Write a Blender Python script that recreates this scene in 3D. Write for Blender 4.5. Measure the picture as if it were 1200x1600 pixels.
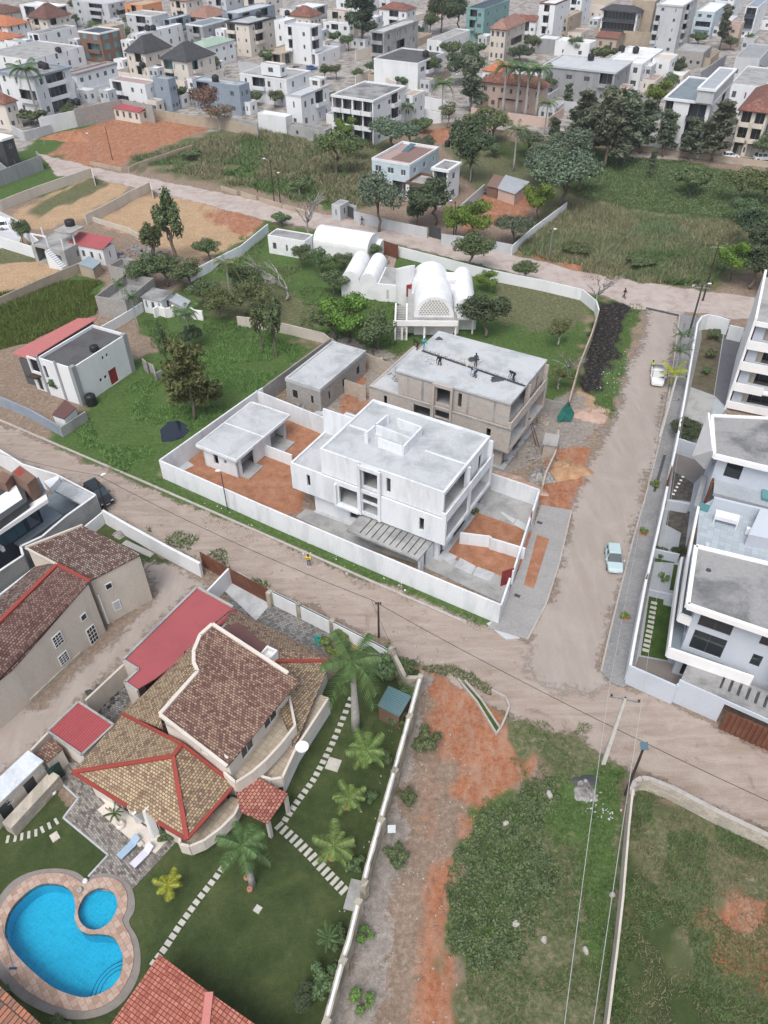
import bpy, math, random
import numpy as np
from mathutils import Vector, Matrix
R = math.radians
for o in list(bpy.data.objects): bpy.data.objects.remove(o)
sc = bpy.context.scene; col = sc.collection
# ---------------- camera: a drone 58 m up looking down the street ----------------
FPX, PIT, ROL, HC = 1203.0, R(41.2), R(-0.57), 58.0
_F = np.array([0, math.cos(PIT), -math.sin(PIT)]); _R = np.array([1.0, 0, 0]); _U = np.cross(_R, _F)
_R2 = math.cos(ROL)*_R + math.sin(ROL)*_U; _U2 = -math.sin(ROL)*_R + math.cos(ROL)*_U
cd = bpy.data.cameras.new('camera'); cam = bpy.data.objects.new('camera', cd); col.objects.link(cam)
cam.matrix_world = Matrix(((_R2[0], _U2[0], -_F[0], 0), (_R2[1], _U2[1], -_F[1], 0), (_R2[2], _U2[2], -_F[2], HC), (0, 0, 0, 1)))
cd.sensor_fit = 'VERTICAL'; cd.sensor_height = 36; cd.sensor_width = 27; cd.lens = FPX/1600*36
cd.clip_end = 5000; cd.clip_start = 1; sc.camera = cam
sc.render.resolution_x = 768; sc.render.resolution_y = 1024
# ---------------- sky and sun (soft overcast) ----------------
w = bpy.data.worlds.new('World'); sc.world = w; w.use_nodes = True
nt = w.node_tree; bg = nt.nodes['Background']; sk = nt.nodes.new('ShaderNodeTexSky')
sk.sky_type = 'NISHITA'; sk.sun_disc = False; sk.sun_elevation = R(58); sk.sun_rotation = R(200)
sk.air_density = 1.0; sk.dust_density = 4.0; sk.ozone_density = 1.0
hs = nt.nodes.new('ShaderNodeHueSaturation'); hs.inputs['Saturation'].default_value = 0.55
nt.links.new(sk.outputs[0], hs.inputs['Color']); nt.links.new(hs.outputs[0], bg.inputs[0]); bg.inputs[1].default_value = 0.15
sd = bpy.data.lights.new('sun', 'SUN'); sun = bpy.data.objects.new('sun', sd); col.objects.link(sun)
sd.energy = 1.1; sd.angle = R(25); sd.color = (1, .97, .92)
_a, _e = R(200), R(58)
sun.rotation_euler = Vector((math.sin(_a)*math.cos(_e), math.cos(_a)*math.cos(_e), math.sin(_e))).to_track_quat('Z', 'Y').to_euler()
sc.view_settings.view_transform = 'Standard'; sc.view_settings.look = 'None'; sc.view_settings.gamma = 1
sc.view_settings.use_curve_mapping = False; sc.view_settings.exposure = 0.5
sc.cycles.max_bounces = 5; sc.cycles.diffuse_bounces = 3; sc.cycles.transparent_max_bounces = 8

# ---------------- helpers ----------------
def W(x, y, z=0.0):          # where the sight line through a picture point meets the height z
    d = _F*FPX + _R2*(x-600) - _U2*(y-800)
    t = (z-HC)/d[2]
    return Vector((d[0]*t, d[1]*t, z))
def tag(o, label=None, cat=None, group=None, kind=None):
    if label: o['label'] = label
    if cat: o['category'] = cat
    if group: o['group'] = group
    if kind: o['kind'] = kind
    return o
TH = R(-31.0)
def root(name, label, cat, loc, rz=TH, group=None):
    o = bpy.data.objects.new(name, None); col.objects.link(o); o.empty_display_size = .5
    o.location = (loc[0], loc[1], loc[2] if len(loc) > 2 else 0); o.rotation_euler = (0, 0, rz)
    return tag(o, label, cat, group)
def loc2(rt, p):
    c, s = math.cos(rt.rotation_euler.z), math.sin(rt.rotation_euler.z)
    dx, dy = p[0]-rt.location.x, p[1]-rt.location.y
    return Vector((c*dx+s*dy, -s*dx+c*dy, p[2]-rt.location.z))
def L(rt, x, y, z=0.0): return loc2(rt, W(x, y, z))
def copy_tree(o, parent=None):
    c = o.copy(); col.objects.link(c)
    if parent: c.parent = parent
    for ch in list(o.children): copy_tree(ch, c)
    return c
class MB:
    def __init__(s): s.v = []; s.f = []; s.m = []; s.mi = 0
    def add(s, vs, fs):
        n = len(s.v); s.v += [tuple(p) for p in vs]
        for f in fs: s.f.append([i+n for i in f]); s.m.append(s.mi)
        return s
    def box(s, x0, x1, y0, y1, z0, z1):
        if x1 < x0: x0, x1 = x1, x0
        if y1 < y0: y0, y1 = y1, y0
        return s.add([(x0,y0,z0),(x1,y0,z0),(x1,y1,z0),(x0,y1,z0),(x0,y0,z1),(x1,y0,z1),(x1,y1,z1),(x0,y1,z1)],
              [(0,3,2,1),(4,5,6,7),(0,1,5,4),(1,2,6,5),(2,3,7,6),(3,0,4,7)])
    def wall(s, p, q, z0, z1, t=.2):      # box along the segment p-q
        p, q = Vector(p[:2]), Vector(q[:2]); d = (q-p)
        if d.length < 1e-4: return s
        d.normalize(); n = Vector((-d.y, d.x))*t/2
        a = [p+n, p-n, q-n, q+n]
        return s.prism(a, z0, z1)
    def bar(s, p, q, t, t2=None):         # box between two 3D points
        p, q = Vector(p), Vector(q); t2 = t2 or t; d = (q-p).normalized()
        u = d.cross(Vector((0, 0, 1)))
        if u.length < .01: u = Vector((1, 0, 0))
        u.normalize(); w_ = d.cross(u); vs = []
        for e in (p, q):
            for a, b in ((-1,-1),(1,-1),(1,1),(-1,1)): vs.append(e+u*a*t/2+w_*b*t2/2)
        return s.add(vs, [(0,1,2,3),(7,6,5,4),(0,4,5,1),(1,5,6,2),(2,6,7,3),(3,7,4,0)])
    def prism(s, pts, z0, z1):
        pts = [Vector((p[0], p[1])) for p in pts]
        ar = sum(pts[i-1].x*pts[i].y-pts[i].x*pts[i-1].y for i in range(len(pts)))
        if ar < 0: pts = pts[::-1]
        n = len(pts)
        vs = [(p.x, p.y, z0) for p in pts]+[(p.x, p.y, z1) for p in pts]
        return s.add(vs, [list(range(n))[::-1], list(range(n, 2*n))]+[(i, (i+1) % n, n+(i+1) % n, n+i) for i in range(n)])
    def drop(s, top, zb):                 # any 3D top outline, vertical sides down to zb (number, or thickness as string)
        top = [Vector(p) for p in top]
        ar = sum(top[i-1].x*top[i].y-top[i].x*top[i-1].y for i in range(len(top)))
        if ar < 0: top = top[::-1]
        n = len(top)
        bot = [Vector((p.x, p.y, zb if not isinstance(zb, str) else p.z-float(zb))) for p in top]
        return s.add(bot+top, [list(range(n))[::-1], list(range(n, 2*n))]+[(i, (i+1) % n, n+(i+1) % n, n+i) for i in range(n)])
    def tube(s, pts, r, n=6, r2=None):
        pts = [Vector(p) for p in pts]; N = len(pts); vs = []; fs = []
        for i, p in enumerate(pts):
            d = (pts[min(i+1, N-1)]-pts[max(i-1, 0)]).normalized()
            u = d.cross(Vector((0, .01, 1))) if abs(d.z) < .95 else d.cross(Vector((1, 0, 0)))
            u.normalize(); w_ = d.cross(u); rr = r if r2 is None else r+(r2-r)*i/(N-1)
            if isinstance(r, (list, tuple)): rr = r[i]
            for k in range(n):
                a = 2*math.pi*k/n; vs.append(p+(u*math.cos(a)+w_*math.sin(a))*rr)
        for i in range(N-1):
            for k in range(n): fs.append((i*n+k, i*n+(k+1) % n, (i+1)*n+(k+1) % n, (i+1)*n+k))
        fs.append(list(range(n))[::-1]); fs.append(list(range((N-1)*n, N*n)))
        return s.add(vs, fs)
    def lathe(s, prof, c=(0, 0, 0), n=16, sx=1, sy=1):
        vs = []; fs = []; N = len(prof)
        for r, z in prof:
            for k in range(n):
                a = 2*math.pi*k/n; vs.append((c[0]+r*sx*math.cos(a), c[1]+r*sy*math.sin(a), c[2]+z))
        for i in range(N-1):
            for k in range(n): fs.append((i*n+k, i*n+(k+1) % n, (i+1)*n+(k+1) % n, (i+1)*n+k))
        fs.append(list(range(n))[::-1]); fs.append(list(range((N-1)*n, N*n)))
        return s.add(vs, fs)
    # wall with real openings: p->q with the inside on the left; opens = (u0,u1,za,zb)
    def facade(s, p, q, z0, z1, opens=(), t=.22):
        p, q = Vector(p[:2]), Vector(q[:2]); Ln = (q-p).length; d = (q-p).normalized(); n = Vector((-d.y, d.x))
        opens = [(max(.05, a), min(Ln-.05, b), max(z0+.02, c), min(z1-.05, e)) for a, b, c, e in opens]
        opens = [o for o in opens if o[1]-o[0] > .1 and o[3]-o[2] > .1]
        us = sorted({0, Ln}|{o[0] for o in opens}|{o[1] for o in opens}); zs = sorted({z0, z1}|{o[2] for o in opens}|{o[3] for o in opens})
        P = lambda u, z, k: (p.x+d.x*u+n.x*t*k, p.y+d.y*u+n.y*t*k, z)
        for i in range(len(us)-1):
            for j in range(len(zs)-1):
                um, zm = (us[i]+us[i+1])/2, (zs[j]+zs[j+1])/2
                if any(o[0] < um < o[1] and o[2] < zm < o[3] for o in opens): continue
                a, b, c, e = us[i], us[i+1], zs[j], zs[j+1]
                s.add([P(a,c,0),P(b,c,0),P(b,e,0),P(a,e,0)], [(0,1,2,3)]); s.add([P(a,c,1),P(b,c,1),P(b,e,1),P(a,e,1)], [(3,2,1,0)])
        for a, b, c, e in opens:
            s.add([P(a,c,0),P(b,c,0),P(b,c,1),P(a,c,1)], [(0,1,2,3)]); s.add([P(a,e,0),P(b,e,0),P(b,e,1),P(a,e,1)], [(3,2,1,0)])
            s.add([P(a,c,0),P(a,e,0),P(a,e,1),P(a,c,1)], [(3,2,1,0)]); s.add([P(b,c,0),P(b,e,0),P(b,e,1),P(b,c,1)], [(0,1,2,3)])
        s.add([P(0,z1,0),P(Ln,z1,0),P(Ln,z1,1),P(0,z1,1)], [(0,1,2,3)]); s.add([P(0,z0,0),P(Ln,z0,0),P(Ln,z0,1),P(0,z0,1)], [(3,2,1,0)])
        s.add([P(0,z0,0),P(0,z1,0),P(0,z1,1),P(0,z0,1)], [(0,1,2,3)]); s.add([P(Ln,z0,0),P(Ln,z1,0),P(Ln,z1,1),P(Ln,z0,1)], [(3,2,1,0)])
        return s
    def build(s, name, mats, parent=None, smooth=False):
        me = bpy.data.meshes.new(name); me.from_pydata(s.v, [], s.f)
        if not isinstance(mats, (list, tuple)): mats = [mats]
        for m in mats: me.materials.append(M[m] if isinstance(m, str) else m)
        if len(mats) > 1: me.polygons.foreach_set('material_index', s.m)
        if smooth: me.polygons.foreach_set('use_smooth', [True]*len(s.f))
        me.update(); o = bpy.data.objects.new(name, me); col.objects.link(o)
        if parent: o.parent = parent
        return o
# ---------------- materials ----------------
class _Mats(dict):            # a material may be named before it is described
    def __missing__(s, k): s[k] = bpy.data.materials.new(k); return s[k]
M = _Mats()
def N(nt, t, **k):
    n = nt.nodes.new('ShaderNode'+t)
    for a, b in k.items():
        if a in n.inputs: n.inputs[a].default_value = b
        else: setattr(n, a, b)
    return n
def c4(c): return (c[0], c[1], c[2], 1)
def ramp(nt, fac, stops):
    r = N(nt, 'ValToRGB'); e = r.color_ramp.elements
    while len(e) < len(stops): e.new(.5)
    for i, (p, c) in enumerate(stops): e[i].position = p; e[i].color = c4(c)
    nt.links.new(fac, r.inputs[0]); return r.outputs[0]
def mixc(nt, f, a, b, bt='MIX'):
    m = N(nt, 'Mix', data_type='RGBA', blend_type=bt)
    for k, v in ((0, f), (6, a), (7, b)):
        if hasattr(v, 'links'): nt.links.new(v, m.inputs[k])
        else: m.inputs[k].default_value = v if k == 0 else c4(v)
    return m.outputs[2]
def math_(nt, op, a, b=None, c=None):
    m = N(nt, 'Math', operation=op)
    for k, v in enumerate((a, b, c)):
        if v is None: continue
        if hasattr(v, 'links'): nt.links.new(v, m.inputs[k])
        else: m.inputs[k].default_value = v
    return m.outputs[0]
def sstep(nt, v, lo, hi):
    m = N(nt, 'MapRange', interpolation_type='SMOOTHSTEP'); nt.links.new(v, m.inputs[0]); m.inputs[1].default_value = lo; m.inputs[2].default_value = hi
    return m.outputs[0]
def noise(nt, vec, scale, detail=4, rough=.6, dist=0):
    n = N(nt, 'TexNoise', Scale=scale, Detail=detail, Roughness=rough, Distortion=dist); nt.links.new(vec, n.inputs['Vector']); return n.outputs[0]
def newmat(name):
    m = M[name]; m.use_nodes = True; nt = m.node_tree
    return m, nt, nt.nodes['Principled BSDF']
def bumpn(nt, h, strength, b, dist=.05):
    bn = N(nt, 'Bump', Strength=strength, Distance=dist); nt.links.new(h, bn.inputs['Height']); nt.links.new(bn.outputs[0], b.inputs['Normal'])
def plain(name, c, dirt=None, rough=.8, s=.6, amt=.5, fine=.12, bump=.15, metal=0, streak=False, spec=.3):
    """colour c, broad patches of the colour dirt, fine speckle"""
    m, nt, b = newmat(name); tc = N(nt, 'TexCoord'); g = N(nt, 'NewGeometry')
    vec = g.outputs['Position']
    dirt = dirt or [x*.75 for x in c]
    if streak:
        mp = N(nt, 'Mapping'); mp.inputs['Scale'].default_value = (1, 1, .25); nt.links.new(vec, mp.inputs[0]); v2 = mp.outputs[0]
    else: v2 = vec
    n1 = noise(nt, v2, s, 6, .65, .4); n2 = noise(nt, vec, s*14, 3, .6)
    f = math_(nt, 'MULTIPLY', sstep(nt, n1, .42, .68), amt)
    cc = mixc(nt, f, c, dirt)
    d2 = ramp(nt, n2, [(.3, (1-fine,)*3), (.7, (1+fine*0.3,)*3)])
    cc = mixc(nt, 1.0, cc, d2, 'MULTIPLY')
    nt.links.new(cc, b.inputs['Base Color']); b.inputs['Roughness'].default_value = rough; b.inputs['Metallic'].default_value = metal
    b.inputs['Specular IOR Level'].default_value = spec
    if bump: bumpn(nt, n2, bump, b)
    return m
def multi(name, stops, s=1.0, rough=.9, detail=8, bump=.4, s2=None, bd=.05):
    """soil, rubble: noise ramp through several colours times a finer grain"""
    m, nt, b = newmat(name); g = N(nt, 'NewGeometry'); vec = g.outputs['Position']
    n1 = noise(nt, vec, s, detail, .68, .3); n2 = noise(nt, vec, s2 or s*9, 4, .7)
    cc = ramp(nt, n1, stops); d2 = ramp(nt, n2, [(.3, (.78,)*3), (.7, (1.12,)*3)])
    nt.links.new(mixc(nt, 1.0, cc, d2, 'MULTIPLY'), b.inputs['Base Color']); b.inputs['Roughness'].default_value = rough
    b.inputs['Specular IOR Level'].default_value = .15; bumpn(nt, n2, bump, b, bd)
    return m
def tiles(name, c1, c2, c3, bw, bh, rot=0, var=.5, mortar=(.08, .05, .04), ms=.03, bump=.6, big=.5, offset=.5, rough=.8):
    """brick-like pattern in the thing's own axes"""
    m, nt, b = newmat(name); tc = N(nt, 'TexCoord'); mp = N(nt, 'Mapping'); mp.inputs['Rotation'].default_value = (0, 0, rot)
    nt.links.new(tc.outputs['Object'], mp.inputs[0])
    br = N(nt, 'TexBrick', offset=offset); nt.links.new(mp.outputs[0], br.inputs['Vector'])
    br.inputs['Scale'].default_value = 1; br.inputs['Brick Width'].default_value = bw; br.inputs['Row Height'].default_value = bh
    br.inputs['Mortar Size'].default_value = ms; br.inputs['Mortar Smooth'].default_value = .3
    br.inputs['Color1'].default_value = (0, 0, 0, 1); br.inputs['Color2'].default_value = (1, 1, 1, 1); br.inputs['Mortar'].default_value = (.5, .5, .5, 1)
    br.inputs['Bias'].default_value = 0
    n1 = noise(nt, tc.outputs['Object'], big, 5, .7, .5)
    v = math_(nt, 'ADD', math_(nt, 'MULTIPLY', br.outputs['Color'], var), math_(nt, 'MULTIPLY', n1, 1-var*.5))
    cc = ramp(nt, v, [(.3, c1), (.55, c2), (.85, c3)])
    cc = mixc(nt, br.outputs['Fac'], cc, mortar)
    n2 = noise(nt, tc.outputs['Object'], 9, 4, .7); cc = mixc(nt, 1.0, cc, ramp(nt, n2, [(.3, (.8,)*3), (.7, (1.1,)*3)]), 'MULTIPLY')
    nt.links.new(cc, b.inputs['Base Color']); b.inputs['Roughness'].default_value = rough; b.inputs['Specular IOR Level'].default_value = .2
    bumpn(nt, math_(nt, 'SUBTRACT', 1, br.outputs['Fac']), bump, b, .04)
    return m
def corrug(name, c, dirt, period=.2, rot=0, rough=.5, amt=.4):
    m, nt, b = newmat(name); tc = N(nt, 'TexCoord'); mp = N(nt, 'Mapping'); mp.inputs['Rotation'].default_value = (0, 0, rot)
    nt.links.new(tc.outputs['Object'], mp.inputs[0]); sx = N(nt, 'SeparateXYZ'); nt.links.new(mp.outputs[0], sx.inputs[0])
    wv = math_(nt, 'SINE', math_(nt, 'MULTIPLY', sx.outputs[0], 6.283/period))
    n1 = noise(nt, tc.outputs['Object'], .8, 6, .7, .5); cc = mixc(nt, math_(nt, 'MULTIPLY', sstep(nt, n1, .4, .7), amt), c, dirt)
    cc = mixc(nt, 1.0, cc, ramp(nt, math_(nt, 'MULTIPLY_ADD', wv, .5, .5), [(0, (.72,)*3), (.6, (1,)*3)]), 'MULTIPLY')
    nt.links.new(cc, b.inputs['Base Color']); b.inputs['Roughness'].default_value = rough
    bumpn(nt, wv, .5, b, .04); return m
def leafm(name, dark, light, hue=.03):
    m, nt, b = newmat(name); g = N(nt, 'NewGeometry'); oi = N(nt, 'ObjectInfo'); tc = N(nt, 'TexCoord')
    n1 = noise(nt, tc.outputs['Object'], .9, 3, .6); rp = g.outputs['Random Per Island']
    v = math_(nt, 'ADD', math_(nt, 'MULTIPLY', n1, .7), math_(nt, 'MULTIPLY', rp, .45))
    cc = ramp(nt, v, [(.3, dark), (.85, light)])
    h = N(nt, 'HueSaturation'); nt.links.new(cc, h.inputs['Color'])
    nt.links.new(math_(nt, 'MULTIPLY_ADD', oi.outputs['Random'], hue*2, .5-hue), h.inputs['Hue'])
    nt.links.new(math_(nt, 'MULTIPLY_ADD', oi.outputs['Random'], .35, .82), h.inputs['Value'])
    nt.links.new(h.outputs[0], b.inputs['Base Color']); b.inputs['Roughness'].default_value = .6
    b.inputs['Specular IOR Level'].default_value = .25
    return m
def glass(name, c, rough=.08):
    m, nt, b = newmat(name); b.inputs['Base Color'].default_value = c4(c); b.inputs['Roughness'].default_value = rough
    b.inputs['Specular IOR Level'].default_value = .6; return m
def blockwall(name, c1, c2, c3, bw=.4, bh=.2, mortar=(.3, .28, .26), stain=(.2, .19, .18), amt=.5):
    m, nt, b = newmat(name); tc = N(nt, 'TexCoord'); s = N(nt, 'SeparateXYZ'); nt.links.new(tc.outputs['Object'], s.inputs[0])
    cx = N(nt, 'CombineXYZ'); nt.links.new(math_(nt, 'ADD', s.outputs[0], s.outputs[1]), cx.inputs[0]); nt.links.new(s.outputs[2], cx.inputs[1])
    br = N(nt, 'TexBrick'); nt.links.new(cx.outputs[0], br.inputs['Vector'])
    for k, v in (('Scale', 1), ('Brick Width', bw), ('Row Height', bh), ('Mortar Size', .012), ('Color1', c4(c1)), ('Color2', c4(c2)), ('Mortar', c4(mortar))): br.inputs[k].default_value = v
    n1 = noise(nt, tc.outputs['Object'], .7, 7, .7, .4); n2 = noise(nt, tc.outputs['Object'], 10, 3, .7)
    cc = mixc(nt, math_(nt, 'MULTIPLY', sstep(nt, n1, .45, .65), amt), br.outputs['Color'], c3)
    cc = mixc(nt, math_(nt, 'MULTIPLY', sstep(nt, n1, .42, .3), amt), cc, stain)
    nt.links.new(mixc(nt, 1.0, cc, ramp(nt, n2, [(.3, (.85,)*3), (.7, (1.1,)*3)]), 'MULTIPLY'), b.inputs['Base Color'])
    b.inputs['Roughness'].default_value = .95; b.inputs['Specular IOR Level'].default_value = .1
    bumpn(nt, n2, .4, b)
WH = (.7, .72, .74)
blockwall('blockwall', (.43, .38, .34), (.5, .45, .41), (.36, .35, .34))
blockwall('greyblock', (.3, .29, .28), (.38, .37, .35), (.26, .25, .25))
blockwall('tanblock', (.42, .36, .3), (.5, .44, .37), (.34, .31, .28), amt=.6)
blockwall('stonewall', (.4, .36, .3), (.55, .5, .42), (.3, .28, .25), .5, .3)
plain('white', WH, (.58, .59, .6), .75, .35, .6, .06, .1, streak=True)
plain('raw_white', (.7, .73, .76), (.52, .55, .58), .85, .55, .75, .08, .12, streak=True)
plain('cream', (.64, .59, .53), (.5, .45, .4), .8, .4, .5, .08, .1, streak=True)
plain('beige', (.55, .5, .44), (.44, .4, .34), .85, .35, .6, .1, .15, streak=True)
plain('pinkwall', (.55, .42, .36), (.42, .34, .3), .85, .4, .5)
plain('tan', (.42, .35, .27), (.3, .26, .22), .9, .5, .6)
plain('grey', (.3, .31, .32), (.2, .21, .22), .85, .5, .6, .1, .15, streak=True)
plain('lightgrey', (.48, .5, .52), (.36, .38, .4), .8, .4, .5, .08, .1, streak=True)
plain('bluegrey', (.26, .31, .37), (.19, .23, .28), .7, .4, .5)
plain('paleblue', (.5, .6, .66), (.38, .46, .52), .7, .4, .5)
plain('navy', (.04, .055, .08), (.07, .09, .12), .5, .4, .5)
plain('charcoal', (.055, .06, .065), (.09, .095, .1), .6, .5, .5)
plain('teal', (.2, .34, .33), (.15, .27, .27), .7, .4, .5)
plain('brownwall', (.2, .12, .09), (.14, .09, .07), .7, .6, .5)
plain('orangewall', (.62, .28, .14), (.45, .22, .12), .8, .4, .5)
plain('concrete', (.36, .36, .35), (.2, .205, .21), .9, .35, .8, .12, .2)
plain('pale_concrete', (.47, .49, .505), (.31, .33, .345), .9, .3, .85, .1, .15)
plain('dirty_concrete', (.3, .3, .3), (.11, .115, .12), .9, .25, .9, .15, .2)
plain('roof_white', (.7, .71, .72), (.42, .43, .43), .85, .3, .7, .1, .1)
plain('roof_dark', (.1, .1, .105), (.05, .05, .055), .85, .4, .6)
plain('roof_pink', (.36, .27, .25), (.28, .23, .22), .9, .5, .6)
plain('blackplastic', (.018, .019, .021), (.04, .04, .045), .4, 1, .3, .05, 0)
plain('wood', (.16, .1, .06), (.1, .065, .045), .8, 2, .6)
plain('darkwood', (.055, .04, .03), (.035, .028, .022), .9, 2, .5)
plain('bark', (.2, .16, .13), (.11, .09, .075), .95, 3, .7, .2, .4)
plain('palebark', (.42, .4, .38), (.26, .24, .23), .9, 3, .6, .2, .3)
plain('steel', (.4, .41, .42), (.28, .29, .3), .45, 2, .5, .05, 0, .6)
plain('redmetal', (.25, .035, .035), (.17, .03, .03), .45, .8, .6, .06, .05)
plain('rustmetal', (.14, .055, .035), (.2, .1, .06), .7, .8, .6)
plain('redcap', (.3, .055, .04), (.2, .05, .045), .7, 1.5, .6)
plain('redflat', (.34, .085, .095), (.27, .075, .08), .75, .3, .6, .06, .08)
plain('terracotta', (.42, .2, .12), (.3, .15, .1), .8, 2, .5)
plain('brightwhite', (.8, .8, .8), (.68, .68, .68), .6, .6, .4, .03, .03)
plain('rubber', (.02, .02, .02), None, .8, 3, .3)
glass('winglass', (.07, .08, .09), .15); glass('glass', (.02, .025, .03)); glass('blueglass', (.06, .12, .15)); glass('tealglass', (.1, .25, .27), .15)
glass('darkin', (.012, .012, .013), .9)
plain('lampwhite', (.75, .75, .78), None, .3, 1, .2, .02, 0)
# ---------------- ground ----------------
def sdf(X, Y, poly):          # signed distance, positive inside
    P = np.array([(p[0], p[1]) for p in poly]); D = np.full(X.shape, 1e9); ins = np.zeros(X.shape, bool)
    for i in range(len(P)):
        a, b = P[i-1], P[i]; ab = b-a; L2 = ab@ab+1e-9
        t = np.clip(((X-a[0])*ab[0]+(Y-a[1])*ab[1])/L2, 0, 1)
        D = np.minimum(D, np.hypot(X-a[0]-t*ab[0], Y-a[1]-t*ab[1]))
        c = ((a[1] > Y) != (b[1] > Y)); xi = (b[0]-a[0])*(Y-a[1])/(b[1]-a[1]+1e-12)+a[0]
        ins ^= c & (X < xi)
    return np.where(ins, D, -D)
def px(pts, z=0): return [W(p[0], p[1], z) for p in pts]
_rs = np.random.RandomState(3)
def vnoise(X, Y, s):          # cheap value noise
    T = _rs.rand(256, 256); x, y = X/s+500, Y/s+500; i, j = np.floor(x).astype(int), np.floor(y).astype(int); u, v = x-i, y-j
    u = u*u*(3-2*u); v = v*v*(3-2*v); g = lambda a, b: T[a % 256, b % 256]
    return (g(i,j)*(1-u)+g(i+1,j)*u)*(1-v)+(g(i,j+1)*(1-u)+g(i+1,j+1)*u)*v
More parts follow.
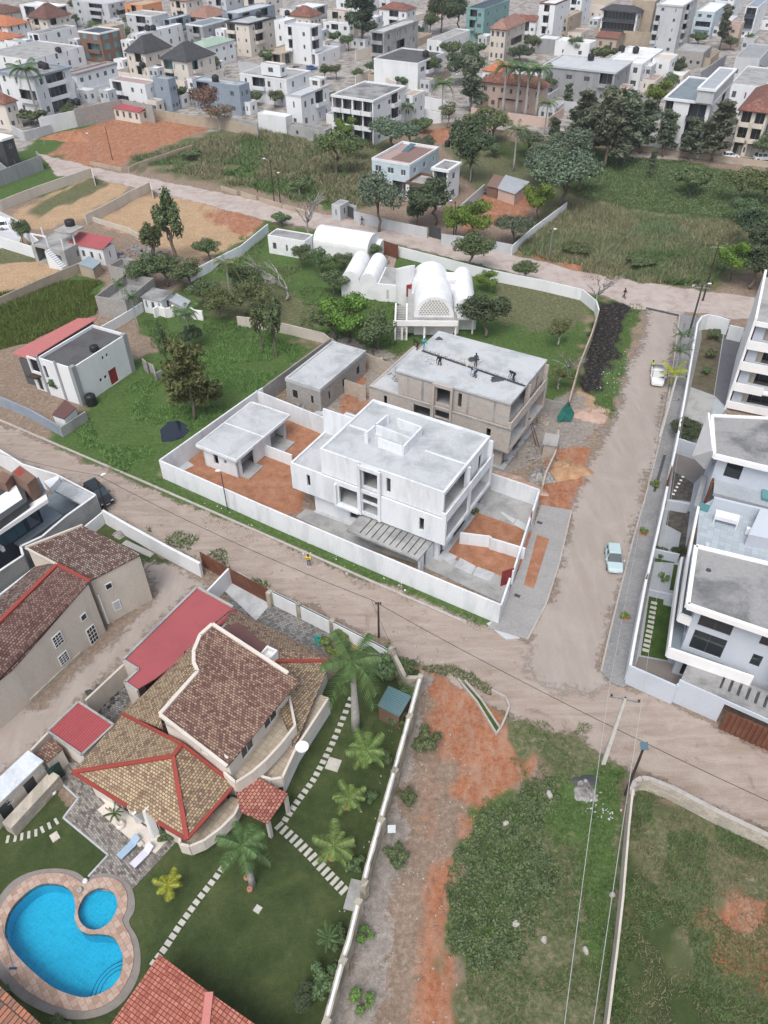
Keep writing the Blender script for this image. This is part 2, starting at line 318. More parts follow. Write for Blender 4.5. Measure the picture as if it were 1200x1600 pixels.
# classes: 1 grass 2 red soil 3 sand 4 grey dust 5 dry weeds 6 black ash 7 dark lawn
REG = [
 (8, 3.0, [(-900,-60),(2000,-60),(2000,235),(1040,235),(860,215),(640,200),(560,205),(330,205),(60,250),(-500,300)]),
 (1, 2.0, [(-60,250),(60,235),(110,265),(130,290),(-60,345)]),
 (2, 1.5, [(50,215),(165,180),(340,192),(205,252),(190,262),(130,262),(60,245)]),
 (1, 1.2, [(50,240),(60,212),(170,175),(180,182),(120,205),(75,240),(115,250)]),
 (5, 2.0, [(195,248),(330,207),(400,203),(560,205),(620,225),(580,320),(540,330),(430,305),(200,262)]),
 (1, 1.5, [(205,250),(330,210),(420,215),(400,230),(300,235),(250,262)]),
 (1, 2.5, [(330,262),(470,270),(560,300),(530,330),(430,300)]),
 (3, 1.2, [(20,335),(150,272),(205,292),(120,345),(60,360)]),
 (5, 1.5, [(40,330),(150,275),(175,285),(60,340)]),
 (3, 1.2, [(145,345),(235,303),(320,310),(415,350),(400,375),(300,412),(230,380)]),
 (2, 2.0, [(310,322),(420,342),(385,372),(330,345)]),
 (5, 1.5, [(-60,370),(70,385),(105,400),(0,425),(-60,440)]),
 (3, 1.0, [(-60,420),(60,408),(120,412),(0,462),(-60,490)]),
 (1, 1.0, [(-60,460),(0,466),(100,425),(165,440),(150,490),(-60,560)]),
 (1, 2.0, [(70,690),(130,640),(130,600),(250,545),(215,500),(220,470),(330,480),(480,540),(515,528),(450,590),(249,725),(258,757),(180,742),(100,705)]),
 (1, .7, [(175,735),(258,750),(420,812),(600,885),(760,960),(790,990),(735,985),(600,930),(480,880),(330,810),(230,765)]),
 (1, 2.5, [(215,500),(330,410),(420,348),(600,383),(740,405),(935,462),(905,560),(885,645),(840,640),(690,520),(600,570),(515,530),(330,495)]),
 (5, 2.0, [(770,430),(860,440),(930,470),(925,500),(870,520),(780,505)]),
 (5, 2.5, [(280,440),(420,440),(520,500),(480,520),(330,490)]),
 (5, 2.0, [(690,220),(770,215),(860,225),(900,310),(1000,330),(1170,350),(1190,420),(1100,455),(980,445),(790,395),(840,330),(740,300)]),
 (7, 2.5, [(740,225),(820,225),(1040,240),(1200,285),(1400,310),(1400,400),(1130,345),(1000,330),(900,310),(820,260)]),
 (2, 1.5, [(660,200),(715,195),(725,220),(660,228)]),
 (2, 1.2, [(755,305),(835,303),(830,335),(800,340),(740,365),(725,355)]),
 (2, .8, [(798,392),(860,355),(868,362),(835,392),(990,440),(985,446)]),
 (1, 1.5, [(930,466),(1004,478),(985,550),(960,640),(935,655),(895,600)]),
 (6, 1.2, [(935,470),(985,478),(965,560),(920,625),(898,612)]),
 (3, 1.2, [(893,640),(905,605),(945,645),(930,668),(895,672)]),
 (4, 1.5, [(760,690),(840,640),(895,610),(945,660),(905,700),(850,720),(800,745),(765,745)]),
 (2, 1.0, [(860,700),(925,705),(915,770),(890,800),(848,790),(843,760)]),
 (4, 1.0, [(440,590),(520,520),(640,560),(560,640),(520,655),(450,625)]),
 (2, 1.5, [(585,560),(545,575),(560,600),(520,640),(560,640)]),
 (5, 1.2, [(480,880),(620,1010),(660,1050),(720,1060),(800,1130),(820,1120),(840,1150),(900,1160),(700,1030),(640,1010),(560,960)]),
 (2, 2.0, [(665,1060),(720,1045),(800,1110),(810,1150),(870,1140),(850,1210),(770,1260),(720,1400),(705,1500),(740,1610),(690,1700),(600,1700),(620,1500),(650,1300),(670,1160)]),
 (0, 3.0, [(640,1330),(665,1340),(660,1450),(640,1600),(610,1720),(560,1720),(600,1450)]),
 (0, 3.0, [(680,1190),(710,1180),(715,1230),(690,1330),(668,1340)]),
 (2, 1.5, [(690,1480),(712,1490),(750,1620),(740,1720),(700,1700),(680,1560)]),
 (4, 1.0, [(655,1055),(672,1060),(640,1200),(615,1400),(600,1500),(580,1700),(490,1700),(560,1420),(620,1200)]),
 (5, 1.5, [(850,1110),(985,1190),(975,1235),(955,1700),(730,1700),(725,1560),(700,1480),(720,1370),(770,1260),(850,1200),(800,1130)]),
 (5, 1.5, [(780,1110),(850,1110),(900,1160),(860,1215),(800,1160)]),
 (1, 2.5, [(725,1400),(765,1280),(850,1220),(905,1200),(985,1200),(965,1400),(950,1520),(900,1480),(890,1340),(840,1290),(850,1400),(830,1480),(740,1530)]),
 (5, 2.0, [(830,1300),(880,1350),(890,1500),(870,1640),(800,1650),(730,1600),(715,1540),(800,1500)]),
 (7, 1.0, [(985,1225),(1200,1310),(1400,1390),(1400,1800),(940,1800),(965,1400)]),
 (5, 2.5, [(1000,1240),(1200,1320),(1400,1400),(1200,1440),(1040,1400),(985,1320)]),
 (5, 2.5, [(1050,1500),(1100,1400),(1300,1400),(1300,1650),(1150,1560)]),
 (2, 1.8, [(1085,1440),(1130,1400),(1400,1440),(1400,1600),(1200,1560),(1130,1500)]),
 (7, .3, [(0,1235),(85,1225),(120,1285),(250,1300),(440,1200),(505,1070),(560,1010),(655,1050),(640,1120),(565,1400),(505,1620),(480,1760),(-200,1900),(-200,1350)]),
 (7, .5, [(163,805),(240,860),(280,880),(270,900),(200,880),(150,825)]),
]
def build_ground():
    xs = np.concatenate([-np.geomspace(1400, 71, 60), np.arange(-70, 70, .45), np.geomspace(71, 1400, 60)])
    ys = np.concatenate([np.arange(2, 150, .45), np.geomspace(150.5, 3200, 110)])
    X, Y = np.meshgrid(xs, ys); ny, nx = X.shape
    wob = (vnoise(X, Y, 1.6)-.5)*1.6+(vnoise(X, Y, .6)-.5)*.5
    Wt = np.zeros((9,)+X.shape); Wt[0] = 1
    for c, soft, poly in REG:
        # scale edges with softness; noise wobbles the outline
        m = np.clip(.5+(sdf(X, Y, px(poly))+wob*min(soft, 1.6))/(2*soft), 0, 1); m = m*m*(3-2*m)
        Wt *= (1-m); Wt[c] += m
    n = nx*ny
    pool = sdf(X, Y, px([(x/3, 1300+y/3) for x, y in [(-20,420),(20,330),(90,250),(170,205),(270,195),(345,215),(395,245),(440,222),(500,215),(560,235),(595,290),(595,360),(575,420),(610,490),(628,570),(615,660),(560,760),(480,820),(380,840),(270,820),(150,760),(60,680),(0,590),(-30,500)]]))
    co = np.stack([X.ravel(), Y.ravel(), np.zeros(n)], 1)
    I = np.arange(n).reshape(ny, nx)
    F_ = np.stack([I[:-1,:-1].ravel(), I[:-1,1:].ravel(), I[1:,1:].ravel(), I[1:,:-1].ravel()], 1)
    dug = (pool > .25); kq = ~(dug[:-1,:-1] & dug[:-1,1:] & dug[1:,1:] & dug[1:,:-1]).ravel(); F_ = F_[kq]   # the pool is dug into the ground
    me = bpy.data.meshes.new('ground'); me.from_pydata(co.tolist(), [], F_.tolist())
    acc = Wt[0].copy(); facs = []
    for k in range(1, 9): acc += Wt[k]; facs.append(np.where(acc > 1e-4, Wt[k]/np.maximum(acc, 1e-4), 0))
    for i in range(2):
        a = me.color_attributes.new('zone_%d' % i, 'FLOAT_COLOR', 'POINT')
        a.data.foreach_set('color', np.stack([f.ravel() for f in facs[i*4:i*4+4]], 1).astype(np.float32).ravel())
    me.update(); o = bpy.data.objects.new('ground', me); col.objects.link(o); tag(o, kind='structure')
    m, nt, b = newmat('groundmat'); g = N(nt, 'NewGeometry'); vec = g.outputs['Position']
    n1 = noise(nt, vec, .35, 8, .7, .5); n2 = noise(nt, vec, 2.2, 8, .72, .3); n3 = noise(nt, vec, 9, 5, .7)
    mp = N(nt, 'Mapping'); mp.inputs['Rotation'].default_value = (0, 0, R(10)); mp.inputs['Scale'].default_value = (1.1, .45, 1); nt.links.new(vec, mp.inputs[0])
    n4 = noise(nt, mp.outputs[0], .9, 7, .7, .4)
    soil = ramp(nt, n2, [(.3, (.16, .115, .085)), (.5, (.25, .19, .145)), (.68, (.36, .29, .235))])
    grass = ramp(nt, n2, [(.3, (.045, .08, .024)), (.5, (.075, .13, .038)), (.72, (.14, .18, .075))])
    red = mixc(nt, math_(nt, 'MULTIPLY', sstep(nt, n4, .42, .64), .5), ramp(nt, n2, [(.3, (.2, .08, .045)), (.5, (.34, .145, .08)), (.7, (.4, .21, .13))]), (.4, .29, .22))
    sand = ramp(nt, n2, [(.3, (.3, .19, .11)), (.5, (.42, .29, .175)), (.7, (.5, .41, .31))])
    grey = ramp(nt, n2, [(.3, (.19, .165, .145)), (.5, (.28, .25, .225)), (.7, (.4, .365, .335))])
    dry = ramp(nt, n2, [(.3, (.06, .085, .035)), (.48, (.11, .125, .06)), (.6, (.19, .17, .11)), (.75, (.3, .25, .18))])
    ash = ramp(nt, n2, [(.4, (.012, .012, .014)), (.53, (.03, .028, .027)), (.62, (.12, .1, .085)), (.72, (.22, .19, .16))])
    lawn = ramp(nt, n1, [(.3, (.034, .046, .02)), (.5, (.052, .066, .028)), (.7, (.085, .088, .042))])
    lawn = mixc(nt, .25, lawn, grass)
    town = ramp(nt, n1, [(.28, (.08, .09, .05)), (.4, (.22, .2, .18)), (.52, (.34, .315, .295)), (.64, (.42, .4, .385)), (.76, (.2, .19, .16))])
    cur = soil; k = 0; at = [N(nt, 'Attribute', attribute_name='zone_0'), N(nt, 'Attribute', attribute_name='zone_1')]
    ch = []
    for a in at:
        s = N(nt, 'SeparateColor'); nt.links.new(a.outputs['Color'], s.inputs[0]); ch += [s.outputs[0], s.outputs[1], s.outputs[2], a.outputs['Alpha']]
    jit = math_(nt, 'ADD', math_(nt, 'MULTIPLY', math_(nt, 'SUBTRACT', n2, .5), 1.3), math_(nt, 'MULTIPLY', math_(nt, 'SUBTRACT', n3, .5), .9))
    for c_, f_ in zip((grass, red, sand, grey, dry, ash, lawn, town), ch):
        e = math_(nt, 'MULTIPLY', math_(nt, 'MULTIPLY', f_, math_(nt, 'SUBTRACT', 1, f_)), 4)
        f2 = sstep(nt, math_(nt, 'ADD', f_, math_(nt, 'MULTIPLY', jit, e)), .3, .7)
        cur = mixc(nt, f2, cur, c_)
    cur = mixc(nt, 1.0, cur, ramp(nt, n3, [(.3, (.72,)*3), (.7, (1.15,)*3)]), 'MULTIPLY')
    cur = mixc(nt, 1.0, cur, ramp(nt, n1, [(.3, (.85,)*3), (.7, (1.12,)*3)]), 'MULTIPLY')
    nt.links.new(cur, b.inputs['Base Color']); b.inputs['Roughness'].default_value = .95; b.inputs['Specular IOR Level'].default_value = .1
    bumpn(nt, math_(nt, 'ADD', n2, n3), .6, b, .08)
    me.materials.append(m)
build_ground()
def crisp(name, pts, z, m, kind='structure', th=0.0, **k):   # flat sheet with clean edges (a slab when th > 0)
    mb = MB(); w_ = px(pts)
    if th: mb.prism(w_, z-th, z)
    else:
        ar = sum(w_[i-1].x*w_[i].y-w_[i].x*w_[i-1].y for i in range(len(w_)))
        if ar < 0: w_ = w_[::-1]
        mb.add([(p.x, p.y, z) for p in w_], [list(range(len(w_)))])
    o = mb.build(name, m); return tag(o, kind=kind, **k)
def soft(name, pts, z, m, cell=.5, wobble=.5, border=.5):    # sheet whose edge is ragged like swept dust
    P = px(pts); xs = [p.x for p in P]; ys = [p.y for p in P]
    gx = np.arange(min(xs)-1.5, max(xs)+1.5, cell); gy = np.arange(min(ys)-1.5, max(ys)+1.5, cell)
    X, Y = np.meshgrid(gx, gy); S = sdf(X, Y, P); S += (vnoise(X, Y, 1.7)-.5)*wobble*2
    ny, nx = X.shape; I = np.arange(nx*ny).reshape(ny, nx); K = S > -border-cell
    k = K[:-1,:-1] | K[1:,:-1] | K[:-1,1:] | K[1:,1:]
    Fq = np.stack([I[:-1,:-1][k], I[:-1,1:][k], I[1:,1:][k], I[1:,:-1][k]], 1)
    us, inv = np.unique(Fq, return_inverse=True); inv = inv.reshape(Fq.shape)
    co = np.stack([X.ravel()[us], Y.ravel()[us], np.full(len(us), z)], 1)
    me = bpy.data.meshes.new(name); me.from_pydata(co.tolist(), [], inv.tolist())
    a = me.attributes.new('edge', 'FLOAT', 'POINT'); a.data.foreach_set('value', S.ravel()[us].astype(np.float32))
    me.materials.append(M[m]); o = bpy.data.objects.new(name, me); col.objects.link(o); return tag(o, kind='structure')
def softmat(name, build, border=.5, rough=.9):
    m, nt, b = newmat(name); g = N(nt, 'NewGeometry'); vec = g.outputs['Position']
    cc, hgt = build(nt, vec); nt.links.new(cc, b.inputs['Base Color']); b.inputs['Roughness'].default_value = rough; b.inputs['Specular IOR Level'].default_value = .15
    bumpn(nt, hgt, .4, b, .05)
    a = N(nt, 'Attribute', attribute_name='edge'); n = noise(nt, vec, 1.6, 6, .7)
    al = sstep(nt, math_(nt, 'ADD', math_(nt, 'DIVIDE', a.outputs['Fac'], border), math_(nt, 'MULTIPLY', math_(nt, 'SUBTRACT', n, .5), 3)), -.4, .6)
    tr = N(nt, 'BsdfTransparent'); mx = N(nt, 'MixShader'); nt.links.new(al, mx.inputs[0]); nt.links.new(tr.outputs[0], mx.inputs[1]); nt.links.new(b.outputs[0], mx.inputs[2])
    nt.links.new(mx.outputs[0], nt.nodes['Material Output'].inputs[0])
def _road(nt, vec):
    mp = N(nt, 'Mapping'); mp.inputs['Rotation'].default_value = (0, 0, R(-20)); mp.inputs['Scale'].default_value = (1.6, .3, 1); nt.links.new(vec, mp.inputs[0])
    n1 = noise(nt, mp.outputs[0], .5, 7, .7, .5); n2 = noise(nt, vec, .22, 6, .65, .6); n3 = noise(nt, vec, 11, 4, .7)
    c = ramp(nt, n1, [(.3, (.31, .265, .235)), (.5, (.335, .29, .26)), (.7, (.375, .335, .305))])
    c = mixc(nt, math_(nt, 'MULTIPLY', sstep(nt, n2, .45, .75), .5), c, (.42, .38, .35))
    return mixc(nt, 1.0, c, ramp(nt, n3, [(.3, (.86,)*3), (.7, (1.08,)*3)]), 'MULTIPLY'), n3
softmat('road', _road, 1.4)
def _dirt(nt, vec):
    mp = N(nt, 'Mapping'); mp.inputs['Rotation'].default_value = (0, 0, R(31)); mp.inputs['Scale'].default_value = (.22, 1.5, 1); nt.links.new(vec, mp.inputs[0])
    n1 = noise(nt, mp.outputs[0], .7, 8, .72, .6); n2 = noise(nt, vec, .35, 8, .7, .6); n3 = noise(nt, vec, 8, 5, .75)
    c = ramp(nt, n1, [(.3, (.27, .21, .17)), (.45, (.325, .265, .225)), (.58, (.37, .31, .27)), (.72, (.42, .365, .33))])
    c = mixc(nt, math_(nt, 'MULTIPLY', sstep(nt, n2, .52, .66), .7), c, (.4, .34, .3))
    c = mixc(nt, math_(nt, 'MULTIPLY', sstep(nt, n2, .44, .34), .45), c, (.17, .125, .095))
    return mixc(nt, 1.0, c, ramp(nt, n3, [(.3, (.8,)*3), (.7, (1.1,)*3)]), 'MULTIPLY'), n3
softmat('dirt', _dirt, .8)
def _pale(nt, vec):
    n1 = noise(nt, vec, .4, 8, .7, .6); n3 = noise(nt, vec, 9, 5, .7)
    c = ramp(nt, n1, [(.3, (.3, .24, .21)), (.5, (.41, .35, .32)), (.7, (.47, .42, .39))])
    return mixc(nt, 1.0, c, ramp(nt, n3, [(.3, (.88,)*3), (.7, (1.06,)*3)]), 'MULTIPLY'), n3
softmat('paleroad', _pale, .5)
# roads
soft('dirt_road', [(-120,600),(0,662),(150,726),(330,802),(500,872),(640,930),(780,985),(860,1010),(950,1060),(1010,1085),(1200,1170),(1420,1270),(1420,1400),(1200,1300),(1010,1212),(960,1195),(900,1150),(800,1125),(720,1075),(660,1040),(600,1005),(540,975),(420,920),(320,885),(240,845),(160,800),(140,770),(60,735),(-120,665)], .004, 'dirt', .5, .6, .8)
soft('road', [(990,470),(1012,478),(1006,520),(985,570),(960,650),(930,700),(912,745),(893,800),(872,880),(850,945),(826,1000),(812,1045),(860,1075),(920,1085),(952,1066),(938,1045),(966,930),(990,840),(1012,760),(1030,690),(1048,600),(1063,500),(1075,485)], .008, 'road', .4, .6, 1.8)
soft('upper_street', [(60,240),(150,262),(240,280),(430,318),(560,345),(700,375),(800,398),(900,422),(1000,440),(1080,452),(1200,468),(1400,490),(1400,530),(1200,505),(1075,488),(990,484),(960,468),(880,448),(760,416),(660,392),(600,378),(520,362),(420,345),(300,315),(150,280),(90,275)], .012, 'paleroad', .5, .5, .5)
soft('yard_ground', [(-60,1250),(-60,1100),(60,1105),(180,995),(240,935),(225,880),(275,880),(345,920),(300,925),(190,1035),(60,1165),(0,1215)], .004, 'road', .4, .3, 1.4)
tiles('pavers', (.27, .265, .26), (.33, .325, .32), (.4, .39, .38), .2, .1, 0, .25, (.22,.22,.22), .01, .2, .4)
tiles('pavers_dark', (.17, .17, .175), (.25, .25, .255), (.34, .34, .34), .22, .11, 0, .25, (.16,.16,.16), .01, .2, .3)
crisp('pavement', [(1062,492),(1096,497),(1096,530),(1078,612),(1058,700),(1040,790),(1022,880),(1006,960),(988,1066),(974,1075),(956,1068),(939,1050),(950,1000),(967,930),(990,840),(1013,760),(1031,690),(1048,600)], .12, 'pavers_dark', th=.1)
crisp('pavement', [(845,790),(893,798),(874,880),(853,945),(824,1000),(790,990),(762,982),(785,950),(815,880)], .12, 'pavers', th=.1)
plain('kerbstone', (.42, .39, .36), (.3, .27, .25), .9, 1.5, .7)
def strip(name, pts, w_, z0, z1, m, parent=None, kind='structure'):
    mb = MB(); P = px(pts)
    for a, b in zip(P, P[1:]): mb.wall(a, b, z0, z1, w_)
    o = mb.build(name, m, parent)
    if kind and not parent: tag(o, kind=kind)
    return o
strip('kerb', [(-120,605),(0,657),(100,700),(217,750),(400,830),(560,900),(725,972)], .28, 0, .13, 'kerbstone')
strip('kerb', [(893,798),(874,880),(853,945),(824,1000)], .16, .0, .14, 'kerbstone')
strip('kerb', [(1062,492),(1048,600),(1031,690),(1013,760),(990,840),(967,930),(950,1000),(939,1050)], .16, .0, .14, 'kerbstone')
multi('redsoil', [(.3, (.24, .11, .065)), (.5, (.33, .16, .095)), (.7, (.4, .22, .145))], .8)
multi('planting_soil', [(.3, (.05, .04, .03)), (.5, (.09, .07, .05)), (.7, (.14, .1, .08))], 1.2)
multi('lawnmat', [(.3, (.03, .06, .015)), (.5, (.045, .085, .02)), (.7, (.08, .11, .03))], .8)
crisp('tree_pit', [(839,837),(858,843),(834,921),(818,915)], .124, 'redsoil')
crisp('drain', [(1010,480),(1063,492),(1062,495),(1009,483)], .016, 'charcoal')
# ---------------- white unfinished villa and its walled plot ----------------
def wallthing(name, label, runs, cat='wall', group=None, m='raw_white', th=.2, cap=None):
    """runs: list of (pixel list on top of the wall, height, base)"""
    p0 = W(*runs[0][0][0][:2], runs[0][1]); rt = root(name, label, cat, (p0.x, p0.y, 0), TH, group)
    mb = MB()
    for r in runs:
        pts, h = r[0], r[1]; zb = r[2] if len(r) > 2 else 0
        P = [L(rt, x, y, h) for x, y in pts]
        for a, b in zip(P, P[1:]): mb.wall(a, b, zb, h, th)
    mb.build('wall', m, rt)
    return rt, mb
def solid(rt, name, m, top, h, zb, mb=None):   # vertical-sided block under a picture outline at height h
    b = mb or MB(); b.drop([L(rt, p[0], p[1], p[2] if len(p) > 2 else h) for p in top], zb)
    return b if mb else b.build(name, m, rt)
def win(rt, p, q, u0, u1, za, zb, frame='charcoal', pane='glass', inset=.12, mull=0, name='window', fw=.06):
    """framed pane in an opening of the facade p->q"""
    p, q = Vector(p[:2]), Vector(q[:2]); d = (q-p).normalized(); n = Vector((-d.y, d.x)); f = MB(); g = MB()
    P = lambda u, k: p+d*u+n*k
    for (a, b, c, e) in ((u0, u1, za, za+fw), (u0, u1, zb-fw, zb), (u0, u0+fw, za+fw, zb-fw), (u1-fw, u1, za+fw, zb-fw)):
        f.wall(P(a, inset), P(b, inset), c, e, .07)
    for k in range(mull):
        u = u0+(u1-u0)*(k+1)/(mull+1); f.wall(P(u-fw/2, inset), P(u+fw/2, inset), za+fw, zb-fw, .06)
    o = f.build(name, frame, rt); g.wall(P(u0+fw*.5, inset), P(u1-fw*.5, inset), za+fw*.5, zb-fw*.5, .02); g.build('pane', pane, o)
    return o
def twin_villa(corner, raw):
    """both halves of the twin plot use one plan; raw = still bare blockwork"""
    zr = 9.7; o = W(*corner, zr)
    if raw:
        c, s_ = math.cos(R(-30.6)), math.sin(R(-30.6)); o = Vector((o.x-14.6*c, o.y-14.6*s_, 0))
        rt = root('unfinished_villa', 'unplastered tan blockwork villa under construction with workers on its pale concrete roof', 'house', (o.x, o.y, 0), R(-30.6)); wm_, sl_ = 'blockwall', 'pale_concrete'
    else:
        rt = root('unfinished_villa', 'large white unfinished flat-roofed villa in the walled plot with red soil, bare concrete roof', 'house', (o.x, o.y, 0), R(-30.6)); wm_, sl_ = 'raw_white', 'pale_concrete'
    wx, d1, dn, lx, o1, o2, c1, c2 = 14.6, 10.9, 5.3, -4.0, 5.25, 7.15, 2.3, 4.6
    tb = 6.6; wm = MB()
    wm.facade((0, 0), (wx, 0), 6.55, zr, [(o1, o2, 6.9, 9.3), (o2+.9, o2+1.4, 7.2, 9.1)])
    wm.facade((wx, .23), (wx, d1-.02), 6.55, zr-.36, [(.02, 5.0, 6.6, 9.3), (5.6, 6.3, 6.6, 8.8), (8, 8.9, 6.6, 8.8)])
    wm.facade((wx, d1), (0, d1), 6.55, zr, [(2, 3.2, 7.4, 8.8), (6, 7.5, 7.4, 8.8), (10, 11, 7.4, 8.8)])
    wm.facade((0, d1-.23), (0, .23), 6.55, zr, [(2.5, 3.7, 7.4, 8.8)])
    fy = -.28; ex = wx+.5
    wm.facade((lx, fy), (ex, fy), 3.05, 6.52, [(-1.9, -1.45, 4.2, 5.8)] and [(lx*-1-1.9, lx*-1-1.45, 4.2, 5.8), (c1-lx, c2-lx, 3.5, 5.9), (o1-lx, o2-lx, 5.1, 6.1), (o1-lx, o2-lx, 3.5, 4.9), (12.1-lx, 12.65-lx, 4.0, 5.7)])
    wm.facade((ex, fy+.23), (ex, d1+.1), 3.05, 6.52, [(.1, 5.3, 3.5, 6.1), (5.8, 10.9, 3.5, 6.1)])
    wm.facade((ex, d1+.33), (lx, d1+.33), 3.05, 6.52, [(3, 4.2, 4.2, 5.6), (9, 10.4, 4.2, 5.6)])
    wm.facade((lx, d1+.1), (lx, fy+.23), 3.05, 6.52, [(2.5, 3.7, 4.2, 5.6)])
    gx = -1.7
    wm.facade((gx, .6), (wx-.6, .6), 0.05, 3.05, [(4.7, 6.6, 1.0, 2.4), (9.5, 11, .1, 2.4)])
    wm.facade((wx-.6, .83), (wx-.6, d1-.4), .05, 3.05, [(.3, 1.1, .1, 2.5), (3.5, 6.4, .1, 2.5)])
    wm.facade((wx-.6, d1-.4), (gx, d1-.4), .05, 3.05, []); wm.facade((gx, d1-.63), (gx, .83), .05, 3.05, [])
    if not raw: wm.wall((lx, tb), (-.01, tb), 6.43, zr, .2)
    for a, b in ((o1-.4, o1-.1), (o2+.1, o2+.4)): wm.box(a, b, -.5, -.29, 3.1, zr+.08)
    wm.box(o1-.1, o2+.1, -.5, -.003, 9.35, zr+.08)
    if not raw: wm.box(c1-.45, c1-.2, -.62, -.285, 3.35, 6.1); wm.box(c1-.45, o1-.403, -.62, -.285, 3.1, 3.33)
    wm.box(ex-.16, ex, fy+.003, d1+.3, 6.53, 7.35); wm.box(wx, ex-.163, fy, fy+.16, 6.53, 7.35); wm.box(wx, ex-.163, d1+.15, d1+.3, 6.53, 7.35)
    wm.box(wx-.25, ex-.17, 5.35, 5.6, 6.53, zr-.37); wm.box(wx-.25, ex-.01, d1-.3, d1-.003, 6.53, zr-.37)
    wm.build('wall', wm_, rt)
    s = MB()
    s.box(.22, wx-.01, .22, d1-.22, zr-.35, zr-.14) if not raw else s.box(-.25, wx+.1, -.2, d1+.2, zr-.12, zr+.12)
    s.box(lx+.22, ex-.22, fy+.23, d1+.1, 6.2, 6.42); s.box(lx+.22, ex-.22, fy+.23, d1+.1, 3.06, 3.3)
    s.box(gx+.22, wx-.82, .83, d1-.63, 2.85, 3.04); s.box(gx, wx, .2, d1, .05, .1)
    s.build('floor_slab', sl_, rt)
    if not raw:
        t = MB()
        t.box(-.03, wx+.03, -.03, .2, zr+.003, zr+.08); t.box(-.03, wx+.03, d1-.2, d1+.03, zr+.003, zr+.08); t.box(-.03, .2, .2, d1-.2, zr+.003, zr+.08); t.box(wx-.22, wx+.03, .2, d1-.2, zr-.36, zr+.08)
        t.box(.23, wx*.3, dn, dn+.18, zr-.14, zr-.02); t.box(wx*.66, wx-.23, 5.3, 5.45, zr-.14, zr-.04)
        t.wall((lx+.12, fy+.1), (0, fy+.1), 6.525, 6.6, .24); t.wall((lx+.12, fy+.22), (lx+.12, tb-.1), 6.525, 6.6, .24)
        t.build('roof_kerb', 'raw_white', rt)
        z = zr+1.0; sb = MB(); q = lambda x, y: L(rt, x, y, z)
        for a, b in (((570,677.5),(605,648)), ((586,663),(641,684)), ((621,653.5),(659,667)), ((659,667),(629.5,698)), ((591,684),(629.5,698)), ((570,677.5),(575,679.5)), ((605,648),(608,649))):
            sb.wall(q(*a), q(*b), zr-.14, z, .2)
        sb.build('stair_parapet', 'raw_white', rt)
    st = MB()
    st.box(o2+.6, o2+.75, .3, 6, 6.45, zr-.36); st.box(1, wx-1, 5.5, 5.65, 6.45, zr-.36); st.box(wx-2.6, wx-2.4, .3, 5.3, 6.45, zr-.36)
    st.box(c1-1.2, c1-1.05, .3, 4.5, 3.3, 6.2); st.box(1, wx-1.9, 4.6, 4.75, 3.3, 6.2); st.box(wx-1.8, wx-1.6, 0, 10.9, 3.3, 6.2); st.box(o1-.2, o2+.2, 1.6, 2.0, 4.7, 4.95)
    tag(st.build('inner_wall', 'beige', rt), kind=None)
    if raw:
        for x in (1.2, 3.2, 9.2, 12.6): c_ = MB(); c_.box(x, x+.3, -.03, -.003, 6.55, zr-.13); c_.build('column', 'concrete', rt)
        c_ = MB(); c_.box(lx, ex+.05, fy-.04, fy-.003, 6.2, 6.5); c_.build('ring_beam', 'concrete', rt); c_ = MB(); c_.box(lx, ex+.05, fy-.04, fy-.003, 3.06, 3.3); c_.build('ring_beam', 'concrete', rt)
    if not raw:
        d = MB(); d.box(wx-2.38, wx-2.33, 2.9, 3.9, 6.43, 8.7); d.build('door', 'orangewall', rt)
    return rt
rtv = twin_villa((500, 702), False)
def pergola():
    za = 2.75; o = W(541, 828, za); rt = root('slatted_carport', 'concrete slatted car shelter between the white villa and its front wall', 'carport', (o.x, o.y, 0), R(-31.5))
    l = L(rt, 653, 882, za).x; y1 = 3.3; x1 = l-.3; cp = MB()
    cp.box(0, 1.4, 0, y1, za-.25, za); cp.box(1.4, x1, 0, .35, za-.25, za-.003); cp.box(1.4, x1, y1-.3, y1, za-.25, za-.003)
    n = 10
    for i in range(n):
        xx = 1.55+(x1-1.7)*i/(n-1)*.93; cp.box(xx, xx+.6 if i < n-1 else x1, .35, y1-.3, za-.22, za)
    cp.build('slatted_roof', 'concrete', rt)
    cw = MB(); cw.box(x1-.22, x1, .36, 1.2, .02, za-.26); cw.build('pier', 'raw_white', rt)
    cw = MB(); cw.box(x1-.22, x1, 2.0, y1-.02, .02, za-.26); cw.build('pier', 'raw_white', rt)
pergola()
rtc = twin_villa((798, 631), True)
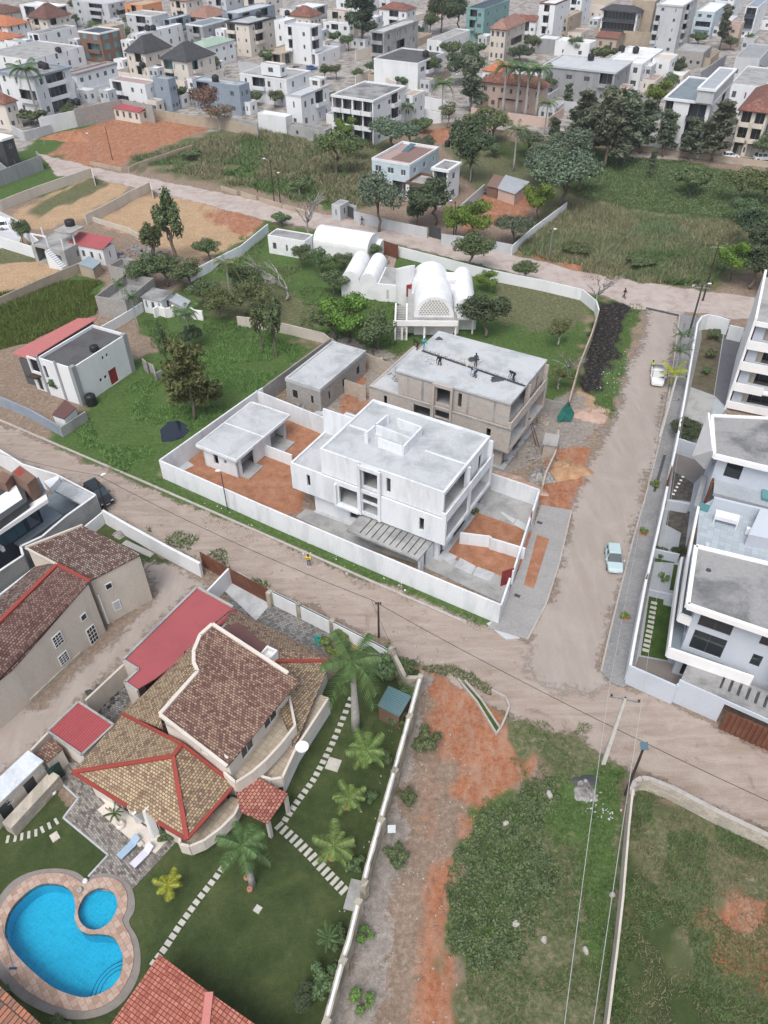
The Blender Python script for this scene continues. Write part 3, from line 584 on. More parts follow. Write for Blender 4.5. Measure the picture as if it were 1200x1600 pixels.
def annex():
    zr = 3.3; o = W(369, 719, zr); rt = root('flat_roofed_annex', 'small white annex with bare concrete flat roof in the left corner of the walled plot', 'annex', (o.x, o.y, 0), R(-30.6))
    K = lambda x, y, z=zr: L(rt, x, y, z)
    lx = -6.1; d = 10.8
    w_ = MB(); ix = lx+.4
    w_.facade((ix, .5), (-.5, .5), .05, zr-.3, [(1.6, 2.3, .9, 2.4), (3.2, 3.6, 1.5, 2.1)]); w_.facade((-.5, .5), (-.5, d-.4), .05, zr-.3, [(.8, 3.2, .1, 2.6), (d-4.2, d-1.2, .1, 2.6)])
    w_.facade((-.5, d-.4), (ix, d-.4), .05, zr-.3); w_.facade((ix, d-.4), (ix, .5), .05, zr-.3)
    w_.build('wall', 'raw_white', rt)
    s = MB(); s.box(lx, 0, 0, d, zr-.28, zr-.05); s.build('roof', 'pale_concrete', rt)
    t = MB()
    for a, b in (((lx, 0), (0, 0)), ((0, 0), (0, d)), ((lx, 0), (lx, d)), ((lx, d), (0, d))): t.wall(a, b, zr-.32, zr+.05, .14)
    t.wall((lx, d*.5), (0, d*.5), zr-.05, zr, .15); t.build('roof_kerb', 'raw_white', rt)
    f = MB(); f.box(-1.9, .7, .9, 3.8, .02, .16); f.box(-1.9, 1.2, d-4.6, d-1, .02, .16); f.build('floor_slab', 'concrete', rt)
    i = MB(); i.box(-2, -1.9, .8, d-1, .1, 2.9); i.build('inner_wall', 'lightgrey', rt)
annex()
wallthing('boundary_wall', 'long white rendered wall around the plot of the unfinished villa, running along the grass verge', [
  ([(783,945),(541,845)], 2.7), ([(541,845),(409,789)], 2.7), ([(409,789),(249,719)], 2.7), ([(249,719),(400,612),(410,606)], 2.7), ([(400,610),(440,626),(505,652),(527,660)], 2.7), ([(783,945),(797,903)], 2.2), ([(802,893),(829,806)], 1.9), ([(833,797),(843,765)], 2.2), ([(843,765),(769,740)], 2.4)])
wallthing('garden_wall', 'low white divider wall between the two front yards of the unfinished villa', [([(719,832),(766,838),(768,841),(821,857)] , 1.6)])
wallthing('garden_wall', 'white divider wall beside the annex, between its two red earth yards', [([(411,694),(456,711)], 1.7)])
def gate_leaf(label, a, b, h, z=0, m='redmetal', cat='gate', name='metal_gate', group=None, bars=True):
    p = W(a[0], a[1], h); q = W(b[0], b[1], h); rt = root(name, label, cat, (p.x, p.y, 0), math.atan2(q.y-p.y, q.x-p.x), group)
    l = (q-p).length; mb = MB(); mb.box(.06, l-.06, -.02, .02, .15, h-.08); mb.build('panel', m, rt)
    f = MB(); f.box(0, .06, -.04, .04, .05, h); f.box(l-.06, l, -.04, .04, .05, h); f.box(.06, l-.06, -.04, .04, h-.08, h); f.box(.06, l-.06, -.04, .04, .07, .15)
    if bars:
        for i in range(1, max(2, int(l/.4))): f.box(i*.4, i*.4+.03, -.035, .035, .15, h-.08)
    f.build('frame', m, rt); return rt
gate_leaf('half-open dark red gate leaf at the corner of the villa front yard', (785,893), (803,887), 2.2)
gate_leaf('narrow red metal gate at the back parking yard of the unfinished villa', (829,808), (834,793), 2.0)
crisp('yard_soil', [(252,745),(400,635),(505,670),(470,800),(440,806),(365,790)], .02, 'redsoil')
crisp('yard_soil', [(688,865),(722,835),(822,870),(797,907)], .03, 'redsoil')
crisp('yard_soil', [(722,835),(738,797),(838,828),(826,862)], .035, 'redsoil')
crisp('yard_paving', [(541,845),(653,882),(782,942),(796,905),(690,868),(560,815),(478,795),(462,808)], .045, 'concrete')
crisp('yard_paving', [(742,800),(765,755),(840,785),(832,832)], .048, 'concrete')
crisp('yard_paving', [(275,715),(293,720),(303,727),(285,737),(268,728)], .03, 'pale_concrete')
for i, q in enumerate(([(683,868),(694,860),(714,870),(706,884)], [(710,886),(719,872),(743,885),(736,898)], [(739,899),(746,886),(773,896),(765,910)], [(782,802),(785,800),(806,812),(801,818)], [(803,820),(808,812),(826,822),(820,830)])):
    crisp('concrete_slab', q, .07, 'pale_concrete', th=.02)
# ---------------- house builder for the neighbourhood ----------------
def PX(p):
    d = np.array([p[0], p[1], p[2]-HC]); z = d@_F
    return 600+FPX*(d@_R2)/z, 800-FPX*(d@_U2)/z
def ext(b, ang, xt, top=90):      # length along a heading until the picture column xt is reached
    d = Vector((math.cos(ang), math.sin(ang), 0)); lo, hi = .5, top; f = lambda t: PX(b+d*t)[0]
    s = 1 if f(1.0) > PX(b)[0] else -1
    for _ in range(40):
        m = (lo+hi)/2
        if (f(m)-xt)*s < 0: lo = m
        else: hi = m
    return (lo+hi)/2
def house(label, b, ax, cx, h, wall, roof=('flat', 'roof_white', .3), st=2, F=2, Rn=2, bal=(), balR=(), wd=1.2, wh=1.2, frame='grey', pane='winglass', th=TH, cat='house', name='house', group=None, zb=0, solidroof=None, trim=None, maxd=26, balm=None, doorF=None, sill=.95, minW=3):
    B = W(b[0], b[1], h); lw = max(minW, ext(B, th+math.pi, ax, maxd)); dp = max(minW, ext(B, th+math.pi/2, cx, maxd))
    c, s = math.cos(th), math.sin(th); o = (B.x-lw*c, B.y-lw*s, zb)
    rt = root(name, label, cat, o, th, group); rnd = random.Random(label)
    H = h-zb; sh = H/st; kind = roof[0]; ov = roof[3] if kind in ('hip', 'gable', 'gabley') else 0
    x0, x1, y0, y1 = ov, lw-ov, ov, dp-ov; hw = H
    def ops(Ln, n, bals, dr=None):
        o_ = []; wn = []; bl = []
        for (u0, u1, k) in bals:
            z0 = k*sh+.12; o_.append((u0*Ln, u1*Ln, z0, (k+1)*sh-.35)); bl.append((u0*Ln, u1*Ln, z0, (k+1)*sh-.35))
        for k in range(st):
            for i in range(n):
                u = Ln*(i+.5)/n; a = wd*rnd.choice((.5, 1, 1, 1.3)); q = (u-a/2, u+a/2, k*sh+sill, min(k*sh+sill+wh, (k+1)*sh-.3))
                if any(q[0] < m_[1]+.2 and q[1] > m_[0]-.2 and q[2] < m_[3] and q[3] > m_[2] for m_ in o_): continue
                if k == 0 and dr is not None and i == dr: q = (q[0], q[1], .05, 2.2)
                o_.append(q); wn.append(q)
        return o_, wn, bl
    wm = MB(); wins = []; bals_ = []
    sides = [((x0, y0), (x1, y0), F, bal, doorF), ((x1, y0+.22), (x1, y1-.22), Rn, balR, None), ((x1, y1), (x0, y1), 0, (), None), ((x0, y1-.22), (x0, y0+.22), min(Rn, 2), (), None)]
    for p, q, n, bb, dr in sides:
        Ln = math.hypot(q[0]-p[0], q[1]-p[1])
        if Ln < .6: continue
        o_, wn, bl = ops(Ln, n, bb, dr); wm.facade(p, q, 0, hw, o_)
        wins += [(p, q, w_) for w_ in wn]; bals_ += [(p, q, w_) for w_ in bl]
    wm.build('wall', wall, rt)
    for p, q, (a, b_, za, zb_) in wins:
        P_, Q_ = Vector(p), Vector(q); d = (Q_-P_).normalized(); n = Vector((-d.y, d.x)); f = MB(); T = lambda u, k: P_+d*u+n*k
        fw = .07
        for r in ((a, b_, za, za+fw), (a, b_, zb_-fw, zb_), (a, a+fw, za+fw, zb_-fw), (b_-fw, b_, za+fw, zb_-fw)): f.wall(T(r[0], .1), T(r[1], .1), r[2], r[3], .08)
        if b_-a > .9: f.wall(T((a+b_)/2-.03, .1), T((a+b_)/2+.03, .1), za+fw, zb_-fw, .06)
        f.mi = 1; f.wall(T(a+.03, .12), T(b_-.03, .12), za+.03, zb_-.03, .02); f.build('window', [frame, pane], rt)
    bm_ = balm or wall
    for p, q, (a, b_, za, zb_) in bals_:
        P_, Q_ = Vector(p), Vector(q); d = (Q_-P_).normalized(); n = Vector((-d.y, d.x)); T = lambda u, k: P_+d*u+n*k
        f = MB()
        def bx(u0, u1, k0, k1, z0, z1): f.prism([T(u0, k0), T(u1, k0), T(u1, k1), T(u0, k1)], z0, z1)
        bx(a-.1, b_+.1, -.9, -.003, za-.2, za); bx(a-.1, b_+.1, -.9, -.78, za+.003, za+.85); bx(a-.1, a+.02, -.777, -.01, za+.003, za+.85); bx(b_-.02, b_+.1, -.777, -.01, za+.003, za+.85)
        if za > 1: f.build('balcony', bm_, rt)
        g = MB(); g.wall(T(a+.02, 1.5), T(b_-.02, 1.5), za+.02, zb_-.02, .05); g.mi = 1
        for k in range(1, max(2, int((b_-a)/1.3))): g.wall(T(a+(b_-a)*k/max(2, int((b_-a)/1.3))-.05, 1.42), T(a+(b_-a)*k/max(2, int((b_-a)/1.3))+.05, 1.42), za, zb_, .08)
        g.build('glass_door', [pane, frame], rt)
        g = MB(); g.prism([T(a-.3, .23), T(b_+.3, .23), T(b_+.3, 1.47), T(a-.3, 1.47)], za-.1, za); g.build('balcony_floor', 'concrete', rt)
    rm = MB(); z = hw
    if kind == 'flat':
        pp = roof[2]; rm.box(x0+.2, x1-.2, y0+.2, y1-.2, z-pp-.2, z-pp)
        rm.build('roof', roof[1], rt)
        if trim:
            t = MB(); e = roof[3] if len(roof) > 3 else .06
            t.box(x0-e, x1+e, y0-e, y0+.24, z-.45, z+.05); t.box(x0-e, x1+e, y1-.24, y1+e, z-.45, z+.05); t.box(x0-e, x0+.24, y0+.243, y1-.243, z-.45, z+.05); t.box(x1-.24, x1+e, y0+.243, y1-.243, z-.45, z+.05)
            t.build('parapet', trim, rt)
    elif kind == 'hip':
        rs = roof[2]; W_, D_ = lw, dp
        if W_ >= D_: r1, r2 = (D_/2, D_/2), (W_-D_/2, D_/2)
        else: r1, r2 = (W_/2, W_/2), (W_/2, D_-W_/2)
        if W_ < D_: fs = [(0,1,4),(1,2,5,4),(2,3,5),(3,0,4,5)]
        else: fs = [(0,1,5,4),(1,2,5),(2,3,4,5),(3,0,4)]
        rm.add([(0,0,z),(W_,0,z),(W_,D_,z),(0,D_,z),(r1[0],r1[1],z+rs),(r2[0],r2[1],z+rs),(0,0,z-.15),(W_,0,z-.15),(W_,D_,z-.15),(0,D_,z-.15)], fs+[(0,6,7,1),(1,7,8,2),(2,8,9,3),(3,9,6,0),(6,9,8,7)])
        ro = rm.build('roof', roof[1], rt)
        if len(roof) > 4:
            cp = MB()
            for k, e in ((0, 4), (1, 4 if W_ < D_ else 5), (2, 5), (3, 5 if W_ < D_ else 4), (4, 5)): cp.bar(rm.v[k], Vector(rm.v[e])+Vector((0, 0, .03)), .28, .12)
            cp.build('ridge_cap', roof[4], ro)
    elif kind in ('gable', 'gabley'):
        rs = roof[2]; 
        if kind == 'gable': rm.drop([(0,0,z),(lw,0,z),(lw,dp/2,z+rs),(0,dp/2,z+rs)], '.15'); rm.drop([(0,dp/2,z+rs),(lw,dp/2,z+rs),(lw,dp,z),(0,dp,z)], '.15')
        else: rm.drop([(0,0,z),(lw/2,0,z+rs),(lw/2,dp,z+rs),(0,dp,z)], '.15'); rm.drop([(lw/2,0,z+rs),(lw,0,z),(lw,dp,z),(lw/2,dp,z+rs)], '.15')
        rm.build('roof', roof[1], rt); g = MB()
        if kind == 'gable':
            for x in (x0, x1-.2): g.add([(x,y0,z),(x,y1,z),(x,dp/2,z+rs-.2),(x+.2,y0,z),(x+.2,y1,z),(x+.2,dp/2,z+rs-.2)], [(0,2,1),(3,4,5),(0,3,5,2),(1,2,5,4)])
        else:
            for y in (y0, y1-.2): g.add([(x0,y,z),(x1,y,z),(lw/2,y,z+rs-.2),(x0,y+.2,z),(x1,y+.2,z),(lw/2,y+.2,z+rs-.2)], [(0,1,2),(3,5,4),(0,2,5,3),(1,4,5,2)])
        g.build('gable', wall, rt)
    elif kind == 'mono':
        rs = roof[2]; rm.drop([(-.2,-.2,z+.1),(lw+.2,-.2,z+.1),(lw+.2,dp+.2,z+rs),(-.2,dp+.2,z+rs)], '.1'); rm.build('roof', roof[1], rt)
    rt['_w'] = lw; rt['_d'] = dp; rt['_h'] = h
    return rt
def tank(x, y, z, label, r=.6, h=1.3, group='black water tanks', m='blackplastic'):
    p = W(x, y, z); rt = root('water_tank', label, 'water tank', (p.x, p.y, z), 0, group)
    b = MB(); b.lathe([(r*.96, 0), (r, .1*h), (r*.98, .3*h), (r, .33*h), (r*.98, .36*h), (r, .6*h), (r*.98, .63*h), (r, .8*h), (r*.8, .92*h), (r*.35, h)], n=16); b.build('tank_body', m, rt, True)
    b = MB(); b.lathe([(r*.34, h), (r*.34, h*1.05), (r*.1, h*1.08)], n=12); b.build('lid', m, rt, True)
    return rt
corrug('tin_blue', (.3, .38, .43), (.2, .24, .27), .2)
corrug('tin_grey', (.42, .46, .5), (.3, .25, .22), .25)
corrug('tin_rust', (.25, .15, .12), (.14, .08, .06), .25)
corrug('tin_red', (.36, .07, .075), (.26, .06, .06), .25)
corrug('tin_pinkred', (.5, .17, .16), (.4, .15, .14), .35, amt=.3)
corrug('tin_teal', (.08, .17, .19), (.13, .17, .17), .2, R(90))
corrug('tin_brown', (.2, .085, .06), (.14, .06, .045), .3)
corrug('tin_green', (.36, .47, .38), (.3, .4, .33), .3)
tiles('tile_brown', (.1, .05, .045), (.16, .08, .07), (.22, .13, .1), .3, .35, 0, .4)
tiles('tile_orange', (.42, .14, .07), (.52, .2, .1), (.6, .28, .16), .3, .35, 0, .3, (.2,.08,.05))
tiles('tile_redbrown', (.16, .06, .05), (.24, .1, .08), (.34, .19, .15), .3, .35, 0, .4)
tiles('tile_pink', (.28, .15, .12), (.36, .2, .16), (.44, .27, .22), .3, .35, 0, .4)
tiles('tile_slate', (.05, .052, .06), (.075, .078, .088), (.1, .1, .11), .3, .35, 0, .4, (.03,)*3)
# ---- construction plot: rubble yard, annex, walls ----
def annex2():
    zr = 3.6; b = W(538, 612, zr); rt = house('small grey block annex with pale slab roof, left of the unplastered villa', (500, 608), 446, 571, zr, 'greyblock', ('flat', 'pale_concrete', .1), 1, 2, 3, th=R(-30.6), frame='darkwood', pane='darkin', wd=.8, name='annex', cat='annex', trim='pale_concrete')
annex2()
wallthing('boundary_wall', 'grey block wall behind the construction plot, left of its annex', [([(410,606),(517,528),(526,535)], 2.6)], m='greyblock')
wallthing('block_wall', 'rough tan block wall between the construction annex and the unplastered villa', [([(538,593),(572,604)], 2.2), ([(572,552),(617,572)], 2.2)], m='tanblock')
def cutwall():
    rt, _ = wallthing('boundary_wall', 'low crooked block wall between the rubble yard and the street, below the green net', [([(873,672),(868,706),(853,738),(848,758)], 1.3)], m='tanblock')
cutwall()
def net():
    p = W(880, 660, 0); rt = root('shade_net', 'torn green construction net bunched on posts beside the rubble yard', 'net', p, R(10)); a = MB(); rnd = random.Random(4)
    pts = [(0,0,.3),(.9,-.3,.2),(1.6,.4,.9),(1.1,.9,1.8),(.5,.5,3.0),(-.1,.8,1.6),(-.9,.3,.7),(-.6,-.2,.25)]
    a.add(pts+[(.3,.2,1.1),(.4,.5,2.0)], [(0,1,8),(1,2,8),(2,3,9,8),(3,4,9),(4,5,9),(5,6,8,9),(6,7,8),(7,0,8)])
    a.build('netting', 'netgreen', rt); f = MB(); f.tube([(.5,.5,0),(.5,.52,3.1)], .04); f.build('post', 'wood', rt)
plain('netgreen', (.02, .13, .11), (.01, .07, .06), .9, 3, .6)
net()
def gatehut():
    rt = house('crumbling little block hut beside the crooked wall of the rubble yard', (868, 697), 850, 879, 1.9, 'tanblock', ('mono', 'concrete', .2), 1, 0, 0, th=R(-18), name='hut', cat='hut', minW=1.2, maxd=2.0)
gatehut()
def props_leaning():
    p = W(838, 697, 0); rt = root('timber_props', 'two long timber props leaning from the ground to the unplastered balcony', 'timber props', p, 0)
    for k, (x, y) in enumerate(((826, 652), (829, 653))):
        a = L(rt, x, y, 3.6); b = MB(); b.bar((k*.35, -.1*k, 0), a, .1); b.build('prop', 'wood', rt)
props_leaning()
def heap(label, x, y, rx, ry, h, m, name='soil_heap', cat='heap', seed=1, z=0, rz=0.0, rough=.25, n=28, group=None):
    p = W(x, y, z); rnd = random.Random(seed); b = MB(); R_ = 9; vs = []; fs = []
    for i in range(R_+1):
        for k in range(n):
            t = i/R_; a = 2*math.pi*k/n; wob = 1+.18*math.sin(3*a+seed)+.1*math.sin(7*a+2*seed)
            zz = h*(1-t*t)**1.2*(1+rnd.uniform(-rough, rough)) if t < 1 else -.02
            vs.append((rx*t*wob*math.cos(a), ry*t*wob*math.sin(a), zz))
    for i in range(R_):
        for k in range(n): fs.append((i*n+k, (i+1)*n+k, (i+1)*n+(k+1) % n, i*n+(k+1) % n))
    b.add(vs, fs); o = b.build(name, m, None, True); o.location = p; o.rotation_euler.z = rz; tag(o, label, cat, group); return o
multi('sandheap', [(.3, (.28, .16, .09)), (.5, (.4, .25, .15)), (.7, (.47, .32, .22))], .9)
multi('pinkheap', [(.3, (.34, .22, .17)), (.5, (.44, .31, .25)), (.7, (.5, .4, .34))], 1.1)
multi('rubblemat', [(.3, (.12, .115, .11)), (.5, (.3, .29, .28)), (.7, (.5, .49, .47))], 2.5, bump=.8, s2=8, bd=.15)
heap('big brown sand heap on the verge beside the crooked block wall', 888, 735, 2.6, 2.0, .8, 'sandheap', seed=2)
heap('pinkish gravel heap at the end of the ash strip', 922, 648, 2.6, 1.9, .5, 'pinkheap', seed=5, name='gravel_heap')
heap('pinkish soil heap against the back wall of the white villa yard', 806, 755, 3.6, 1.4, .5, 'pinkheap', seed=8, rz=R(-30))
heap('grey broken concrete heap against the crooked wall', 845, 745, 1.6, 1.7, .9, 'rubblemat', seed=9, name='rubble_heap', rough=.4)
heap('dark red earth mound on the orange building lot, top left', 120, 215, 8, 4, 1.6, 'redsoil', seed=11)
def chunks(name, label, cen, n, spread, size, m, seed=1, z=0, kind='stuff', cat='rubble'):
    p = W(cen[0], cen[1], z); rnd = random.Random(seed); b = MB()
    for i in range(n):
        a = rnd.uniform(0, 6.28); r = rnd.random()**.6; x, y = spread[0]*r*math.cos(a), spread[1]*r*math.sin(a); s = size*rnd.uniform(.4, 1.3)
        d = Vector((rnd.uniform(-1, 1), rnd.uniform(-1, 1), rnd.uniform(-.3, .5))).normalized()*s/2; c = Vector((x, y, s*.2*rnd.random()+.05))
        b.bar(c-d, c+d, s*rnd.uniform(.3, .9), s*rnd.uniform(.15, .5))
    o = b.build(name, m); o.location = p; o.rotation_euler.z = TH; return tag(o, label, cat, kind=kind)
chunks('rubble', 'broken concrete and blocks strewn behind the back wall of the annex', (465, 640), 90, (4, 2.2), .55, 'rubblemat', 2)
chunks('rubble', 'pale block rubble piled between the two small annexes', (506, 655), 50, (1.5, 1.4), .9, 'pale_concrete', 3)
chunks('rubble', 'scattered rubble in the yard right of the unplastered villa', (820, 712), 110, (5, 3), .35, 'rubblemat', 4)
chunks('rubble', 'builders waste along the fence behind the rubble yard', (830, 655), 70, (2.4, 1.0), .4, 'tan', 5)
chunks('litter', 'white rubbish and plaster bits dumped at the edge of the tall-grass field', (1035, 432), 150, (7, 2.5), .35, 'lightgrey', 6)
chunks('litter', 'white litter scattered along the grassy edge of the ash strip', (972, 575), 60, (2.2, 9), .16, 'lightgrey', 7)
chunks('scrap_timber', 'loose timber and formwork scraps on the left terrace of the unplastered villa', (0, 0), 34, (1.4, 2.0), .6, 'concrete', 8)
o_ = bpy.data.objects['scrap_timber']; p_ = rtc.matrix_world if False else None
_c, _s = math.cos(R(-30.6)), math.sin(R(-30.6)); o_.location = (rtc.location.x-2*_c-4*_s, rtc.location.y-2*_s+4*_c, 6.46)
# ---- white vaulted villa ----
def vault(b, x0, x1, y0, y1, z0, zt, n=12, along='y', th=.2):
    """barrel vault from z0 with crown zt; open ends closed by walls"""
    pr = []
    w_ = (x1-x0) if along == 'y' else (y1-y0)
    for i in range(n+1):
        a = math.pi*i/n; pr.append((w_/2-w_/2*math.cos(a), z0+(zt-z0)*math.sin(a)))
    o = []
    for e in (0, 1):
        for u, z in pr: o.append((x0+u, y1 if e else y0, z) if along == 'y' else (x1 if e else x0, y0+u, z))
        o.append((x1, y1 if e else y0, 0) if along == 'y' else (x1 if e else x0, y1, 0)); o.append((x0, y1 if e else y0, 0) if along == 'y' else (x1 if e else x0, y0, 0))
    k = n+3; fs = [list(range(k)), list(range(k, 2*k))[::-1]]+[(i, (i+1) % k, k+(i+1) % k, k+i) for i in range(k)]
    if along == 'y': fs = [f[::-1] for f in fs]
    b.add(o, fs); return b
def lattice_mat():
    m, nt, b = newmat('lattice'); tc = N(nt, 'TexCoord'); s = N(nt, 'SeparateXYZ'); nt.links.new(tc.outputs['Object'], s.inputs[0]); cx = N(nt, 'CombineXYZ')
    nt.links.new(s.outputs[0], cx.inputs[0]); nt.links.new(s.outputs[2], cx.inputs[1]); br = N(nt, 'TexBrick'); nt.links.new(cx.outputs[0], br.inputs['Vector'])
    for k, v in (('Scale', 1), ('Brick Width', .45), ('Row Height', .32), ('Mortar Size', .075), ('Color1', (.2, .19, .17, 1)), ('Color2', (.27, .25, .22, 1)), ('Mortar', (.72, .72, .7, 1))): br.inputs[k].default_value = v
    nt.links.new(br.outputs[0], b.inputs['Base Color']); b.inputs['Roughness'].default_value = .9; bumpn(nt, br.outputs['Fac'], .8, b, .08)
lattice_mat()
def vaulted():
    o = W(645, 525, 0); th = R(-2); rt = root('vaulted_house', 'white barrel-vaulted villa with a round-headed lattice front, raised on a terrace', 'house', (o.x, o.y, 0), th)
    K = lambda x, y, z: L(rt, x, y, z); zt = 3.0
    a = K(622, 528-22, zt); f1 = K(641, 509, zt+.1); t2 = K(712, 505, zt)
    x0, x1 = K(649, 493, zt).x, K(707, 493, zt).x; y0 = K(649, 495, zt).y; y1 = y0+17
    m = MB(); vault(m, x0-.2, x1+.2, y0, y0+8, zt, zt+3.2, 20); 
    xm = (x0+x1)/2; m2 = MB()
    vault(m2, x0-.6, x1-.2, y0+8, y0+13.5, zt, zt+3.0, 16)
    m.build('main_vault', 'white_vault', rt, False); m2.build('rear_vault', 'white_vault', rt)
    s = MB(); n = 20; w_ = x1-x0-1.0; pts = [((x0+.5)+w_/2-w_/2*math.cos(math.pi*i/n), y0-.03, zt+.35+2.45*math.sin(math.pi*i/n)) for i in range(n+1)]
    s.add(pts, [list(range(n+1))[::-1]]); s.build('lattice_window', 'lattice', rt)
    # side vault
    sx0, sx1 = K(708, 478, zt).x, K(744, 478, zt).x; sy = K(716, 487, zt).y; q = MB(); vault(q, sx0, sx1, sy, sy+11.5, zt-.6, zt+2.2, 16); q.build('side_vault', 'white_vault', rt)
    xa, xb = K(714, 490, 3).x, K(741, 490, 3).x; d = MB(); d.box(xa, xb, sy-1.6, sy-.01, 2.4, 2.7); d.build('balcony', 'brightwhite', rt)
    for k in (.12, .62): dd = MB(); dd.box(xa+(xb-xa)*k, xa+(xb-xa)*(k+.26), sy-.08, sy-.01, 2.72, 4.4); dd.build('shutter', 'paleblue', rt)
    dd = MB(); dd.box(xa+(xb-xa)*.4, xa+(xb-xa)*.6, sy-.07, sy-.01, 2.72, 5.0); dd.build('arched_door', 'lattice', rt)
    # terrace slab with white edge, posts, lower rooms
    tx0 = K(637, 505, zt).x; tx1 = x1+.6; ty0 = K(660, 505, zt).y; t = MB(); t.box(tx0, tx1, ty0+.2, y0+11, zt-.35, zt-.05); t.build('terrace', 'concrete', rt)
    e = MB(); e.box(tx0-2.2, tx1+.1, ty0, ty0+.197, zt-.5, zt+.35)
    e.build('terrace_edge', 'brightwhite', rt)
    for xx in (tx0-1, tx0+2.4, tx1-.3): p = MB(); p.box(xx, xx+.3, ty0+.25, ty0+.55, 0, zt-.36); p.build('post', 'brightwhite', rt)
    for xx in (xa+.1, xb-.3): p = MB(); p.box(xx, xx+.22, sy-1.5, sy-1.3, 0, 2.39); p.build('post', 'brightwhite', rt)
    g = MB(); g.box(tx0+4, tx1-1.5, ty0+3, ty0+3.2, 0, zt-.36); g.box(tx0, tx1, y0+.5, y0+.7, 0, zt-.36); g.build('lower_wall', 'brightwhite', rt)
    # stair at the left with side walls
    st = MB(); sxa = K(626, 505, 1.5).x; sxb = K(634, 505, 1.5).x; n = 14
    for i in range(n): st.box(tx0-1.7, tx0-.3, ty0+.3+i*.42, ty0+.3+(i+1)*.42, 0, .2+i*(zt-.2)/n)
    st.build('stair', 'concrete', rt); sw = MB()
    for xx in (tx0-2, tx0-.28): sw.box(xx, xx+.25, ty0+.2, ty0+6.4, 0, zt+.1)
    sw.build('stair_wall', 'brightwhite', rt)
    # round tower with a cut-off top and red door
    c = K(633, 462, 1.0); r = 1.55; tw = MB(); vs = []; fs = []; n = 24
    for k in range(n):
        a_ = 2*math.pi*k/n; vs.append((c.x+r*math.cos(a_), c.y+r*math.sin(a_), 0))
    for k in range(n):
        a_ = 2*math.pi*k/n; vs.append((c.x+r*math.cos(a_), c.y+r*math.sin(a_), 5.9-.6*math.sin(a_-.6)))
    fs = [(k, (k+1) % n, n+(k+1) % n, n+k) for k in range(n)]+[list(range(n, 2*n))]; tw.add(vs, fs); tw.build('round_tower', 'white_vault', rt)
    dr = MB(); dr.box(c.x+.2, c.x+1.1, c.y-r-.05, c.y-r+.4, 1.6, 3.6); dr.build('door', 'redmetal', rt)
    lk = MB(); lk.box(c.x+r-.2, x0+1, c.y-1, c.y+1.2, 0, 4.4); lk.build('link_wing', 'white_vault', rt); lk = MB(); lk.box(x1-1, sx0+.5, y0+7, y0+9, 0, 4.2); lk.box(x1-.8, x1+1.8, y0+9.5, y0+12.5, 0, 4.6); lk.build('link_wing', 'white_vault', rt)
plain('white_vault', (.76, .77, .78), (.6, .62, .64), .8, .35, .7, .06, .1)
vaulted()
def twin_vaults():
    o = W(540, 461, 0); th = R(-12); rt = root('vaulted_wing', 'pair of white barrel-vaulted garden rooms with a flat-roofed room, left of the round tower', 'house', (o.x, o.y, 0), th)
    K = lambda x, y, z: L(rt, x, y, z); 
    xa = K(534, 440, 2.4).x; xb = K(560, 447, 2.4).x; xc = K(587, 453, 2.4).x; xd = K(619, 460, 2.6).x; ya = K(548, 464, 0).y; yl = 8.5
    for i, (p, q) in enumerate(((xa, xb), (xb+.05, xc))):
        m = MB(); vault(m, p, q, ya-.3*i, ya+yl-.3*i, 2.6, 4.5, 14); m.build('vault', 'white_vault', rt)
    m = MB(); m.box(xc+.05, xd, ya-.6, ya+6, 0, 3.0); m.build('flat_room', 'white_vault', rt); m = MB(); m.box(xc+.3, xd-.2, ya-.35, ya+5.8, 3.003, 3.05); m.build('flat_roof', 'concrete', rt)
    w_ = MB(); w_.box(xc+1.6, xc+2, ya-.66, ya-.6, .6, 2.2); w_.build('window', 'lightgrey', rt)
twin_vaults()
def long_vault():
    o = W(490, 400, 0); th = R(-24); rt = root('vaulted_outbuilding', 'long white barrel-vaulted outbuilding beside the upper street', 'outbuilding', (o.x, o.y, 0), th); K = lambda x, y, z: L(rt, x, y, z)
    x0 = K(491, 376, 2.4).x; x1 = K(567, 398, 2.4).x; y0 = K(555, 407, .2).y; m = MB(); vault(m, x0, x1, y0, y0+5.5, 2.2, 4.4, 14, 'x'); m.build('vault', 'white_vault', rt)
    o = W(560, 385, 0); rt = root('vaulted_outbuilding', 'small white vaulted shed between the long vault and the brown gate', 'outbuilding', (o.x, o.y, 0), th); K = lambda x, y, z: L(rt, x, y, z)
    x0 = K(545, 378, 2).x; x1 = K(597, 386, 1.5).x; y0 = K(580, 400, 0).y; m = MB(); vault(m, x0, x1, y0, y0+3, 1.6, 2.7, 12, 'x'); m.build('vault', 'white_vault', rt)
    house('white garden house with weathered flat roof beside the upper street', (476, 377), 418, 490, 3.4, 'white_vault', ('flat', 'dirty_concrete', .12), 1, 3, 1, th=R(-24), wd=.8, name='garden_house', cat='outbuilding')
long_vault()
gate_leaf('rust brown driveway gate of the vaulted villa on the upper street', (600,376), (622,383), 2.6, m='rustmetal')
crisp('driveway', [(601,384),(622,392),(618,410),(612,430),(622,445),(633,460),(640,470),(625,478),(600,455),(585,430),(580,415)], .02, 'concrete')
multi('pink_paver', [(.3, (.24, .17, .15)), (.5, (.33, .25, .23)), (.7, (.4, .33, .3))], 1.5)
bpy.data.objects['driveway'].data.materials[0] = M['pink_paver']
wallthing('garden_wall', 'long white garden wall of the vaulted villa along the upper street', [([(622,385),(760,420),(850,438),(910,452),(932,470),(936,484)], 1.9)], m='white')
wallthing('garden_wall', 'grey-topped boundary wall between the garden and the ash strip', [([(936,484),(925,520),(905,570),(888,632)], 2.0)], m='tan')
wallthing('garden_wall', 'grey wall closing the garden behind the rubble yard', [([(888,632),(848,622)], 1.8)], m='greyblock')
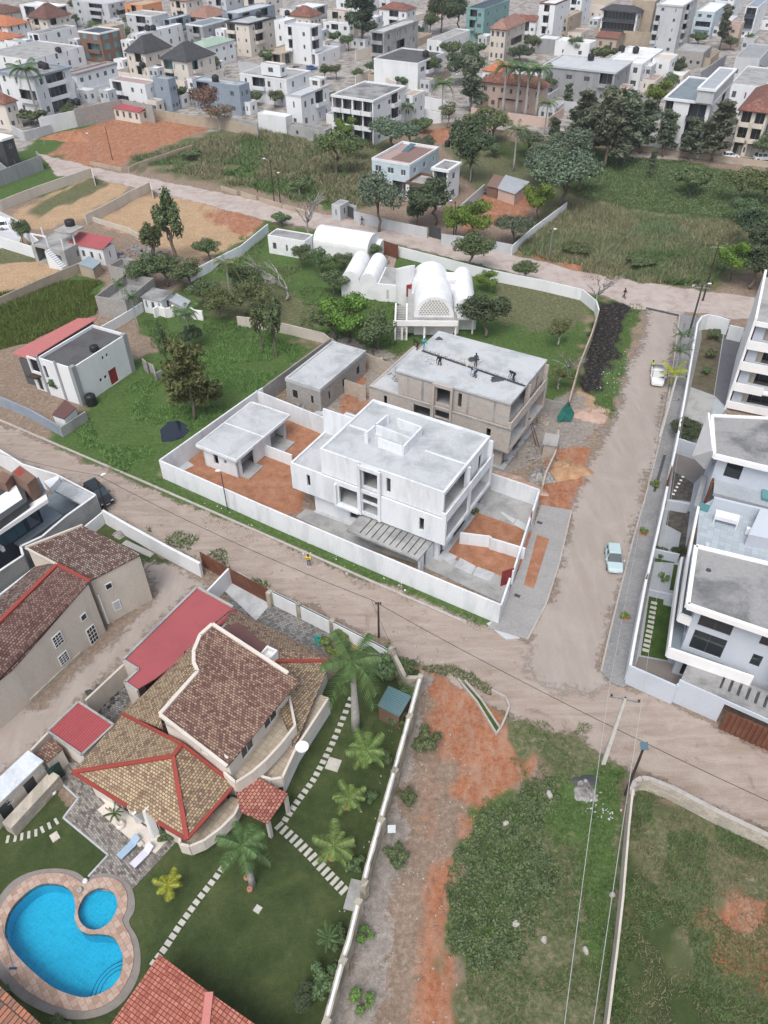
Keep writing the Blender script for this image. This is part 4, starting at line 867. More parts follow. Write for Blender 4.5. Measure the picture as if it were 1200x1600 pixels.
wallthing('garden_wall', 'white boundary wall running from the sandy lot down past the big dark trees', [([(418,350),(376,384),(330,407),(292,427)], 1.8)], m='raw_white')
wallthing('garden_wall', 'stained low wall through the middle of the garden, left of the construction plot', [([(370,494),(420,500),(505,520),(517,530)], 1.7)], m='beige')
# ---------------- tiled villa in the foreground ----------------
tiles('tile_mix', (.16, .09, .075), (.26, .18, .13), (.38, .29, .2), .26, .2, 0, .75, (.08,.05,.04), .025, .8, .5)
tiles('tile_mix_cross', (.19, .12, .09), (.3, .22, .15), (.42, .33, .21), .26, .2, R(90), .75, (.09,.065,.05), .025, .8, .45)
tiles('tile_gold', (.22, .14, .1), (.34, .25, .165), (.46, .36, .23), .26, .2, 0, .7, (.1,.07,.05), .025, .8, .4)
tiles('tile_maroon', (.15, .075, .065), (.21, .12, .1), (.36, .25, .18), .26, .2, 0, .62, (.06,.035,.03), .025, .8, .5)
tiles('tile_salmon', (.3, .09, .065), (.4, .14, .095), (.5, .2, .15), .3, .26, 0, .5, (.16,.05,.04), .03, .6, .5, 0)
tiles('tile_porch', (.22, .07, .055), (.36, .13, .1), (.46, .22, .16), .3, .26, R(90), .6, (.08,.03,.03), .03, .7, .5)
tiles('floor_tile', (.36, .3, .23), (.42, .36, .28), (.46, .4, .32), .45, .45, 0, .5, (.28,.24,.19), .02, .2, .5, 0)
def Vt(rt, pts): return [L(rt, *p) for p in pts]
def sheet(rt, name, m, pts, th=.14, mb=None):
    b = mb or MB(); b.drop(Vt(rt, pts), str(th)); return b if mb else b.build(name, m, rt)
def tiled_villa():
    o = W(250, 1200, 0); rt = root('tiled_villa', 'cream villa with mottled clay tile roofs and red ridge caps beside the pool garden', 'house', (o.x, o.y, 0), R(-30))
    S = lambda n, m, pts, th=.14: sheet(rt, n, m, pts, th)
    # upper roof: slopes down to the right, left edge scooped
    P1, P2, P3, P4 = (332,976,7.4), (467,1064,6.3), (355,1198,6.3), (250,1117,7.4)
    cur = [(313,993,7.4), (303,1018,7.4), (303,1036,7.4), (309,1050,7.4)]
    S('upper_roof', 'tile_maroon', [P1, P2, P3, P4]+cur[::-1])
    w_ = MB(); up = Vt(rt, [P1]+cur+[P4]); 
    for a, b in zip(up, up[1:]): w_.bar(a+Vector((0,0,.06)), b+Vector((0,0,.06)), .3, .22)
    a, b = Vt(rt, [P1, P2]); w_.bar(a+Vector((0,0,.06)), a+(b-a)*.88+Vector((0,0,.06)), .3, .22)
    a, b = Vt(rt, [P4, P3]); w_.bar(a, b, .25, .3)
    w_.build('roof_parapet', 'cream', rt)
    # upper storey walls under it
    A, B, C, D = Vt(rt, [(336,985,0), (336,985,0), (336,985,0), (336,985,0)])
    ins = lambda p, zz: L(rt, p[0], p[1], p[2])
    p1, p2, p3, p4 = Vt(rt, [P1, P2, P3, P4]); cen = (p1+p2+p3+p4)/4
    q = [cen+(p-cen)*f for p, f in ((p1, .95), (p2, .82), (p3, .9), (p4, .97))]
    wl = MB(); wl.facade(q[3], q[2], 0, 6.2, [(3.4, 4.1, 4.9, 5.5), (4.9, 5.6, 4.9, 5.5)]); wl.drop([q[3], q[2]+Vector((0,0,0)), q[2]+Vector((.0,.2,0)), q[3]+Vector((0,.2,0))], 6.0)
    wl.facade(q[2], q[1], 0, 6.1, [(1.5, 3.0, 3.9, 5.9), (4.5, 6.2, 3.9, 5.9)]); wl.facade(q[1], q[0], 0, 6.2); wl.facade(q[0], q[3], 0, 6.2)
    wl.build('wall', 'cream', rt)
    for u in (3.4, 4.9): win(rt, q[3], q[2], u, u+.7, 4.9, 5.5, 'white', 'glass')
    for u0, u1 in ((1.5, 3.0), (4.5, 6.2)): win(rt, q[2], q[1], u0, u1, 3.9, 5.9, 'white', 'glass', mull=1)
    # left lower roof
    S('lower_roof', 'tile_mix_cross', [(192,1115,3.1), (255,1139,4.6), (250,1117,5.0), (309,1050,5.0), (303,1020,5.0), (331,977,5.0), (361,952,3.9), (340,968,3.9), (297,1017,3.1), (243,1066,3.1)])
    # back lower roof with red ridge
    S('lower_roof', 'tile_mix', [(362,950,3.1), (517,1031,3.1), (426,1032,4.5), (420,1010,4.7), (351,972,4.6)])
    S('lower_roof', 'tile_mix_cross', [(517,1032,3.1), (461,1165,3.1), (440,1120,4.4), (426,1033,4.5)])
    S('porch_cover', 'roof_maroon', [(345,982,4.85), (373,972,4.75), (418,1010,4.85), (398,1024,4.9)], .1)
    r = MB(); a, b = Vt(rt, [(426,1033,4.56), (517,1032,3.2)]); r.bar(a, b, .3, .14); r.build('ridge_cap', 'redcap', rt); r = MB(); a, b = Vt(rt, [(366,952,3.2), (360,983,4.0)]); r.bar(a, b, .35, .14); r.build('ridge_cap', 'redcap', rt)
    ch = MB(); c = L(rt, 421, 1020, 5.3); ch.box(c.x-.55, c.x+.55, c.y-.45, c.y+.45, 4.2, 5.0)
    for x0, x1, y0, y1 in ((-.55, -.4, -.45, .45), (.4, .55, -.45, .45), (-.4, .4, .3, .45)): ch.box(c.x+x0, c.x+x1, c.y+y0, c.y+y1, 5.0, 5.5)
    ch.build('roof_vent', 'brightwhite', rt)
    # hip roof at the front
    T, Rr, Bt, Tp, A_, Bq = (113,1207,3.1), (367,1227,3.1), (292,1312,3.1), (192,1116,3.1), (270,1182,5.3), (284,1163,5.3)
    S('hip_roof', 'tile_mix_cross', [T, A_, Bq, Tp]); S('hip_roof', 'tile_gold', [T, (172,1243,3.1), (198,1260,3.1), (210,1272,3.2), (225,1266,3.6), (246,1285,3.1), Bt, A_]); S('hip_roof', 'tile_mix_cross', [Bt, Rr, Bq, A_])
    r = MB()
    for p, q_ in ((T, A_), (A_, Bt), (A_, Bq), (Tp, Bq), (Bq, Rr), (Rr, Bt), (T, (198,1260,3.1)), ((246,1285,3.1), Bt)):
        a, b = Vt(rt, [p, q_]); th_ = .34 if (p in (T, A_) and q_ in (A_, Bt, Bq)) else .26; r.bar(a+Vector((0,0,.05)), b+Vector((0,0,.05)), th_, .16)
    r.build('ridge_cap', 'redcap', rt)
    # ground floor walls
    g = [L(rt, *p) for p in ((118,1212,3.1), (292,1312,3.1), (367,1227,3.1), (192,1116,3.1))]; c_ = sum(g, Vector())/4; g = [c_+(p-c_)*.86 for p in g]
    wl = MB(); wl.facade(g[0], g[1], 0, 3.2, [(2, 3.6, .1, 2.3), (5.0, 7.4, .1, 2.4)]); wl.facade(g[1], g[2], 0, 3.1, [(1.5, 3, .9, 2.3)]); wl.facade(g[3], g[0], 0, 3.1, [(1.5, 2.4, 1, 2)])
    wl.build('ground_floor_wall', 'cream', rt); win(rt, g[0], g[1], 2, 3.6, .1, 2.3, 'white', 'glass', mull=1); win(rt, g[0], g[1], 5, 7.4, .1, 2.4, 'white', 'glass', mull=2)
    b1 = MB(); k = Vt(rt, [(517,1031,3), (461,1165,3), (420,1150,3), (420,1020,3), (366,955,3), (300,1020,3), (240,1066,3), (195,1113,3), (255,1138,3)])
    c_ = sum(k, Vector())/len(k); k2 = [c_+(p-c_)*.95 for p in k]; b1.facade(k2[1], k2[0], 0, 2.95, [(2, 3.4, .2, 2.2)]); b1.facade(k2[0], k2[4], 0, 2.95); b1.facade(k2[4], k2[7], 0, 2.95, [(3, 4, 1, 2)]); b1.facade(k2[7], k2[8], 0, 2.95)
    b1.build('ground_floor_wall', 'cream', rt)
    # fins and door canopy
    f = MB(); 
    for pts in ([(222,1268,3.7), (226,1266,3.7), (241,1311,.2), (236,1313,.2)], [(205,1272,3.3), (209,1273,3.3), (224,1284,.3), (214,1288,.3)]):
        a = Vt(rt, pts); f.add([a[0], a[1], a[2], a[3], a[0]+Vector((.1,.5,0)), a[1]+Vector((.1,.5,0)), a[2]+Vector((.1,.5,0)), a[3]+Vector((.1,.5,0))], [(0,3,2,1),(4,5,6,7),(0,1,5,4),(1,2,6,5),(2,3,7,6),(3,0,4,7)])
    f.build('buttress', 'brightwhite', rt)
    s = MB(); s.drop(Vt(rt, [(150,1238,.25), (165,1245,.25), (225,1290,.25), (262,1312,.25), (243,1333,.25), (200,1308,.25), (152,1265,.25), (165,1255,.25)]), 0.02); s.build('step', 'cream', rt)
    # balconies: floor plus parapet following the outer edge
    def balcony(edge, inner, zf, zp, name='balcony'):
        fl = MB(); fl.drop(Vt(rt, [(x, y, zf) for x, y in edge+inner]), zf-.3); o1 = fl.build(name, 'floor_tile', rt)
        E_ = Vt(rt, [(x, y, zp) for x, y in edge]); pw = MB()
        for a, b in zip(E_, E_[1:]): pw.wall(a, b, zf-.6, zp, .2)
        pw.build('parapet', 'cream', o1)
    balcony([(452,1087),(461,1133),(440,1160),(414,1188),(392,1207),(368,1222),(350,1206)], [(357,1198),(466,1066)], 3.5, 4.3)
    balcony([(513,1090),(463,1167),(441,1214),(424,1217),(397,1209)], [(420,1178),(462,1130),(500,1085)], 2.2, 2.9)
    balcony([(377,1250),(366,1272),(345,1293),(318,1313),(296,1322),(281,1318),(280,1308)], [(300,1300),(362,1244)], 1.3, 2.0)
    w2 = MB(); w2.wall(L(rt,463,1167,2.2), L(rt,441,1214,2.2), 0, 1.6, .2); w2.build('base_wall', 'brightwhite', rt); w2 = MB(); w2.wall(L(rt,513,1090,2.2), L(rt,463,1167,2.2), 0, 1.59, .2); w2.build('base_wall', 'brightwhite', rt); w2 = MB(); w2.wall(L(rt,366,1272,1.3), L(rt,318,1313,1.3), 0, .7, .2); w2.build('base_wall', 'brightwhite', rt)
    # porch roof with arch
    S('porch_roof', 'tile_porch', [(367,1230,3.0), (397,1212,3.1), (450,1240,2.8), (418,1287,2.5), (375,1268,2.8)], .12)
    for x, y in ((446,1243), (418,1281), (400,1225)): p = MB(); c = L(rt, x, y, 2.6); p.box(c.x-.14, c.x+.14, c.y-.14, c.y+.14, 0, 2.45); p.build('porch_post', 'cream', rt)
    # red flat garage roof
    o1 = S('garage_roof', 'redflat', [(308,920,2.9), (364,951,2.9), (359,975,2.9), (331,977,2.9), (297,1017,2.9), (288,1017,2.9), (287,1028,2.9), (267,1042,2.9), (243,1060,2.9), (214,1077,2.9), (198,1065,2.9), (217,1046,2.9), (195,1032,2.9)], .12)
    gw = MB(); e = Vt(rt, [(x, y, 3.0) for x, y in [(364,948),(308,917),(192,1031),(216,1046),(195,1066),(215,1080)]])
    for a, b in zip(e, e[1:]): gw.wall(a, b, 0, 3.0, .18)
    gw.build('garage_wall', 'beige', rt); ck = MB()
    for a, b in zip(e, e[1:]): ck.wall(a, b, 3.003, 3.06, .24)
    ck.build('coping', 'concrete', rt)
    # satellite dish is bolted to the parapet but can be lifted off
    d = W(472, 1168, 3.2); dt = root('satellite_dish', 'round white satellite dish beside the curved terraces of the tiled villa', 'satellite dish', d, R(30))
    b = MB(); vs = []; fs = []
    for i in range(5):
        for k in range(16):
            r_ = .55*i/4; a = 6.283*k/16; vs.append((r_*math.cos(a), r_*math.sin(a), .12*(i/4)**2))
    for i in range(4):
        for k in range(16): fs.append((i*16+k, (i+1)*16+k, (i+1)*16+(k+1) % 16, i*16+(k+1) % 16))
    b.add(vs, fs); b.build('dish', 'brightwhite', dt, True); b = MB(); b.bar((0,0,-.01), (-.2,.1,-.9), .06); b.build('mount', 'steel', dt)
plain('roof_maroon', (.13, .065, .06), (.1, .05, .05), .7, .5, .5)
tiled_villa()
# ---- outbuildings of that garden ----
def shed(label, pts, h, m, wm='cream', name='shed', cat='shed', cap=None, hi=None, parts=(), hs=None):
    hs = hs or [h]*len(pts); o = W(pts[0][0], pts[0][1], h); rt = root(name, label, cat, (o.x, o.y, 0), R(-30)); P = [L(rt, x, y, z) for (x, y), z in zip(pts, hs)]
    c = sum(P, Vector())/len(P); b = MB(); b.drop([p for p in P], '.1'); b.build('roof', m, rt)
    q = [c+(p-c)*.93 for p in P]; w_ = MB(); w_.drop([Vector((p.x, p.y, p.z-.11)) for p in q], 0); w_.build('wall', wm, rt)
    if cap:
        k = MB()
        for i in range(len(P)): k.bar(P[i-1]+Vector((0,0,.05)), P[i]+Vector((0,0,.05)), .16, .16)
        k.build('roof_edge', cap, rt)
    for nm, mat, quad in parts:
        d = MB(); a = [L(rt, x, y, z) for x, y, z in quad]; nrm = (a[1]-a[0]).cross(a[2]-a[0]).normalized()*.05
        if nrm.y > 0: nrm = -nrm
        d.add([p+nrm for p in a]+[p-nrm for p in a], [(0,1,2,3),(7,6,5,4),(0,4,5,1),(1,5,6,2),(2,6,7,3),(3,7,4,0)]); d.build(nm, mat, rt)
    return rt
shed('small outbuilding with a bright red corrugated roof behind the hip roof of the villa', [(123,1097),(178,1133),(128,1180),(75,1143)], 2.8, 'tin_red', 'cream', cap='concrete')
shed('low shed with dark maroon roof between the white pool house and the red roof', [(78,1155),(98,1170),(72,1193),(57,1177)], 2.2, 'tile_maroon', 'cream')
plain('roof_silver', (.62, .66, .7), (.35, .38, .42), .5, .35, .7)
def pool_house():
    h = 2.7; a = W(64, 1190, h); b = W(-40, 1290, h); th = math.atan2(a.y-b.y, a.x-b.x); rt = root('pool_house', 'long white pool house with a weathered silver flat roof at the left edge', 'outbuilding', (b.x, b.y, 0), th)
    l = (a-b).length; d = abs(L(rt, 48, 1175, h).y)+.2; w_ = MB(); x1 = L(rt, 47, 1240, 1.3).x; x2 = L(rt, 8, 1278, 1.3).x
    w_.facade((0, 0), (l, 0), 0, h-.1, [(x1, x1+1.0, .05, 2.1), (x2, x2+1.0, .05, 2.1), (x1+1.5, x1+2.1, 1.5, 1.9), (x1-1.6, x1-1.0, 1.5, 1.9)]); w_.facade((l, .22), (l, d-.22), 0, h-.1); w_.facade((l, d), (0, d), 0, h-.1); w_.build('wall', 'beige', rt)
    for u in (x1, x2): k = MB(); k.box(u, u+1, .1, .16, .05, 2.1); k.build('door', 'charcoal', rt)
    for u in (x1+1.5, x1-1.6): k = MB(); k.box(u, u+.6, .1, .14, 1.5, 1.9); k.build('window', 'paleblue', rt)
    r = MB(); r.box(-.1, l+.15, .35, d+.1, h-.097, h+.03); r.box(-.1, l+.15, -.15, .347, h-.097, h+.06); r.mi = 0; r.build('roof', 'roof_silver', rt)
pool_house()
wallthing('stone_wall', 'pale stone garden wall in front of the white pool house', [([(86,1208),(10,1290)], 1.3)], m='stonewall', th=1.0)
gate_leaf('dark green garden gate between the pool house and the cream wall', (72,1204), (92,1190), 2.0, m='greengate')
plain('greengate', (.02, .05, .04), None, .5, 2, .3)
wallthing('garden_wall', 'cream wall between the beige house yard and the villa, beside the red roofs', [([(193,1038),(133,1094)], 2.4), ([(76,1143),(48,1172)], 2.4)], m='beige')
# ---- paving of the garden ----
tiles('patio', (.1, .09, .09), (.2, .18, .17), (.33, .31, .28), .32, .16, R(45), .6, (.07,.065,.06), .012, .3, .7)
tiles('cobble', (.08, .08, .08), (.17, .17, .165), (.28, .27, .26), .3, .2, R(20), .6, (.06,.06,.06), .02, .4, .4)
crisp('patio', [(84,1213),(112,1186),(140,1208),(190,1240),(285,1305),(205,1392),(190,1396),(160,1392),(138,1370),(169,1336),(99,1278),(122,1248)], .03, 'patio')
crisp('yard_paving', [(130,1097),(192,1042),(215,1082),(190,1112),(176,1130)], .03, 'cobble')
crisp('yard_paving', [(365,950),(345,918),(365,893),(420,922),(540,990),(500,1012),(517,1030)], .03, 'cobble')
crisp('driveway', [(355,896),(345,918),(400,970),(422,945),(438,940),(420,922),(372,893)], .036, 'pale_concrete')
strip('patio_edge', [(84,1213),(122,1248),(99,1278),(169,1336),(138,1370)], .14, .0, .07, 'pale_concrete')
_o1 = 'first second third fourth fifth sixth seventh eighth ninth tenth eleventh twelfth thirteenth fourteenth fifteenth sixteenth seventeenth eighteenth nineteenth twentieth twenty-first'.split()
def slabs(name, label, cat, group, cs, w_, l_, m='stepstone', yaw=None):
    for i, (x, y) in enumerate(cs):
        p = W(x, y, .05); a, b = W(*cs[max(i-1, 0)], .05), W(*cs[min(i+1, len(cs)-1)], .05); ang = math.atan2(b.y-a.y, b.x-a.x)+(yaw or 0)
        mb = MB(); mb.box(-w_/2, w_/2, -l_/2, l_/2, 0, .055); o = mb.build(name, m); o.location = (p.x, p.y, 0); o.rotation_euler.z = ang+random.uniform(-.06, .06); tag(o, _o1[i]+' '+label, cat, group)
plain('stepstone', (.5, .49, .45), (.36, .35, .32), .9, 3, .6)
def along(pts, n):
    P = [Vector(p) for p in pts]; d = [0]
    for a, b in zip(P, P[1:]): d.append(d[-1]+(b-a).length)
    out = []
    for i in range(n):
        t = d[-1]*i/(n-1); k = max(j for j in range(len(d)) if d[j] <= t+1e-6); k = min(k, len(P)-2); out.append(tuple(P[k]+(P[k+1]-P[k])*((t-d[k])/(d[k+1]-d[k]))))
    return out
random.seed(5)
slabs('stepping_stone', 'square stepping stone from the royal palm in the path going down', 'stepping stone', 'stepping stones in the path past the royal palm', along([(548,1092),(535,1125),(520,1160),(505,1190),(490,1218),(465,1252),(446,1280)], 21), .34, .5)
slabs('stepping_stone', 'oblong stone from the porch in the path to the wall gate', 'stepping stone', 'oblong stepping stones leading to the wall gate', along([(436,1290),(462,1313),(487,1337),(512,1365),(537,1391)], 15), .3, .75)
slabs('stepping_stone', 'square stone from the balcony in the diagonal path to the salmon roof', 'stepping stone', 'stepping stones in the diagonal path', along([(361,1337),(340,1367),(310,1405),(278,1450),(258,1481),(240,1505)], 17), .36, .46)
slabs('stepping_stone', 'narrow white stepping stone from the left in the row beside the pool house', 'stepping stone', 'stepping stones beside the pool house', [(12,1311),(24,1309),(34,1307),(45,1304),(56,1301),(66,1296),(77,1290),(88,1283)], .22, .6)
def slab1(label, x, y, a, b, rz, m='stepstone'):
    p = W(x, y, 0); mb = MB(); mb.box(-a/2, a/2, -b/2, b/2, 0, .1); o = mb.build('concrete_slab', m); o.location = p; o.rotation_euler.z = rz; tag(o, label, 'slab')
slab1('large pale square slab touching the stepping stones in mid lawn', 521, 1195, 1.1, 1.1, R(-18)); slab1('small white square slab alone on the lawn near the second palm', 403, 1421, .5, .5, R(-30)); slab1('white square slab on the lawn between the pool house and the patio', 86, 1308, .6, .7, R(40), 'beige'); slab1('dull concrete slab at the foot of the wall gate', 553, 1399, 1.0, 2.2, R(-14), 'concrete')
# ---- pool ----
from mathutils.geometry import tessellate_polygon
Zq = lambda pts: [(x/3, 1300+y/3) for x, y in pts]
def smooth(pts, n=5):
    out = []; N_ = len(pts)
    for i in range(N_):
        p0, p1, p2, p3 = [Vector(pts[(i+k-1) % N_]) for k in range(4)]
        for j in range(n):
            t = j/n; out.append(tuple(.5*((2*p1)+(p2-p0)*t+(2*p0-5*p1+4*p2-p3)*t*t+(3*p1-p0-3*p2+p3)*t**3)))
    return out
POOL = smooth(Zq([(240,243),(300,255),(340,290),(355,350),(352,410),(375,460),(420,480),(470,480),(530,495),(570,560),(577,620),(555,695),(500,745),(420,775),(350,770),(250,730),(160,660),(80,580),(35,510),(25,450),(50,370),(110,300),(180,252)]))
KID = smooth(Zq([(480,265),(525,280),(550,325),(545,375),(510,430),(455,460),(405,450),(372,410),(370,360),(400,300),(440,272)]))
COP = smooth(Zq([(-20,420),(20,330),(90,250),(170,205),(270,195),(345,215),(395,245),(440,222),(500,215),(560,235),(595,290),(595,360),(575,420),(610,490),(628,570),(615,660),(560,760),(480,820),(380,840),(270,820),(150,760),(60,680),(0,590),(-30,500)]))
RING = smooth(Zq([(-45,400),(0,300),(70,225),(165,183),(270,172),(355,188),(410,222),(455,198),(530,200),(600,240),(630,300),(630,370),(606,425),(645,500),(660,590),(645,690),(580,795),(490,855),(370,880),(250,860),(120,800),(20,710),(-45,600),(-65,500)]))
def ringed(rt, name, m, outer, holes, z0, z1):
    O = [L(rt, x, y, 0) for x, y in outer]; Hs = [[L(rt, x, y, 0) for x, y in h] for h in holes]; b = MB()
    allv = O+[v for h in Hs for v in h]; tris = tessellate_polygon([[Vector((v.x, v.y, 0)) for v in q] for q in [O]+Hs]); n = len(allv)
    vs = [(v.x, v.y, z1) for v in allv]+[(v.x, v.y, z0) for v in allv]; fs = []
    for t in tris:
        a, b_, c = [allv[i] for i in t]; cr = (b_.x-a.x)*(c.y-a.y)-(b_.y-a.y)*(c.x-a.x); fs.append(tuple(t) if cr > 0 else tuple(t)[::-1])
    k = 0
    for q in [O]+Hs:
        m_ = len(q)
        for i in range(m_): fs.append((k+i, k+(i+1) % m_, n+k+(i+1) % m_, n+k+i))
        k += m_
    b.add(vs, fs); return b.build(name, m, rt)
def pool():
    o = W(100, 1450, 0); rt = root('swimming_pool', 'blue kidney-shaped swimming pool with a small round children\'s pool, pink stone coping and grey surround', 'swimming pool', (o.x, o.y, 0), R(-30))
    ringed(rt, 'surround', 'pool_surround', RING, [COP], .0, .05); ringed(rt, 'coping', 'coping_stone', COP, [POOL, KID], -.3, .11)
    for nm, out, dp in (('pool_basin', POOL, -1.5), ('children_pool_basin', KID, -.6)):
        P = [L(rt, x, y, 0) for x, y in out]; n = len(P); b = MB(); b.add([(p.x, p.y, .09) for p in P]+[(p.x, p.y, dp) for p in P], [(i, n+i, n+(i+1) % n, (i+1) % n) for i in range(n)])
        t = tessellate_polygon([[Vector((p.x, p.y, 0)) for p in P]]); b.add([(p.x, p.y, dp) for p in P], [tuple(q) for q in t]); b.build(nm, 'pool_blue', rt)
        b = MB(); b.add([(p.x, p.y, -.06) for p in P], [tuple(q) for q in t]); b.build('water', 'water_mat', rt)
    c = L(rt, 196, 1536, 0)
    # steps in the corner: arcs
    for i, (r_, z) in enumerate(((2.15, -.85), (1.8, -.62), (1.45, -.4))):
        pts = [L(rt, *q, 0) for q in [(193,1500),(165,1525),(148,1548),(146,1556)]]
        c0 = L(rt, 188, 1547, 0); b = MB(); vs = [(c0.x, c0.y)]+[(c0.x+r_*math.cos(a), c0.y+r_*math.sin(a)) for a in [R(75+k*8) for k in range(19)]]
        b.prism(vs, -1.45, z); b.build('step', 'pool_blue', rt); e = MB()
        for p, q in zip(vs[1:], vs[2:]): e.wall(p, q, z, z+.012, .05)
        e.build('step_edge', 'pool_navy', rt)
plain('pool_surround', (.24, .22, .2), (.17, .155, .145), .9, .8, .6); plain('pool_navy', (.01, .06, .16), None, .5, 1, .2)
tiles('coping_stone', (.3, .2, .15), (.4, .28, .22), (.47, .35, .29), .5, .4, R(20), .6, (.24,.18,.14), .015, .3, .5)
tiles('pool_blue', (.015, .33, .52), (.02, .38, .58), (.03, .43, .63), .3, .3, 0, .25, (.03,.42,.6), .02, .1, .35, 0)
def water(name, tint, rough=.04):
    m, nt, b = newmat(name); nt.nodes.remove(b); tr = N(nt, 'BsdfTransparent', Color=c4(tint)); gl = N(nt, 'BsdfGlossy', Roughness=rough); fr = N(nt, 'Fresnel', IOR=1.33)
    g = N(nt, 'NewGeometry'); n = noise(nt, g.outputs['Position'], 3, 3, .5, .5); bn = N(nt, 'Bump', Strength=.15, Distance=.05); nt.links.new(n, bn.inputs['Height']); nt.links.new(bn.outputs[0], gl.inputs['Normal']); nt.links.new(bn.outputs[0], fr.inputs['Normal'])
    mx = N(nt, 'MixShader'); nt.links.new(fr.outputs[0], mx.inputs[0]); nt.links.new(tr.outputs[0], mx.inputs[1]); nt.links.new(gl.outputs[0], mx.inputs[2]); nt.links.new(mx.outputs[0], nt.nodes['Material Output'].inputs[0])
water('water_mat', (.75, .97, 1.0))
pool()
def skimmer():
    p = W(20, 1513, .15); rt = root('pool_brush', 'long white pool brush with a blue head lying on the pool edge', 'pool brush', p, 0); q = L(rt, 2, 1446, .15); b = MB(); b.bar((0,0,.02), (q.x, q.y, .05), .035); b.build('handle', 'steel', rt); b = MB(); b.box(-.25, .25, -.06, .06, -.03, .04); b.build('brush_head', 'pool_navy', rt)
skimmer()
def lounger(label, x, y, m, rz):
    p = W(x, y, .03); rt = root('sun_lounger', label, 'sun lounger', p, rz, 'sun loungers on the patio'); b = MB()
    b.box(-.95, .35, -.3, .3, .26, .36); b.build('cushion', m, rt); b = MB(); b.add([(.35,-.3,.26),(.35,.3,.26),(.95,.3,.62),(.95,-.3,.62),(.35,-.3,.36),(.35,.3,.36),(.93,.3,.72),(.93,-.3,.72)], [(0,1,2,3),(4,7,6,5),(0,4,5,1),(1,5,6,2),(2,6,7,3),(3,7,4,0)]); b.build('backrest', m, rt)
    for sx in (-.85, .7):
        for sy in (-.25, .25): b = MB(); b.box(sx-.03, sx+.03, sy-.03, sy+.03, 0, .26 if sx < 0 else .44); b.build('leg', 'steel', rt)
plain('lounge_blue', (.32, .43, .55), None, .9, 2, .3); plain('lounge_lilac', (.6, .6, .7), None, .9, 2, .3)
lounger('blue-grey sun lounger, the left one of the two on the patio', 203, 1327, 'lounge_blue', R(52)); lounger('pale lilac sun lounger, the right one of the two on the patio', 224, 1340, 'lounge_lilac', R(52))
def table1():
    p = W(221, 1322, .03); rt = root('side_table', 'small square side table between the two sun loungers', 'table', p, R(50)); b = MB(); b.box(-.2,.2,-.2,.2,.38,.42); b.build('table_top', 'beige', rt)
    for sx in (-.17, .17):
        for sy in (-.17, .17): b = MB(); b.box(sx-.02,sx+.02,sy-.02,sy+.02,0,.38); b.build('leg', 'beige', rt)
table1()
# ---- teal-roofed shed, salmon roofs ----
shed('low shed with teal corrugated roof in the garden corner by the royal palm', [(607,1071),(643,1088),(624,1120),(590,1102)], 2.0, 'tin_teal', 'brownwall', hs=[2.2,2.0,1.9,2.1])
def salmon(label, pts, hs, m='tile_salmon'):
    o = W(pts[0][0], pts[0][1], hs[0]); rt = root('pool_pavilion' if m == 'tile_salmon' else 'garden_building', label, 'pavilion', (o.x, o.y, 0), R(-31)); P = [L(rt, x, y, h) for (x, y), h in zip(pts, hs)]
    b = MB(); b.drop(P, '.12'); b.build('roof', m, rt); c = sum(P, Vector())/len(P); w_ = MB(); w_.drop([Vector((v.x, v.y, v.z-.13)) for v in [c+(p-c)*.9 for p in P]], 0); w_.build('wall', 'cream', rt); return rt
rs = salmon('building with salmon-pink tiled roof and pale ridge at the bottom, beside the pool', [(249,1491),(329,1552),(300,1800),(90,1720)], [3.0,4.0,4.0,3.0])
b = MB(); b.drop([L(rs, x, y, h) for x, y, h in ((329,1552,4.0),(470,1650,3.0),(420,1850,3.0),(300,1800,4.0))], '.12'); b.build('roof', 'tile_salmon', rs)
b = MB(); a_ = L(rs, 327, 1550, 4.06); c_ = L(rs, 298, 1802, 4.06); b.bar(a_, c_, .5, .08); b.build('ridge_cap', 'ridge_pink', rs)
plain('ridge_pink', (.52, .2, .18), (.44, .17, .15), .7, .8, .5)
rs2 = salmon('corner of a building with orange and grey striped roof tiles at the bottom left edge', [(-60,1510),(0,1541),(66,1602),(120,1720),(-120,1800)], [3]*5, 'tile_striped')
tiles('tile_striped', (.14, .1, .09), (.3, .14, .09), (.42, .17, .1), .35, 1.5, 0, .8, (.06,.05,.05), .04, .6, .3)
rs2.children[0].data.materials[0] = M['tile_striped']
# ---- garden boundary walls with pillars ----
def pillar_wall(name, label, pts, h, th, pil, m='stain_cream', pm='stain_cream', ph=None, line=None):
    o = W(pts[0][0], pts[0][1], h); rt = root(name, label, 'wall', (o.x, o.y, 0), TH); b = MB(); P = [L(rt, x, y, h) for x, y in pts]
    for p, q in zip(P, P[1:]): b.wall(p, q, 0, h, th)
    b.build('wall', m, rt)
    if line:
        g = MB()
        for p, q in zip(P, P[1:]): g.wall(p, q, h+.003, h+.03, th*.45)
        g.build('coping', line, rt)
    for x, y in pil: c = L(rt, x, y, ph or h+.15); k = MB(); k.box(c.x-.24, c.x+.24, c.y-.24, c.y+.24, 0, ph or h+.15); k.build('pillar', pm, rt)
    return rt
plain('stain_cream', (.42, .38, .31), (.17, .155, .13), .9, .8, .9, .15, .3)
pillar_wall('garden_wall', 'long stained cream garden wall with square pillars beside the red earth lane', [(657,1056),(640,1118),(620,1190),(600,1260),(575,1350),(567,1385)], 2.3, .4, [(657,1056),(640,1118),(617,1203),(596,1280),(569,1378)], line='raw_white')
pillar_wall('garden_wall', 'lower stretch of stained cream garden wall below the wall gate', [(560,1408),(545,1470),(535,1500),(520,1555),(505,1610),(480,1700)], 2.3, .4, [(560,1408),(536,1500),(510,1596)], line='raw_white')
